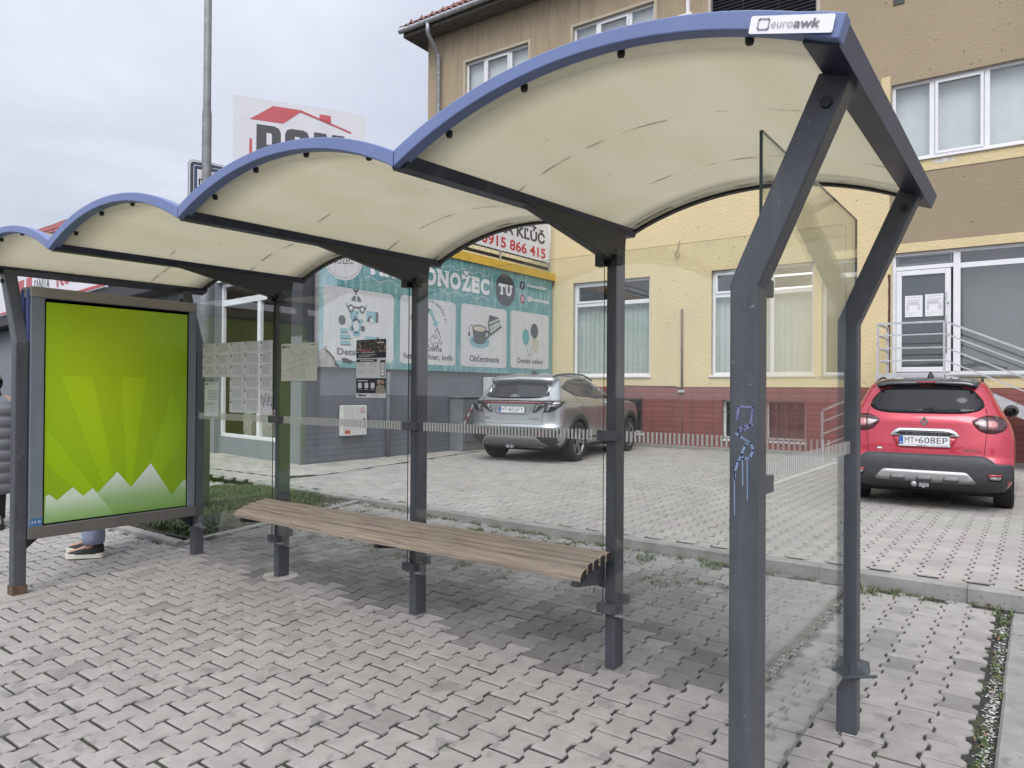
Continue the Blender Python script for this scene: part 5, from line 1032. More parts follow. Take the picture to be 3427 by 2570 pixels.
S_.ell(.54, .885, .085, .09, 0, 3, 20); S_.ell(.83, .985, .105, .105, 1, 3, 20); S_.ell(.74, 1.06, .036, .036, 1, 3, 12); S_.ell(.92, 1.06, .036, .036, 1, 3, 12); S_.ell(.88, .80, .12, .15, 1, 3, 20); S_.ell(.88, .80, .07, .10, 2, 4, 18); S_.ell(1.00, .90, .07, .045, 1, 3, 14); S_.ell(.76, .74, .06, .045, 1, 3, 14); S_.rect(1.0, .71, 1.10, .81, 0, 4); S_.ell(.90, .645, .10, .045, 1, 3, 14); S_.ell(.86, .975, .025, .02, 0, 5, 10)
for k in range(3): z = .70 - k * .115; S_.rrect(.49, z - .035, .68 + .07 * (k > 0), z + .035, .03, 1, 3); S_.line([(.51, z - .05), (.69 + .07 * (k > 0), z - .04)], .014, 0, 4)
S_.rect(1.14, .90, 1.38, 1.11, 1, 3); S_.rect(1.38, .90, 1.45, 1.11, 0, 3); S_.ell(1.24, .90, .08, .12, 0, 4, 14, 0, 180); S_.ell(1.27, .88, .05, .11, 2, 5, 14, 0, 180); S_.rect(1.11, .40, 1.41, .62, 1, 3); S_.rect(1.41, .39, 1.48, .62, 0, 3)
a = 2.30                                                            # three chasing arrows
S_.poly([(a + .38, 1.00), (a + .53, 1.32), (a + .64, 1.32), (a + .52, 1.06), (a + .46, .96)], 0, 3); S_.poly([(a + .55, 1.33), (a + .68, 1.32), (a + .84, 1.06), (a + .90, 1.08), (a + .86, .93), (a + .72, 1.00), (a + .77, 1.04)], 1, 3)
S_.line([(a + .86, .90), (a + .98, .74), (a + .90, .60), (a + .76, .60)], .014, 0, 3); S_.line([(a + .80, .87), (a + .86, .72)], .014, 0, 3); S_.line([(a + .80, .87), (a + .88, .92), (a + .98, .74)], .014, 0, 3); S_.line([(a + .64, .66), (a + .76, .78), (a + .76, .71), (a + .88, .71)], .014, 0, 3); S_.line([(a + .64, .66), (a + .74, .52), (a + .75, .60)], .014, 0, 3); S_.line([(a + .28, .92), (a + .38, .82), (a + .44, .70), (a + .58, .70), (a + .58, .58), (a + .38, .58), (a + .26, .76), (a + .28, .92)], .014, 0, 3)
t_ = 'Hraj sa, potom to po\u017ei\u010daj si'
for i, ch in enumerate(t_):
    an = R(165 - 150 * i / (len(t_) - 1))
    if ch != ' ': S_.text(ch, a + .62 + .52 * math.cos(an), .94 + .52 * math.sin(an), .085, 0, 3, shear=0.25, align='c', rot=an - math.pi / 2)
S_.text('Hraj sa', a + .72, .42, .09, 0, 3, shear=0.25, rot=R(30))
S_.ell(4.63, .72, .375, .155, 1, 3, 30); S_.ell(4.63, .745, .27, .09, 3, 4, 26)      # cup and cake
S_.poly([(4.36, 1.02), (4.38, .86), (4.46, .70), (4.56, .66), (4.70, .66), (4.80, .72), (4.86, .86), (4.88, 1.02)], 0, 5); S_.ell(4.62, 1.02, .26, .085, 0, 6, 26); S_.ell(4.62, 1.015, .225, .062, 4, 7, 26); S_.line([(4.86, .98), (4.95, .96), (4.96, .86), (4.84, .79)], .05, 0, 5); S_.line([(4.40, 1.06), (4.33, 1.10), (4.26, 1.04), (4.245, .92)], .013, 0, 5); S_.poly([(4.22, .92), (4.275, .92), (4.285, .83), (4.21, .83)], 0, 5)
S_.poly([(4.99, 1.37), (5.38, 1.33), (4.94, 1.18)], 0, 5); S_.poly([(4.94, 1.18), (5.38, 1.33), (5.45, 1.13), (5.02, .90)], 4, 5); S_.poly([(4.945, 1.14), (5.40, 1.29), (5.41, 1.25), (4.955, 1.08)], 3, 6); S_.poly([(4.98, 1.02), (5.42, 1.205), (5.43, 1.175), (4.99, .97)], 1, 6); S_.line([(4.94, 1.18), (5.02, .90), (5.45, 1.13)], .045, 0, 7)
for (cx_, cz_, m_, rx_, ry_) in ((6.49, .94, 5, .15, .20), (6.87, 1.12, 0, .17, .19), (6.92, .78, 4, .165, .165)): S_.ell(cx_, cz_, rx_, ry_, m_, 3 + (m_ == 0), 24); S_.poly([(cx_ - .03, cz_ - ry_ - .03), (cx_ + .03, cz_ - ry_ - .03), (cx_, cz_ - ry_ + .02)], m_, 3); S_.line([(cx_, cz_ - ry_), (6.65, .46)], .012, 0, 2.5)
mb.build('drawing', [M_sk, M_sbl, M_spw, mat('sign_slate_blue', (0.10, 0.17, 0.24), 0.7), M_crm, mat('sign_teal_ink', (0.11, 0.34, 0.34), 0.7)], sg)
mb, S_ = SD(); 
S_.text('Detsk\u00fd klub', .43, .24, .12, 0, 3, bold=0.025, fit=1.12); S_.text('Po\u017ei\u010dov\u0148a', 2.50, .42, .12, 0, 3, bold=0.022, fit=.83); S_.text('hra\u010diek, hier, kn\u00edh', 2.16, .24, .12, 0, 3, bold=0.022, fit=1.51); S_.text('Ob\u010derstvenie', 4.27, .255, .135, 0, 3, bold=0.022, fit=1.11); S_.text('Detsk\u00e9 oslavy', 6.13, .28, .125, 0, 3, bold=0.018, fit=1.15)
mb.build('caption', M_sk, sg)
mb, S_ = SD()                                                       # title: bold serif capitals
zt, hh = 1.855, 0.345
for ch, x, w_ in (('H', 1.24, .34), ('R', 1.61, .34), ('A', 1.96, .38), ('V', 2.35, .37), ('O', 2.76, .37), ('N', 3.17, .36), ('O', 3.57, .37), ('\u017d', 3.97, .32), ('E', 4.33, .28), ('C', 4.65, .33)):
    S_.text(ch, x, zt, hh, 0, 3, bold=0.055, fit=w_)
    sf = {'H': ((0, 0), (.68, 0), (0, 1), (.68, 1)), 'R': ((0, 0), (0, 1), (.72, 0)), 'A': ((-.06, 0), (.70, 0)), 'V': ((-.06, 1), (.70, 1)), 'N': ((-.02, 0), (-.05, 1), (.68, 1)), 'E': ((-.04, 0), (-.04, 1))}.get(ch, ())
    for u_, v_ in sf: S_.rect(x + w_ * (u_ - .04), zt + v_ * (hh - .045), x + w_ * (u_ + .36), zt + v_ * (hh - .045) + .045, 0, 4)
    if ch in 'E\u017d': S_.rect(x + w_ * .86, zt - .0, x + w_ * 1.0, zt + .13, 0, 4); S_.rect(x + w_ * .84 if ch == 'E' else x, zt + hh - .12, x + w_ * (.98 if ch == 'E' else .14), zt + hh, 0, 4)
for k in range(62):                                                 # stitched outline
    x0_ = 1.10 + k * .064
    for zz, ph in ((1.745, 0), (2.30, 2)): z = zz + .035 * math.sin(k * .8 + ph); S_.line([(x0_, z), (x0_ + .034, z + .010 * math.cos(k * .8 + ph))], .015, 0, 3)
for k in range(8): S_.line([(5.08, 1.78 + k * .07), (5.085, 1.82 + k * .07)], .015, 0, 3)
mb.build('title', M_sw, sg)
mb, S_ = SD(); S_.ell(5.62, 2.035, .40, .395, 0, 3, 40); S_.text('T', 5.35, 1.915, .255, 1, 4, bold=0.05, fit=.24); S_.text('U', 5.63, 1.915, .255, 1, 4, bold=0.05, fit=.235)
for u_, v_ in ((5.40, 1.915), (5.60, 2.13), (5.775, 2.13)): S_.rect(u_, v_, u_ + .13, v_ + .04, 1, 5)
for u_ in (5.34, 5.565): S_.rect(u_, 2.085, u_ + .035, 2.17, 1, 5)
S_.ell(6.32, 2.23, .105, .11, 2, 3, 14); S_.text('f', 6.29, 2.175, .11, 1, 4, bold=0.04); S_.text('Hravono\u017eec', 6.55, 2.225, .10, 1, 3, bold=0.035, fit=.87); S_.ell(6.34, 1.89, .105, .12, 3, 3, 14); S_.line([(6.29, 1.85), (6.39, 1.85), (6.39, 1.94), (6.29, 1.94)], .018, 1, 4, True); S_.ell(6.34, 1.895, .022, .022, 1, 5, 12); S_.text('@hravonozec', 6.55, 1.885, .095, 1, 3, bold=0.035, fit=.98)
mb.build('emblem', [M_sk, M_sw, M_fbk, M_igk], sg)
mb, S_ = SD(); S_.ell(.55, 2.06, .48, .43, 0, 2, 40); S_.ell(.55, 2.06, .44, .39, 1, 2.5, 40); S_.ell(.55, 2.06, .43, .38, 0, 3, 40); S_.text('HRAVO', .32, 2.16, .11, 2, 4, fit=.45); S_.text('NO\u017dEC', .30, 1.90, .13, 2, 4, fit=.50, rot=R(8)); mb.build('round_logo', [M_spw, M_ink2, M_sk], sg)
mb, S_ = SD(); S_.poly([(0, 0), (0, .29), (.08, .32), (.17, .40), (.20, .32), (.33, .20), (.42, 0)], 0, 4); S_.poly([(.12, .33), (.22, .30), (.36, .18), (.42, .06), (.49, .04), (.47, .0), (.38, .03), (.36, .07), (.38, .10), (.28, .2)], 1, 5); S_.poly([(.52, .17), (.64, .18), (.83, .12), (.74, .08), (.58, .10)], 1, 5); mb.build('torn_corner', [mat('bare_board', (0.36, 0.33, 0.30), 0.9, var=0.2, vscale=9), M_blk], sg)
mb = MB(); mb.box((GX + .04, 5.54, 1.82), (GX + .085, 5.598, 4.44)); mb.build('frame_edge', M_steel, sg)

# ------------------------------------------------------------------ banner on a frame above the roof edge
bn = thing('roof_banner', 'white laced advertising banner on a tube frame above the yellow roof edge', 'banner', (GX + 0.1, 10.6, 4.56))
mb = MB(); mb.box((GX + 0.13, 7.0, 4.80), (GX + 0.136, 13.05, 5.95)); mb.build('canvas', mat('banner_white', (0.70, 0.70, 0.71), 0.6, var=0.05, vscale=2), bn)
mb = MB()
for z in (4.66, 6.05): mb.box((GX + 0.02, 6.8, z - 0.035), (GX + 0.07, 13.2, z + 0.035))
mb.box((GX + 0.02, 6.8, 4.80), (GX + 0.03, 13.1, 4.90), 1)
for y in (6.9, 9.0, 11.0, 13.13): mb.tube([(GX + 0.09, y, 4.56), (GX + 0.09, y, 6.1)], 0.03, 8, 2)
mb.build('frame', [M_blk, M_blk, M_pvc], bn)
mb = MB()
for k in range(26): y = 7.1 + k * 0.235; mb.tube([(GX + 0.14, y, 4.83), (GX + 0.09, y + 0.03, 4.67)], 0.006, 4)
mb.build('lacing', M_steel, bn)
mb = MB(); S_ = Sheet(mb, (GX + 0.137, 7.0, 4.80), (0, 1, 0), (0, 0, 1), 0.002); S_.text('STAVBA', 1.0, .80, .28, 0, 1, bold=0.03); S_.text('VODA, KANALIZ\u00c1CIE', 2.35, .80, .0 + .24, 0, 1, bold=0.03, fit=3.1); S_.text('DOMOV NA K\u013d\u00da\u010c', 1.80, .46, .255, 0, 1, bold=0.035, fit=4.05); S_.text('VODA', 2.65, .30, .10, 0, 1, fit=.35); S_.text('IN\u0160TAL\u00c1CIE', 2.05, .115, .125, 0, 1, fit=.95); S_.text('0915 866 415', 3.20, .085, .245, 1, 1, bold=0.025, fit=2.68)
mb.build('lettering', [M_sk, mat('banner_red', (0.50, 0.045, 0.055), 0.6)], bn)

# ------------------------------------------------------------------ house-shaped logo billboard on the roof
bs = 15.0 / 14.0; camv = Vector((6.13, -2.796, 1.45)); A = camv + (Vector((-6.526, 5.227, 0)) - Vector((6.13, -2.796, 0))) * bs; A.z = 0
bdv = Vector((0.505, 0.863, 0)); BZ = lambda z: (z - 1.45) * bs + 1.45
bb = thing('rooftop_billboard', 'white billboard with red house roof emblem and black capitals on the flat roof', 'billboard', (A.x, A.y, 4.45))
bnrm = Vector((bdv.y, -bdv.x, 0)); z0 = 5.0
mb = MB(); w_ = 2.58 * bs; mb.prism([A + Vector((0, 0, z0)), A + bdv * w_ + Vector((0, 0, z0)), A + bdv * w_ - bnrm * 0.03 + Vector((0, 0, z0)), A - bnrm * 0.03 + Vector((0, 0, z0))], (0, 0, BZ(7.16) - z0)); mb.build('board', mat('billboard_white', (0.60, 0.60, 0.62), 0.5, var=0.04, vscale=2), bb)
M_red = mat('billboard_red', (0.46, 0.085, 0.095), 0.5, var=0.05); M_dk = mat('billboard_black', (0.060, 0.062, 0.068), 0.5, var=0.05)
mb = MB(); S_ = Sheet(mb, A, bdv, (0, 0, 1), 0.003); q = lambda *p: [(x * bs, BZ(z)) for x, z in p]
S_.poly(q((.30, 6.73), (.74, 7.055), (1.26, 7.055), (1.265, 7.01), (.93, 6.73)), 0, 1); S_.poly(q((1.255, 7.055), (1.27, 7.055), (2.28, 6.76), (2.28, 6.725), (1.26, 7.01)), 0, 2); S_.poly(q((1.64, 6.92), (1.64, 7.03), (1.86, 7.03), (1.87, 6.86)), 0, 2); S_.poly(q((.30, 6.05), (.30, 6.35), (.35, 6.35), (.35, 6.07), (2.2, 6.07), (2.2, 6.03), (.30, 6.03)), 0, 1)
def ringletter(x0, x1, xi0, xi1, zt, zb, r, rl):
    o_ = [(x0, zb), (x1 - r, zb), (x1, zb + r), (x1, zt - r), (x1 - r, zt)] + ([(x0, zt)] if not rl else [(x0 + r, zt), (x0, zt - r), (x0, zb + r), (x0 + r, zb)])
    if rl: o_ = [(x0 + r, zb), (x1 - r, zb), (x1 - r * .3, zb + r * .3), (x1, zb + r), (x1, zt - r), (x1 - r * .3, zt - r * .3), (x1 - r, zt), (x0 + r, zt), (x0 + r * .3, zt - r * .3), (x0, zt - r), (x0, zb + r), (x0 + r * .3, zb + r * .3)]
    else: o_ = [(x0, zb), (x1 - r, zb), (x1 - r * .3, zb + r * .3), (x1, zb + r), (x1, zt - r), (x1 - r * .3, zt - r * .3), (x1 - r, zt), (x0, zt)]
    S_.poly(q(*o_), 1, 1); S_.poly(q((xi0, zb + .15), (xi1 - .02, zb + .15), (xi1, zb + .18), (xi1, zt - .18), (xi1 - .02, zt - .15), (xi0, zt - .15)), 2, 2)
ringletter(.43, .89, .62, .72, 6.65, 6.12, .12, False); ringletter(.97, 1.44, 1.16, 1.26, 6.65, 6.12, .12, True)
S_.poly(q((1.53, 6.12), (1.53, 6.65), (1.77, 6.65), (1.84, 6.48), (1.90, 6.65), (2.14, 6.65), (2.14, 6.12), (1.97, 6.12), (1.97, 6.42), (1.87, 6.2), (1.80, 6.2), (1.70, 6.42), (1.70, 6.12)), 1, 1)
mb.build('lettering', [M_red, M_dk, mat('letter_hole', (0.60, 0.60, 0.62), 0.5)], bb)
for s_ in (0.15, 1.3, 2.5): mb = MB(); p = A + bdv * s_ - bnrm * 0.08; mb.bar(p + Vector((0, 0, 4.44)), p + Vector((0, 0, BZ(7.0))), 0.08, 0.08, 0, (1, 0, 0)); mb.bar(p - bnrm * 1.2 + Vector((0, 0, 4.44)), p + Vector((0, 0, BZ(6.6))), 0.06, 0.06); mb.build('support', M_steel, bb)

# ------------------------------------------------------------------ white sign board over the far shop fronts
sn = thing('shop_sign', 'long white shop sign with red and black lettering over the far shop fronts', 'sign', tuple(FP(12, 4.0, 0.5)))
mb = MB(); fbox(mb, 8.6, 4.0, 23, 5.35, 0.52, 0.60); mb.build('board', mat('shop_sign_white', (0.66, 0.66, 0.68), 0.5, var=0.04, vscale=1), sn); mb = MB(); fbox(mb, 8.6, 4.03, 23, 4.10, 0.60, 0.615); mb.build('red_line', mat('shop_sign_red', (0.45, 0.06, 0.07), 0.5), sn)
mb = MB(); S_ = Sheet(mb, FP(23, 4.0, 0.602), -fd, (0, 0, 1), 0.004); S_.text('SANITA', 7.6, .42, .42, 0, 1, bold=0.01, fit=1.75); S_.text('K\u00daPE', 10.1, .42, .62, 1, 1, bold=0.04, fit=2.6); S_.rect(6.6, .42, 7.3, 1.0, 1, 1); S_.rect(5.4, .42, 6.3, 1.0, 1, 1); mb.build('lettering', [M_dk, M_red], sn)

# ------------------------------------------------------------------ boxes on and by the side wall
ub = thing('meter_box', 'white wall meter box with small red and orange stickers', 'meter box', (GX + 0.1, 6.43, 0.56)); mb = MB(); mb.box((GX + 0.03, 6.13, 0.565), (GX + 0.13, 6.735, 1.135)); mb.build('casing', mat('meter_box_white', (0.62, 0.61, 0.58), 0.5, var=0.06, vscale=5, streak=((0.45, 0.42, 0.38), 0.4)), ub, bevel=0.012)
mb = MB(); S_ = Sheet(mb, (GX + 0.131, 6.13, 0.565), (0, 1, 0), (0, 0, 1), 0.0012); S_.rrect(.44, .42, .54, .52, .01, 0, 1)
for k in range(2): S_.rect(.452 + .044 * k, .475, .486 + .044 * k, .505, 2, 2)
S_.rect(.465, .435, .515, .462, 2, 2); S_.rect(.06, .04, .19, .105, 1, 1)
for k in range(3): S_.rect(.075, .052 + .016 * k, .175, .058 + .016 * k, 0, 2)
S_.rect(.51, .285, .555, .32, 3, 1); mb.build('sticker', [M_red, mat('sticker_orange', (0.55, 0.12, 0.035), 0.6), M_paper, M_blk], ub)
mb = MB(); S_ = Sheet(mb, (GX + 0.131, 6.13, 0.565), (0, 1, 0), (0, 0, 1), 0.001); S_.rect(.015, .13, .59, .134, 0, 1); S_.line([(.23, .28), (.26, .5)], .003, 0, 1); mb.build('door_seam', M_ink2, ub)
M_cab = mat('grey_cabinet', (0.165, 0.175, 0.18), 0.65, var=0.15, vscale=5, spots=[(7, 0.6, (0.22, 0.235, 0.24), 0.7)])
cb = thing('electric_cabinet', 'grey street electric cabinet with peeling red and white tape', 'cabinet', (GX + 0.3, 9.75, 0.09)); mb = MB(); mb.box((GX + 0.04, 9.25, 0.05), (GX + 0.42, 10.25, 1.26)); mb.build('casing', M_cab, cb, bevel=0.012); mb = MB(); mb.box((GX + 0.03, 9.22, 1.262), (GX + 0.45, 10.28, 1.30)); mb.build('lid', M_cab, cb, bevel=0.01); mb = MB(); mb.box((GX + 0.421, 9.30, 0.30), (GX + 0.432, 10.20, 1.22)); mb.build('door', M_cab, cb, bevel=0.004)
mb = MB(); S_ = Sheet(mb, (GX + 0.45, 9.25, 0.1), (0, 1, 0), (0, 0, 1), 0.003)
for k in range(5): t0, t1 = k / 5, (k + 1) / 5; S_.poly([(-.02 + .30 * t0, .60 + .42 * t0), (-.02 + .30 * t1, .60 + .42 * t1), (.02 + .30 * t1, .57 + .42 * t1), (.02 + .30 * t0, .57 + .42 * t0)], k % 2, 1)
mb.build('tape', [M_paper, M_red], cb)
wb_ = thing('white_cabinet', 'pale white wall cabinet half hidden behind the silver car', 'cabinet', (GX + 0.2, 10.9, 0.1)); mb = MB(); mb.box((GX + 0.04, 10.42, 0.05), (GX + 0.36, 11.5, 1.74)); mb.build('casing', mat('white_cabinet_paint', (0.52, 0.52, 0.51), 0.6, var=0.08), wb_, bevel=0.015); mb = MB(); mb.box((GX + 0.361, 10.50, 0.2), (GX + 0.37, 11.42, 1.66)); mb.build('door', mat('white_cabinet_door', (0.54, 0.54, 0.53), 0.6, var=0.08), wb_)

# ------------------------------------------------------------------ lamp post with the stop sign
M_lamp = mat('galvanised_post', (0.20, 0.205, 0.21), 0.6, metal=0.25, var=0.22, vscale=6, spots=[(16, 0.64, (0.36, 0.36, 0.37), 0.7), (9, 0.64, (0.13, 0.135, 0.14), 0.6)])
LP = Vector((-1.715, 1.84, 0)); lp = thing('lamp_post', 'tall stepped galvanised street lamp post rising from the grass', 'lamp post', (LP.x, LP.y, 0.03))
mb = MB(); mb.lathe([(0.0, -0.1), (0.070, -0.1), (0.068, 2.3), (0.066, 2.36), (0.054, 2.42), (0.052, 4.6), (0.050, 4.64), (0.043, 4.68), (0.040, 8.5), (0.0, 8.5)], (LP.x, LP.y, 0.03), (0, 0, 1), 20); mb.build('shaft', M_lamp, lp)
mb = MB(); mb.tube([(LP.x, LP.y, 8.4), (LP.x, LP.y - .1, 8.8), (LP.x, LP.y - .6, 9.1), (LP.x, LP.y - 1.4, 9.2)], 0.035, 8); mb.build('arm', M_lamp, lp); mb = MB(); mb.box((LP.x - .13, LP.y - 2.0, 9.13), (LP.x + .13, LP.y - 1.35, 9.27)); mb.build('lantern', M_lamp, lp, bevel=0.04)
def curved(name, label, cat, a0, a1, z0_, z1_, m, r_=0.0695):
    mb = MB(); mb.grid([[(LP.x + r_ * math.cos(a), LP.y + r_ * math.sin(a), z) for z in (z0_, z1_)] for a in [R(a0 + (a1 - a0) * k / 8) for k in range(9)]], 0, True); return tag(mb.build(name, m), label, cat)
curved('post_sticker', 'small yellow sticker on the lamp post', 'sticker', -80, -30, 1.545, 1.62, mat('sticker_yellow', (0.55, 0.45, 0.08), 0.6, spots=[(60, 0.55, (0.05, 0.05, 0.05), 0.9)])); curved('post_label', 'white torn label wrapped on the lamp post below the yellow sticker', 'label', -100, 0, 1.44, 1.50, mat('label_white', (0.6, 0.6, 0.6), 0.7, spots=[(50, 0.6, (0.1, 0.1, 0.1), 0.9)]), 0.0700)
sd_ = Vector((math.sin(0.258), math.cos(0.258), 0)); sn_ = Vector((sd_.y, -sd_.x, 0)); SO = Vector((-1.766, 1.645, 0))
ssg = thing('bus_stop_sign', 'rounded blue and white bus stop sign on the lamp post', 'bus stop sign', (SO.x + 0.2, SO.y + 0.2, 3.45)); SWd, SZt, SHt = 0.44, 4.085, 0.66
def rpts(a, b, c, d, r_):
    p = []
    for cx_, cy_, an in ((c - r_, d - r_, 0), (a + r_, d - r_, 90), (a + r_, b + r_, 180), (c - r_, b + r_, 270)):
        for i in range(6): p.append((cx_ + r_ * math.cos(R(an + 18 * i)), cy_ + r_ * math.sin(R(an + 18 * i))))
    return p
mb = MB(); mb.prism([SO + sd_ * x + Vector((0, 0, SZt - SHt + z)) for x, z in rpts(0, 0, SWd, SHt, .06)], tuple(-sn_ * 0.02)); mb.build('plate', M_steel, ssg)
mb = MB(); S_ = Sheet(mb, SO + Vector((0, 0, SZt - SHt)), sd_, (0, 0, 1), 0.0014); M_sb = mat('sign_blue', (0.040, 0.062, 0.125), 0.4); M_sd = mat('sign_dark_band', (0.048, 0.052, 0.068), 0.4); M_sww = mat('sign_face_white', (0.62, 0.62, 0.63), 0.4)
S_.rrect(.012, .012, SWd - .012, SHt - .012, .052, 2, 1); S_.rrect(.024, .024, SWd - .024, SHt - .024, .044, 1, 2); S_.rrect(.058, .058, SWd - .058, SHt - .058, .024, 2, 3); S_.rrect(.065, .065, SWd - .065, SHt - .065, .02, 0, 4); S_.rect(.098, .100, SWd - .098, SHt - .105, 2, 5)
x, z = .115, .36; S_.rect(x, z, x + .215, z + .09, 3, 6); S_.rect(x + .03, z + .09, x + .12, z + .105, 3, 6)
for a, b in ((.018, .03), (.034, .046), (.054, .098), (.108, .118), (.124, .134), (.146, .175), (.182, .205)): S_.rect(x + a, z + (.012 if b - a < .02 else .04), x + b, z + .075, 2, 7)
for a in (.075, .165): S_.ell(x + a, z + .006, .024, .024, 2, 7, 16); S_.ell(x + a, z + .004, .019, .019, 3, 8, 16); S_.ell(x + a, z + .004, .012, .012, 2, 9, 16)
mb.build('face', [M_sb, M_sd, M_sww, M_ink], ssg); mb = MB(); mb.bar(SO + sd_ * .2 - sn_ * .02 + Vector((0, 0, 3.8)), LP + Vector((0, 0, 3.8)), .05, .05); mb.build('bracket', M_steel, ssg)

# ------------------------------------------------------------------ house with a red metal roof far on the left
fh = thing('red_roof_house', 'cream house with hipped red metal roof beyond the shops', 'house', (-26, 13, 0)); M_rr = mat('red_metal_roof', (0.235, 0.065, 0.068), 0.5, var=0.1, vscale=2); M_fc = mat('cream_render', (0.50, 0.43, 0.34), 0.9, var=0.06)
x1, y0_ = -24.4, 9.2
mb = MB(); mb.box((x1 - 14, y0_ + .5, 0), (x1 - .5, y0_ + 10, 7.35)); mb.build('wall', M_fc, fh)
mb = MB(); zt = 7.45; rp = (x1 - 5.6, y0_ + 5.2, 10.6); rq = (x1 - 9.5, y0_ + 5.2, 10.6); c_ = [(x1, y0_, zt), (x1, y0_ + 10.5, zt), (x1 - 14.5, y0_ + 10.5, zt), (x1 - 14.5, y0_, zt)]
mb.add(c_ + [rp, rq], [(0, 1, 4), (1, 2, 5, 4), (2, 3, 5), (3, 0, 4, 5)])
for k in range(1, 24):
    t_ = k / 24; x = x1 - 14.5 * t_; f_ = min(1.0, (x1 - x) / 5.6, (x - (x1 - 14.5)) / 5.0); mb.tube([(x, y0_, zt + .03), (x, y0_ + 5.2 * f_, zt + .03 + 3.15 * f_)], 0.03, 4)
for k in range(1, 17): y = y0_ + 10.5 * k / 17; f_ = min(1, (y - y0_) / 5.2, (y0_ + 10.5 - y) / 5.3); mb.tube([(x1, y, zt + .03), (x1 - 5.6 * f_, y, zt + .03 + 3.15 * f_)], 0.03, 4)
mb.build('roof', M_rr, fh); mb = MB(); mb.box((x1 - 14.6, y0_ - .1, zt - .2), (x1 + .1, y0_ - .001, zt)); mb.box((x1 + .001, y0_ - .001, zt - .2), (x1 + .1, y0_ + 10.6, zt)); mb.build('gutter', mat('dark_red_gutter', (0.09, 0.025, 0.03), 0.5), fh); mb = MB(); mb.tube([(x1 - 14, y0_ + .9, zt + .62), (x1 - .9, y0_ + .9, zt + .62)], .03, 5); mb.build('snow_rail', M_rr, fh)

# ------------------------------------------------------------------ what stands across the street (seen only in the window reflections)
M_acr = mat('far_house_wall', (0.17, 0.155, 0.14), 0.9, var=0.1); ah = thing('street_house', 'grey house across the street reflected in the shop window', 'house', (16, -26, 0)); mb = MB(); mb.box((10, -34, -.3), (22, -26, 5)); mb.build('wall', M_acr, ah); mb = MB(); mb.prism([(9.5, -25.5, 5), (22.5, -25.5, 5), (19, -30, 8.0), (13, -30, 8.0)], (0, -.2, 0)); mb.add([(9.5, -25.5, 5), (22.5, -25.5, 5), (22.5, -34.5, 5), (9.5, -34.5, 5), (13, -30, 8), (19, -30, 8)], [(0, 1, 5, 4), (1, 2, 5), (2, 3, 4, 5), (3, 0, 4)]); mb.build('roof', mat('far_roof', (0.10, 0.095, 0.09), 0.8), ah)
M_ever = mat('spruce_needles', (0.025, 0.040, 0.022), 0.9, tone=0.5)
def spruce(x, y, h, label):
    t_ = thing('spruce_tree', label, 'tree', (x, y, -.3), 0, 'spruces across the street'); mb = MB(); mb.lathe([(h * .02, 0), (h * .012, h * .5), (0.02, h)], (x, y, -.3), (0, 0, 1), 8); mb.build('trunk', mat('bark', (0.06, 0.045, 0.035), 0.9), t_)
    mb = MB()
    for k in range(1500):
        f_ = rnd.random() ** 0.7; z = h * (.06 + .94 * (1 - f_)); r_ = h * .20 * f_ * (0.75 + .35 * abs(math.sin(z * 5))) * math.sqrt(rnd.uniform(.25, 1)); a = rnd.uniform(0, 6.28); p = Vector((x + r_ * math.cos(a), y + r_ * math.sin(a), z - .3 - r_ * .35)); d = Vector((math.cos(a), math.sin(a), -.45)); s_ = Vector((-math.sin(a), math.cos(a), 0)); l = h * .045 * rnd.uniform(.6, 1.5)
        mb.add([p - s_ * l * .35, p + d * l, p + s_ * l * .35, p - d * l * .3 + Vector((0, 0, l * .2))], [(0, 1, 2, 3)], 0, False, rnd.random())
    mb.build('crown', M_ever, t_, tone=True)
spruce(25.5, -24, 12.5, 'dark spruce reflected in the shop window, nearer the grey house'); spruce(28.8, -24, 13.2, 'dark spruce reflected in the shop window, farther from the grey house')
# ------------------------------------------------------------------ metal stairs at the shop door
M_zn = mat('galvanised_railing', (0.46, 0.47, 0.48), 0.45, metal=0.35, var=0.14, vscale=9)
ms = thing('metal_stairs', 'galvanised metal stairs with landing and four-bar railings at the shop door', 'stairs', (4.2, 12.3, 0.09))
YA, YB = 12.22, 13.36; XA, XB = 3.665, 4.745; ZD = 1.765; SL = 0.50; XE = 8.25
mb = MB(); mb.box((XA, YA, ZD - 0.012), (XB, YB, ZD + 0.012)); mb.box((XA, YA - .03, ZD - 0.10), (XB, YA - .0005, ZD + 0.025)); mb.box((XA - .03, YA - .03, ZD - 0.10), (XA - .0005, YB, ZD + 0.025)); mb.build('landing', M_zn, ms)
for x, y in ((XA + .0, YA), (XA, YB - .08), (XB - .02, YA), (XB - .02, YB - .08)): mb = MB(); mb.box((x - .03, y - .03, 0.06), (x + .03, y + .03, ZD - .105)); mb.build('leg', M_zn, ms)
for y in (YA, YB - 0.06):
    mb = MB(); mb.prism([(XB + .02, y - .02, ZD + .02), (XB + .02, y - .02, ZD - .22), (XE, y - .02, ZD - .22 - SL * (XE - XB - .02) + .10), (XE, y - .02, ZD + .02 - SL * (XE - XB - .02))], (0, .05, 0)); mb.build('stringer', M_zn, ms)
n_ = 10
for k in range(n_): x = XB + .06 + (XE - XB - .1) * k / n_; z = ZD - (k + 1) * (ZD - .12) / (n_ + .3); mb = MB(); mb.box((x, YA + .03, z - .03), (x + .31, YB - .09, z)); mb.build('tread', M_zn, ms)
def rail(name, p, q, w=0.03): mb = MB(); mb.bar(p, q, w, w); return mb.build(name, M_zn, ms, bevel=0.003)
RZ = (2.735, 2.515, 2.270, 2.040)
mb = MB()
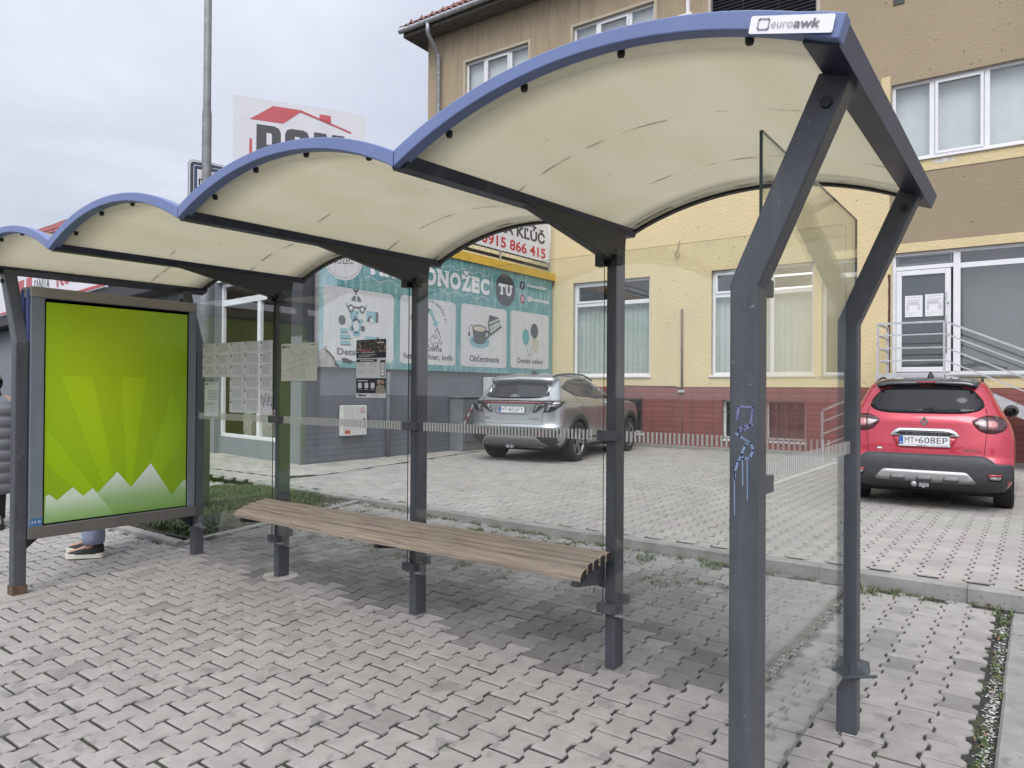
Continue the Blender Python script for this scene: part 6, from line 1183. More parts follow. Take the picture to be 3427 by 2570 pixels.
for k, z in enumerate(RZ): mb.bar((XA, YA, z), (XB, YA, z), .035 if k == 0 else .026, .035 if k == 0 else .026)
for x in (XA, XB): mb.bar((x, YA, ZD), (x, YA, RZ[0] - .02), .036, .036, 0, (0, 1, 0))
mb.build('front_railing', M_zn, ms)
mb = MB()
for k, z in enumerate(RZ): mb.bar((XA, YA + .02, z), (XA, YB - .0, z), .035 if k == 0 else .026, .035 if k == 0 else .026)
mb.bar((XA, YB - .04, ZD), (XA, YB - .04, RZ[0] - .02), .036, .036, 0, (0, 1, 0)); mb.build('side_railing', M_zn, ms)
mb = MB(); D_ = XE - .02 - XB
for k, z in enumerate(RZ): mb.bar((XB + .02, YA, z - .01), (XE - .0, YA, z - .01 - SL * D_ + .10), .035 if k == 0 else .026, .035 if k == 0 else .026, 0, (0, 0, 1))
for f_ in (0.5, 1.0): x = XB + .02 + D_ * f_; z = -(SL * D_ - .10) * f_; mb.bar((x, YA, ZD + z - .1), (x, YA, RZ[0] + z - .03), .036, .036, 0, (0, 1, 0))
mb.build('stair_railing', M_zn, ms)

# ------------------------------------------------------------------ cars
M_tyre = mat('tyre_rubber', (0.022, 0.022, 0.023), 0.85, var=0.25, vscale=20); M_rim = mat('alloy', (0.40, 0.41, 0.42), 0.35, metal=0.8, var=0.1); M_rimd = mat('rim_dark', (0.03, 0.03, 0.032), 0.5)
M_tint = mat('tinted_glass', (0.008, 0.009, 0.010), 0.04, spec=0.35); M_clad = mat('grey_black_cladding', (0.040, 0.041, 0.045), 0.55, var=0.12, vscale=12); M_chrome = mat('chrome', (0.68, 0.68, 0.70), 0.12, metal=1.0)
M_lens = mat('dark_red_lens', (0.050, 0.006, 0.010), 0.08, spec=0.6, coat=0.6); M_lensr = mat('red_lens', (0.36, 0.02, 0.035), 0.12, coat=0.5); M_lensw = mat('clear_lamp', (0.60, 0.50, 0.50), 0.15, coat=0.6); M_lensp = mat('pink_lamp', (0.50, 0.22, 0.22), 0.15, coat=0.6); M_lensk = mat('smoked_lens', (0.020, 0.017, 0.018), 0.08, spec=0.6, coat=0.5); M_lensg = mat('grey_lamp', (0.22, 0.21, 0.21), 0.2, coat=0.5)
M_under = mat('underbody', (0.012, 0.012, 0.012), 0.9); M_plate = mat('plate_white', (0.68, 0.69, 0.70), 0.4); M_eu = mat('plate_blue', (0.03, 0.10, 0.36), 0.4); M_silv = mat('skid_silver', (0.40, 0.40, 0.41), 0.35, metal=0.55); M_seam = mat('panel_gap', (0.01, 0.008, 0.008), 0.8)
def lerp(a, b, t): return a + (b - a) * t
def body_mesh(levels, N=(12, 8, 22, 8, 10), steps=4, bow=0.03):
    """closed shell from horizontal outlines; level = (z, rear y, front y, half width, rear corner r, front corner r)"""
    lv = []
    for i in range(len(levels) - 1):
        p0, p1, p2, p3 = levels[max(i - 1, 0)], levels[i], levels[i + 1], levels[min(i + 2, len(levels) - 1)]
        for s_ in range(steps):
            t = s_ / steps; r_ = []
            for a, b, c, d in zip(p0, p1, p2, p3):
                v = 0.5 * ((2 * b) + (-a + c) * t + (2 * a - 5 * b + 4 * c - d) * t * t + (-a + 3 * b - 3 * c + d) * t ** 3); r_.append(min(max(v, min(b, c)), max(b, c)))
            lv.append(r_)
    lv.append(list(levels[-1])); loops = []
    for z, yr, yf, w, rr, rf in lv:
        h = []                                                       # right half from rear centre to front centre
        rr = min(rr, w * .98, (yf - yr) * .45); rf = min(rf, w * .98, (yf - yr) * .45); bx = rr * 1.15; by = rr * .62; fx = rf * 1.1; fy = rf * .9
        for k in range(N[0]): t = k / N[0]; x = (w - bx) * t; h.append((x, yr + bow * 0.5 * (x / w) ** 2))
        o_ = bow * 0.5 * ((w - bx) / w) ** 2
        for k in range(N[1]): a = math.pi / 2 * k / N[1]; h.append((w - bx + bx * math.sin(a), yr + o_ + by * (1 - math.cos(a))))
        for k in range(N[2]): t = k / N[2]; h.append((w * (1 - 0.010 * math.sin(math.pi * t)), lerp(yr + o_ + by, yf - fy, t)))
        for k in range(N[3]): a = math.pi / 2 * k / N[3]; h.append((w - fx + fx * math.cos(a), yf - fy + fy * math.sin(a)))
        for k in range(N[4] + 1): t = k / N[4]; h.append(((w - fx) * (1 - t), yf))
        loops.append([(x, y, z) for x, y in h] + [(-x, y, z) for x, y in reversed(h[1:-1])])
    n = len(loops[0]); vs = [p for l in loops for p in l]; fs = []
    for i in range(len(loops) - 1):
        for k in range(n): fs.append((i * n + k, i * n + (k + 1) % n, (i + 1) * n + (k + 1) % n, (i + 1) * n + k))
    fs.append(tuple(reversed(range(n)))); fs.append(tuple(range((len(loops) - 1) * n, len(loops) * n))); return vs, fs
def cut_arches(name, vs, fs, wheels, r, mats, parent):
    bm = bmesh.new(); V = [bm.verts.new(p) for p in vs]
    for f in fs: bm.faces.new([V[i] for i in f])
    bmesh.ops.recalc_face_normals(bm, faces=bm.faces)
    for f in bm.faces: f.smooth = True
    me = bpy.data.meshes.new(name); bm.to_mesh(me); bm.free()
    for m in mats: me.materials.append(m)
    o = bpy.data.objects.new(name, me); C.objects.link(o); cut = []
    for (x, y, z) in wheels:
        c = MB(); c.lathe([(0, -.26), (r, -.26), (r, .26), (0, .26)], (x, y, z), (1, 0, 0), 32, smooth=False); k = c.build('cutter', mats[1], weld=True); bmx = bmesh.new(); bmx.from_mesh(k.data); bmesh.ops.recalc_face_normals(bmx, faces=bmx.faces); bmx.to_mesh(k.data); bmx.free()
        md = o.modifiers.new('arch', 'BOOLEAN'); md.operation = 'DIFFERENCE'; md.solver = 'EXACT'; md.object = k; md.material_mode = 'TRANSFER'; cut.append(k)
    dg = bpy.context.evaluated_depsgraph_get(); nm = bpy.data.meshes.new_from_object(o.evaluated_get(dg)); o.modifiers.clear(); o.data = nm
    for k in cut: bpy.data.objects.remove(k)
    o.parent = parent; return o
class Skin:
    """shapes drawn in rear or side view and pressed onto the body surface"""
    def __init__(s, vs, fs, parent): s.b = BVHTree.FromPolygons([Vector(p) for p in vs], fs, epsilon=0.0); s.parent = parent
    def hit(s, u, v, view):
        if view == 'rear': r_ = s.b.ray_cast(Vector((u, -4, v)), Vector((0, 1, 0)))
        elif view == 'front': r_ = s.b.ray_cast(Vector((u, 9, v)), Vector((0, -1, 0)))
        elif view == 'top': r_ = s.b.ray_cast(Vector((u, v, 4)), Vector((0, 0, -1)))
        else: r_ = s.b.ray_cast(Vector((3 * view, u, v)), Vector((-view, 0, 0)))
        if r_[0] is None: return None
        n = r_[1]; d = {'rear': Vector((0, -1, 0)), 'front': Vector((0, 1, 0)), 'top': Vector((0, 0, 1))}.get(view, Vector((view if view in (1, -1) else 0, 0, 0)))
        if n.dot(d) < 0: n = -n
        return r_[0], n
    def patch(s, name, pts, m, view='rear', h=0.004, step=0.05, parent=None, mb=None, mi=0, smooth=True, base=-0.006):
        own = mb is None; mb = mb or MB(); pts = [Vector(p) for p in pts]; per = []
        for i in range(len(pts)):
            a, b = pts[i], pts[(i + 1) % len(pts)]; k = max(1, int((b - a).length / step))
            for q in range(k): per.append(a.lerp(b, q / k))
        u0, u1 = min(p.x for p in per), max(p.x for p in per); v0, v1 = min(p.y for p in per), max(p.y for p in per); poly = [tuple(p) for p in per]; inn = []
        nu, nv = max(1, int((u1 - u0) / step)), max(1, int((v1 - v0) / step))
        for i in range(1, nu):
            for j in range(1, nv):
                p = (u0 + (u1 - u0) * i / nu, v0 + (v1 - v0) * j / nv)
                if inside(p, poly) and min((Vector(p) - q).length for q in per) > step * .45: inn.append(Vector(p))
        n = len(per); co, _, fs, *_ = geometry.delaunay_2d_cdt(per + inn, [(i, (i + 1) % n) for i in range(n)], [list(range(n))], 1, 1e-6)
        top, bot, ok = [], [], {}
        for i, p in enumerate(co):
            r_ = s.hit(p.x, p.y, view)
            if r_ is None: ok[i] = False; top.append(Vector((0, 0, 0))); bot.append(Vector((0, 0, 0))); continue
            ok[i] = True; top.append(r_[0] + r_[1] * h); bot.append(r_[0] + r_[1] * base)
        F = [f for f in fs if all(ok[i] for i in f)]; K = len(co); mb.add(top, F, mi, smooth); ed = {}
        for f in F:
            for a, b in zip(f, f[1:] + f[:1]): ed[(a, b)] = 1
        sk = [(a, b) for a, b in ed if (b, a) not in ed]; mb.add(top + bot, [(b, a, K + a, K + b) for a, b in sk], mi, False)
        if own:
            o = mb.build(name, m, parent or s.parent, local=True); bmx = bmesh.new(); bmx.from_mesh(o.data); bmesh.ops.recalc_face_normals(bmx, faces=bmx.faces); bmx.to_mesh(o.data); bmx.free(); return o
    def line(s, name, pts, m, view='rear', w=0.006, h=0.0015, parent=None, mb=None, mi=0, step=0.05):
        own = mb is None; mb = mb or MB(); per = []
        for a, b in zip(pts[:-1], pts[1:]):
            a, b = Vector(a), Vector(b); k = max(1, int((b - a).length / step))
            for q in range(k): per.append(a.lerp(b, q / k))
        per.append(Vector(pts[-1])); L_, R_ = [], []
        for i, p in enumerate(per):
            d = (per[min(i + 1, len(per) - 1)] - per[max(i - 1, 0)]).normalized(); k = Vector((-d.y, d.x)) * w / 2
            for q, lst in ((p + k, L_), (p - k, R_)):
                r_ = s.hit(q.x, q.y, view); lst.append(None if r_ is None else r_[0] + r_[1] * h)
        for i in range(len(per) - 1):
            q = (L_[i], R_[i], R_[i + 1], L_[i + 1])
            if all(x is not None for x in q): mb.add(q, [(0, 1, 2, 3)], mi)
        if own: return mb.build(name, m, parent or s.parent, local=True)
    def tube(s, name, pts, r, m, view='rear', h=0.0, parent=None):
        P = []
        for u, v in pts:
            q = s.hit(u, v, view)
            if q: P.append(q[0] + q[1] * h)
        mb = MB(); mb.tube(P, r, 8); return mb.build(name, m, parent or s.parent, local=True)
def rnd_poly(pts, r=0.35, n=3):
    """rounds the corners of an outline"""
    out_ = []; k = len(pts)
    for i in range(k):
        a, b, c = Vector(pts[i - 1]), Vector(pts[i]), Vector(pts[(i + 1) % k]); p, q = b.lerp(a, r), b.lerp(c, r)
        for j in range(n + 1): t = j / n; out_.append(tuple((p * (1 - t) + b * t) * (1 - t) + (b * (1 - t) + q * t) * t))
    return out_
def make_wheel(parent, loc, r, w, rim_r, side, spokes=5):
    """tyre with its rim as sub-part; axis along x, `side` = outward"""
    x, y, z = loc; mb = MB(); h = w / 2
    mb.lathe([(rim_r, -h * .9), (r * .93, -h), (r * .985, -h * .88), (r, -h * .6), (r, h * .6), (r * .985, h * .88), (r * .93, h), (rim_r + .02, h * .98), (rim_r, h * .9)], (0, 0, 0), (side, 0, 0), 40)
    for k in range(5): xx = -h * .62 + h * 1.24 * k / 4; mb.lathe([(r + .0004, xx - .005), (r + .0015, xx), (r + .0004, xx + .005)], (0, 0, 0), (side, 0, 0), 40, 1)
    o = mb.build('wheel', [M_tyre, M_under], parent, local=True); o.location = loc
    mb = MB(); mb.lathe([(rim_r + .002, h * .92), (rim_r - .012, h * .93), (rim_r - .02, h * .55), (rim_r - .05, -h * .2), (0, -h * .25)], (0, 0, 0), (side, 0, 0), 40, 1); mb.lathe([(rim_r + .002, h * .92), (rim_r - .006, h * .96), (rim_r - .016, h * .90), (rim_r - .02, h * .8)], (0, 0, 0), (side, 0, 0), 40, 0); mb.lathe([(0, h * .74), (.035, h * .73), (.04, h * .6)], (0, 0, 0), (side, 0, 0), 16, 0)
    for k in range(spokes):
        for dlt in (-.11, .11):
            a = 2 * math.pi * k / spokes; a1 = a + dlt * .4; a2 = a + dlt * 1.7; p = Vector((side * h * .70, .03 * math.cos(a1), .03 * math.sin(a1))); q = Vector((side * h * .82, (rim_r - .014) * math.cos(a2), (rim_r - .014) * math.sin(a2))); mb.bar(p, q, .026, .022, 0, (1, 0, 0))
    m2 = mb.build('rim', [M_rim, M_rimd], o, local=True); return o
def copy_part(o, parent, loc, flip=False):
    c = o.copy(); C.objects.link(c); c.parent = parent; c.location = loc
    if flip: c.rotation_euler = (0, 0, math.pi)
    for ch in o.children: d = ch.copy(); C.objects.link(d); d.parent = c
    return c
def plate_geo(parent, O, left, right, n_out, shield=True, low=None):
    mb = MB(); S_ = Sheet(mb, O, (1, 0, 0), (0, 0, 1), 0.0012); w, h = .52, .11
    mb.box((O[0], O[1], O[2]), (O[0] + w, O[1] + .008, O[2] + h), 3); S_.rrect(.003, .003, w - .003, h - .003, .008, 0, 1); S_.rect(.004, .006, .046, h - .006, 1, 2); S_.text('SK', .012, .018, .018, 0, 3, bold=.02, fit=.024); S_.text(left, .062, .022, .068, 2, 2, bold=-.005, fit=.098); S_.text(right, .205, .022, .068, 2, 2, bold=-.005, fit=.292)
    S_.poly([(.170, .072), (.194, .072), (.194, .05), (.182, .036), (.170, .05)], 4, 2); S_.rect(.179, .048, .185, .068, 0, 3); S_.rect(.174, .057, .190, .062, 0, 3)
    return mb.build('number_plate', [M_plate, M_eu, M_ink, M_blk, M_lensr], parent, local=True)

# --- red car
RC = (5.005, 7.60, LOT); RA = 0.046
def car_paint(name, col, metal=0.35, rough=0.32):
    m = mat(name, col, rough, metal=metal, spec=0.5, coat=1.0, var=0.02, vscale=3); return m
M_cred = car_paint('red_car_paint', (0.44, 0.022, 0.045), 0.35, 0.30); M_croof = car_paint('black_car_paint', (0.012, 0.012, 0.013), 0.0, 0.2)
rc = thing('parked_car', 'red compact crossover with black roof parked nose to the stairs', 'car', RC, RA)
LV = [(.20, -.50, 3.0, .70, .25, .35), (.27, -.70, 3.22, .80, .25, .4), (.36, -.815, 3.30, .845, .28, .45), (.50, -.825, 3.33, .865, .30, .5), (.58, -.820, 3.33, .872, .32, .5), (.64, -.790, 3.33, .878, .34, .5), (.75, -.775, 3.31, .880, .36, .5), (.88, -.750, 3.25, .872, .38, .5), (.97, -.735, 3.12, .850, .40, .5), (1.03, -.725, 2.75, .828, .42, .6), (1.09, -.700, 2.20, .795, .42, .6), (1.15, -.655, 1.98, .765, .40, .5), (1.25, -.590, 1.72, .715, .38, .45), (1.36, -.520, 1.44, .665, .34, .4), (1.44, -.455, 1.23, .625, .30, .35), (1.485, -.400, 1.08, .590, .28, .3), (1.52, -.27, .93, .53, .26, .3), (1.545, -.08, .80, .43, .24, .25), (1.555, .1, .7, .30, .2, .2)]
vs, fs = body_mesh(LV); WH = [(sx * .80, y, .325) for sx in (-1, 1) for y in (0, 2.606)]
b_ = cut_arches('body', vs, fs, WH, .37, [M_cred, M_under], rc); K_ = Skin(vs, fs, rc)
w1_ = make_wheel(rc, (.775, 0, .327), .327, .205, .215, 1)
for (x, y) in ((.775, 2.606), (-.775, 0), (-.775, 2.606)): copy_part(w1_, rc, (x, y, .327), x < 0)
roofp = [(-.60, 1.455), (-.585, 1.49), (-.50, 1.525), (-.3, 1.55)]
K_.patch('roof', [(-.575, -.38), (.575, -.38), (.60, .1), (.60, 1.0), (.52, 1.22), (-.52, 1.22), (-.60, 1.0), (-.60, .1)], M_croof, 'top', .003, .10)
K_.patch('rear_window', rnd_poly([(-.595, 1.20), (-.575, 1.28), (-.475, 1.405), (-.30, 1.44), (.30, 1.44), (.475, 1.405), (.575, 1.28), (.595, 1.20), (.53, 1.15), (.38, 1.118), (-.38, 1.118), (-.53, 1.15)], .3), M_tint, 'rear', .004, .05)
sp = K_.patch('spoiler', [(-.50, 1.40), (-.40, 1.43), (0, 1.447), (.40, 1.43), (.50, 1.40), (.54, 1.45), (.40, 1.482), (0, 1.49), (-.40, 1.482), (-.54, 1.45)], M_croof, 'rear', .05, .05, base=-.01); mb = MB(); K_.patch('brake_lamp', [(-.10, 1.452), (.10, 1.452), (.10, 1.462), (-.10, 1.462)], M_lensr, 'rear', .056, .05, parent=sp)
for s_ in (1, -1):
    K_.patch('side_window', rnd_poly([(-.12, 1.16), (.10, 1.38), (.5, 1.44), (1.0, 1.42), (1.45, 1.20), (1.60, 1.10), (1.0, 1.09), (.2, 1.11)], .2), M_tint, s_, .003, .08)
    lp_ = K_.patch('tail_lamp', rnd_poly([(s_ * x, z) for x, z in ((.465, 1.043), (.52, 1.072), (.61, 1.105), (.72, 1.10), (.79, 1.055), (.80, .99), (.775, .935), (.70, .905), (.61, .905), (.54, .935), (.495, .985))], .3), M_lens, 'rear', .010, .04)
    K_.patch('clear_lens', rnd_poly([(s_ * x, z) for x, z in ((.495, 1.028), (.56, 1.035), (.605, 1.045), (.608, .975), (.575, .972), (.535, .992))], .25), M_lensw, 'rear', .0125, .03, parent=lp_)
    K_.patch('pink_lens', rnd_poly([(s_ * x, z) for x, z in ((.617, 1.048), (.68, 1.045), (.715, 1.015), (.705, .965), (.66, .955), (.617, .965))], .3), M_lensp, 'rear', .0125, .03, parent=lp_)
    K_.line('lamp_edge', [(s_ * .612, 1.10), (s_ * .612, .91)], M_seam, 'rear', .005, .0132, parent=lp_)
    K_.patch('bumper_reflector', rnd_poly([(s_ * x, z) for x, z in ((.605, .462), (.76, .462), (.745, .385), (.63, .385))], .15), M_under, 'rear', .019, .04); K_.patch('reflector_lens', [(s_ * x, z) for x, z in ((.615, .456), (.75, .456), (.745, .432), (.622, .432))], M_lensr, 'rear', .023, .04); K_.patch('fog_lamp', [(s_ * x, z) for x, z in ((.628, .428), (.742, .428), (.73, .395), (.645, .395))], M_lensg, 'rear', .023, .04)
    K_.line('hatch_seam', [(s_ * x, z) for x, z in ((.600, 1.19), (.615, 1.11), (.612, .91), (.600, .80), (.585, .655))], M_seam, 'rear', .006, .0012)
    a0 = [R(k * 12) for k in range(-1, 17)]
    K_.patch('wheel_arch', [(.37 * math.cos(a), .327 + .37 * math.sin(a)) for a in a0] + [(.435 * math.cos(a), .327 + .435 * math.sin(a)) for a in reversed(a0)], M_clad, s_, .012, .05, base=-.004); K_.patch('wheel_arch', [(2.606 + .37 * math.cos(a), .327 + .37 * math.sin(a)) for a in a0] + [(2.606 + .435 * math.cos(a), .327 + .435 * math.sin(a)) for a in reversed(a0)], M_clad, s_, .012, .05, base=-.004)
    K_.patch('sill_cladding', [(.44, .22), (2.17, .22), (2.17, .36), (.44, .36)], M_clad, s_, .008, .1)
    mb = MB(); mb.lathe([(0, -.07), (.055, -.068), (.085, -.03), (.09, .02), (.07, .06), (0, .075)], (s_ * .885, 1.62, 1.115), (0, 1, 0), 14); q = mb.build('side_mirror', M_croof, rc, local=True); mb = MB(); mb.bar((s_ * .78, 1.68, 1.05), (s_ * .90, 1.64, 1.08), .05, .03); mb.build('mirror_arm', M_blk, q, local=True); mb = MB(); mb.lathe([(0, -.0725), (.060, -.0705)], (s_ * .885, 1.62, 1.115), (0, 1, 0), 14, smooth=False); mb.build('mirror_glass', M_tint, q, local=True)
    mb = MB(); P = [(s_ * .56, -.15 + 1.25 * k / 10, 1.50 + .06 * math.sin(math.pi * k / 10)) for k in range(11)]; mb.tube(P, .014, 8); mb.build('roof_rail', M_blk, rc, local=True)
K_.patch('bumper', rnd_poly([(-.90, .27), (-.80, .265), (-.55, .222), (.55, .222), (.80, .265), (.90, .27), (.90, .565), (.70, .570), (.585, .652), (-.585, .652), (-.70, .570), (-.90, .565)], .12), M_clad, 'rear', .016, .05)
K_.patch('skid_plate', rnd_poly([(-.52, .345), (-.43, .452), (-.40, .465), (.40, .465), (.43, .452), (.52, .345)], .15), M_silv, 'rear', .026, .04)
for xx in (-.27, 0, .27): mb = MB(); K_.patch('skid_recess', rnd_poly([(xx - .085, .352), (xx - .072, .405), (xx + .072, .405), (xx + .085, .352)], .25), mat('skid_shade', (0.16, 0.16, 0.165), 0.45, metal=0.4), 'rear', .029, .03)
for xx in (-.34, .10, .36): mb = MB(); q = K_.hit(xx, .50, 'rear'); mb.lathe([(0, -.02), (.009, -.019), (.010, -.012)], q[0] - Vector((0, .002, 0)), (0, 1, 0), 10); mb.build('parking_sensor', M_blk, rc, local=True)
K_.patch('plate_recess', rnd_poly([(-.335, .868), (-.315, .79), (-.27, .725), (-.22, .712), (.22, .712), (.27, .725), (.315, .79), (.335, .868)], .3), car_paint('red_recess', (0.44, 0.022, 0.045)), 'rear', .003, .04)
ch = K_.patch('chrome_strip', rnd_poly([(-.350, .868), (-.29, .930), (-.255, .945), (.255, .945), (.29, .930), (.350, .868), (.350, .856), (-.350, .856)], .15), M_chrome, 'rear', .020, .04); K_.patch('strip_gloss', rnd_poly([(-.30, .870), (-.25, .920), (.25, .920), (.30, .870)], .15), mat('strip_black', (0.03, 0.03, 0.032), 0.08), 'rear', .0225, .03, parent=ch)
q = K_.hit(0, .89, 'rear'); mb = MB(); S_ = Sheet(mb, (-.19, q[0].y - .0245, .876), (1, 0, 0), (0, 0, 1), .001); S_.text('CAPTUR', 0, 0, .032, 0, 1, bold=-.01, fit=.38, space=1.3); mb.build('model_lettering', M_chrome, rc, local=True)
q = K_.hit(0, 1.03, 'rear'); yl = q[0].y - .014; mb = MB()
for sgn in (1, -1): mb.prism([(0, yl, 1.092), (sgn * .042, yl, 1.030), (sgn * .026, yl, 1.018), (0, yl, 1.060)] if sgn < 0 else [(0, yl, 1.060), (.026, yl, 1.018), (.042, yl, 1.030), (0, yl, 1.092)], (0, .012, 0)); mb.prism([(0, yl - .003, .968), (sgn * .042, yl - .003, 1.030), (sgn * .026, yl - .003, 1.042), (0, yl - .003, 1.000)] if sgn > 0 else [(0, yl - .003, 1.0), (-.026, yl - .003, 1.042), (-.042, yl - .003, 1.030), (0, yl - .003, .968)], (0, .012, 0))
mb.build('emblem', M_chrome, rc, local=True)
q = K_.hit(.47, .70, 'rear'); mb = MB(); S_ = Sheet(mb, (.395, q[0].y - .006, .700), (1, .02, 0), (0, 0, 1), .001); S_.text('RENAULT', 0, 0, .022, 0, 1, bold=.01, fit=.145, space=1.1); mb.build('maker_lettering', M_chrome, rc, local=True)
q = K_.hit(-.46, .70, 'rear'); mb = MB(); S_ = Sheet(mb, (-.495, q[0].y - .006, .690), (1, -.02, 0), (0, 0, 1), .001); S_.rrect(0, 0, .065, .026, .012, 0, 1); S_.rrect(.006, .004, .059, .022, .009, 1, 2); mb.build('sticker', [M_chrome, M_paper], rc, local=True)
q = K_.hit(0, .80, 'rear'); plate_geo(rc, (-.26, q[0].y - .016, .752), 'MT', '608EP', -1); mb = MB(); S_ = Sheet(mb, (-.262, q[0].y - .018, .738), (1, 0, 0), (0, 0, 1), .001); S_.rect(-.004, -.004, .528, .015, 1, -.5); S_.rect(0, 0, .524, .0145, 0, 0); S_.text('MARTIN', .19, .0025, .009, 2, 1, bold=.03, fit=.10); S_.text('043 / 42 38 525', .33, .0025, .009, 2, 1, fit=.17); mb.build('plate_holder', [M_plate, M_blk, M_ink], rc, local=True)
mb = MB(); mb.bar((-.01, -.655, 1.155), (.36, -.650, 1.160), .02, .022); mb.bar((-.015, -.665, 1.150), (.09, -.672, 1.172), .035, .045); mb.build('wiper', M_blk, rc, local=True)
mb = MB(); mb.lathe([(.036, 0), (.034, .03), (.015, .075), (0, .09)], (.02, -.02, 1.545), (0, .18, 1), 14); mb.build('antenna', M_blk, rc, local=True)
mb = MB(); mb.lathe([(0, -.03), (.03, -.028), (.035, 0), (0, .01)], (-.10, -.80, .30), (0, 1, 0), 14); mb.box((-.05, -.80, .27), (.05, -.70, .33)); mb.tube([(.0, -.7, .29), (.0, -.86, .28)], .018, 8); mb.build('tow_socket', M_steel, rc, local=True)
mb = MB(); mb.box((-.70, -.5, .17), (.70, 3.0, .23)); mb.build('underbody', M_under, rc, local=True)

# --- silver car
KS = 1.055; SCL = (-1.955, 8.99, LOT); SA = 0.125
sc_ = thing('parked_car', 'silver crossover with black cladding seen through the shelter glass', 'car', SCL, SA); sc_.scale = (KS, KS, KS)
M_csil = car_paint('silver_car_paint', (0.40, 0.405, 0.41), 0.75, 0.30); M_rail_ = mat('matt_black_trim', (0.02, 0.02, 0.021), 0.5)
LV = [(.24, -.55, 3.2, .74, .25, .35), (.32, -.76, 3.42, .83, .28, .4), (.42, -.885, 3.50, .88, .30, .45), (.55, -.915, 3.53, .905, .32, .5), (.64, -.912, 3.53, .918, .34, .5), (.70, -.880, 3.52, .925, .34, .5), (.82, -.870, 3.50, .928, .36, .5), (.95, -.868, 3.42, .925, .36, .5), (1.03, -.872, 3.28, .912, .36, .5), (1.08, -.865, 2.95, .895, .38, .55), (1.12, -.80, 2.25, .872, .38, .6), (1.17, -.755, 2.02, .845, .38, .5), (1.27, -.655, 1.78, .790, .36, .45), (1.38, -.555, 1.50, .735, .34, .4), (1.47, -.480, 1.25, .690, .30, .35), (1.53, -.40, 1.10, .640, .28, .3), (1.575, -.20, .95, .56, .26, .3), (1.60, 0.0, .80, .45, .24, .25), (1.612, .2, .65, .28, .2, .2)]
vs, fs = body_mesh(LV, bow=.05); WH = [(sx * .84, y, .36) for sx in (-1, 1) for y in (0, 2.68)]
cut_arches('body', vs, fs, WH, .42, [M_csil, M_under], sc_); K_ = Skin(vs, fs, sc_)
w1_ = make_wheel(sc_, (.80, 0, .36), .36, .235, .245, 1)
for (x, y) in ((.80, 2.68), (-.80, 0), (-.80, 2.68)): copy_part(w1_, sc_, (x, y, .36), x < 0)
K_.patch('rear_window', rnd_poly([(-.66, 1.185), (-.58, 1.30), (-.50, 1.415), (0, 1.435), (.50, 1.415), (.58, 1.30), (.66, 1.185), (.50, 1.152), (.25, 1.140), (-.25, 1.140), (-.50, 1.152)], .25), M_tint, 'rear', .004, .05)
K_.patch('spoiler', [(-.60, 1.40), (-.40, 1.425), (0, 1.438), (.40, 1.425), (.60, 1.40), (.66, 1.46), (.45, 1.50), (0, 1.512), (-.45, 1.50), (-.66, 1.46)], M_csil, 'rear', .075, .05, base=-.01); K_.patch('spoiler_lip', [(-.58, 1.385), (0, 1.418), (.58, 1.385), (.60, 1.402), (0, 1.440), (-.60, 1.402)], M_rail_, 'rear', .060, .05)
mb = MB(); K_.patch('', [(-.76, 1.045), (-.62, 1.052), (.62, 1.052), (.76, 1.045), (.80, 1.092), (0, 1.100), (-.80, 1.092)], None, 'rear', .010, .05, mb=mb); lb_ = mb.build('light_bar', M_lensk, sc_, local=True); K_.patch('red_strip', [(-.60, 1.064), (.60, 1.064), (.60, 1.074), (-.60, 1.074)], M_lensr, 'rear', .0125, .05, parent=lb_)
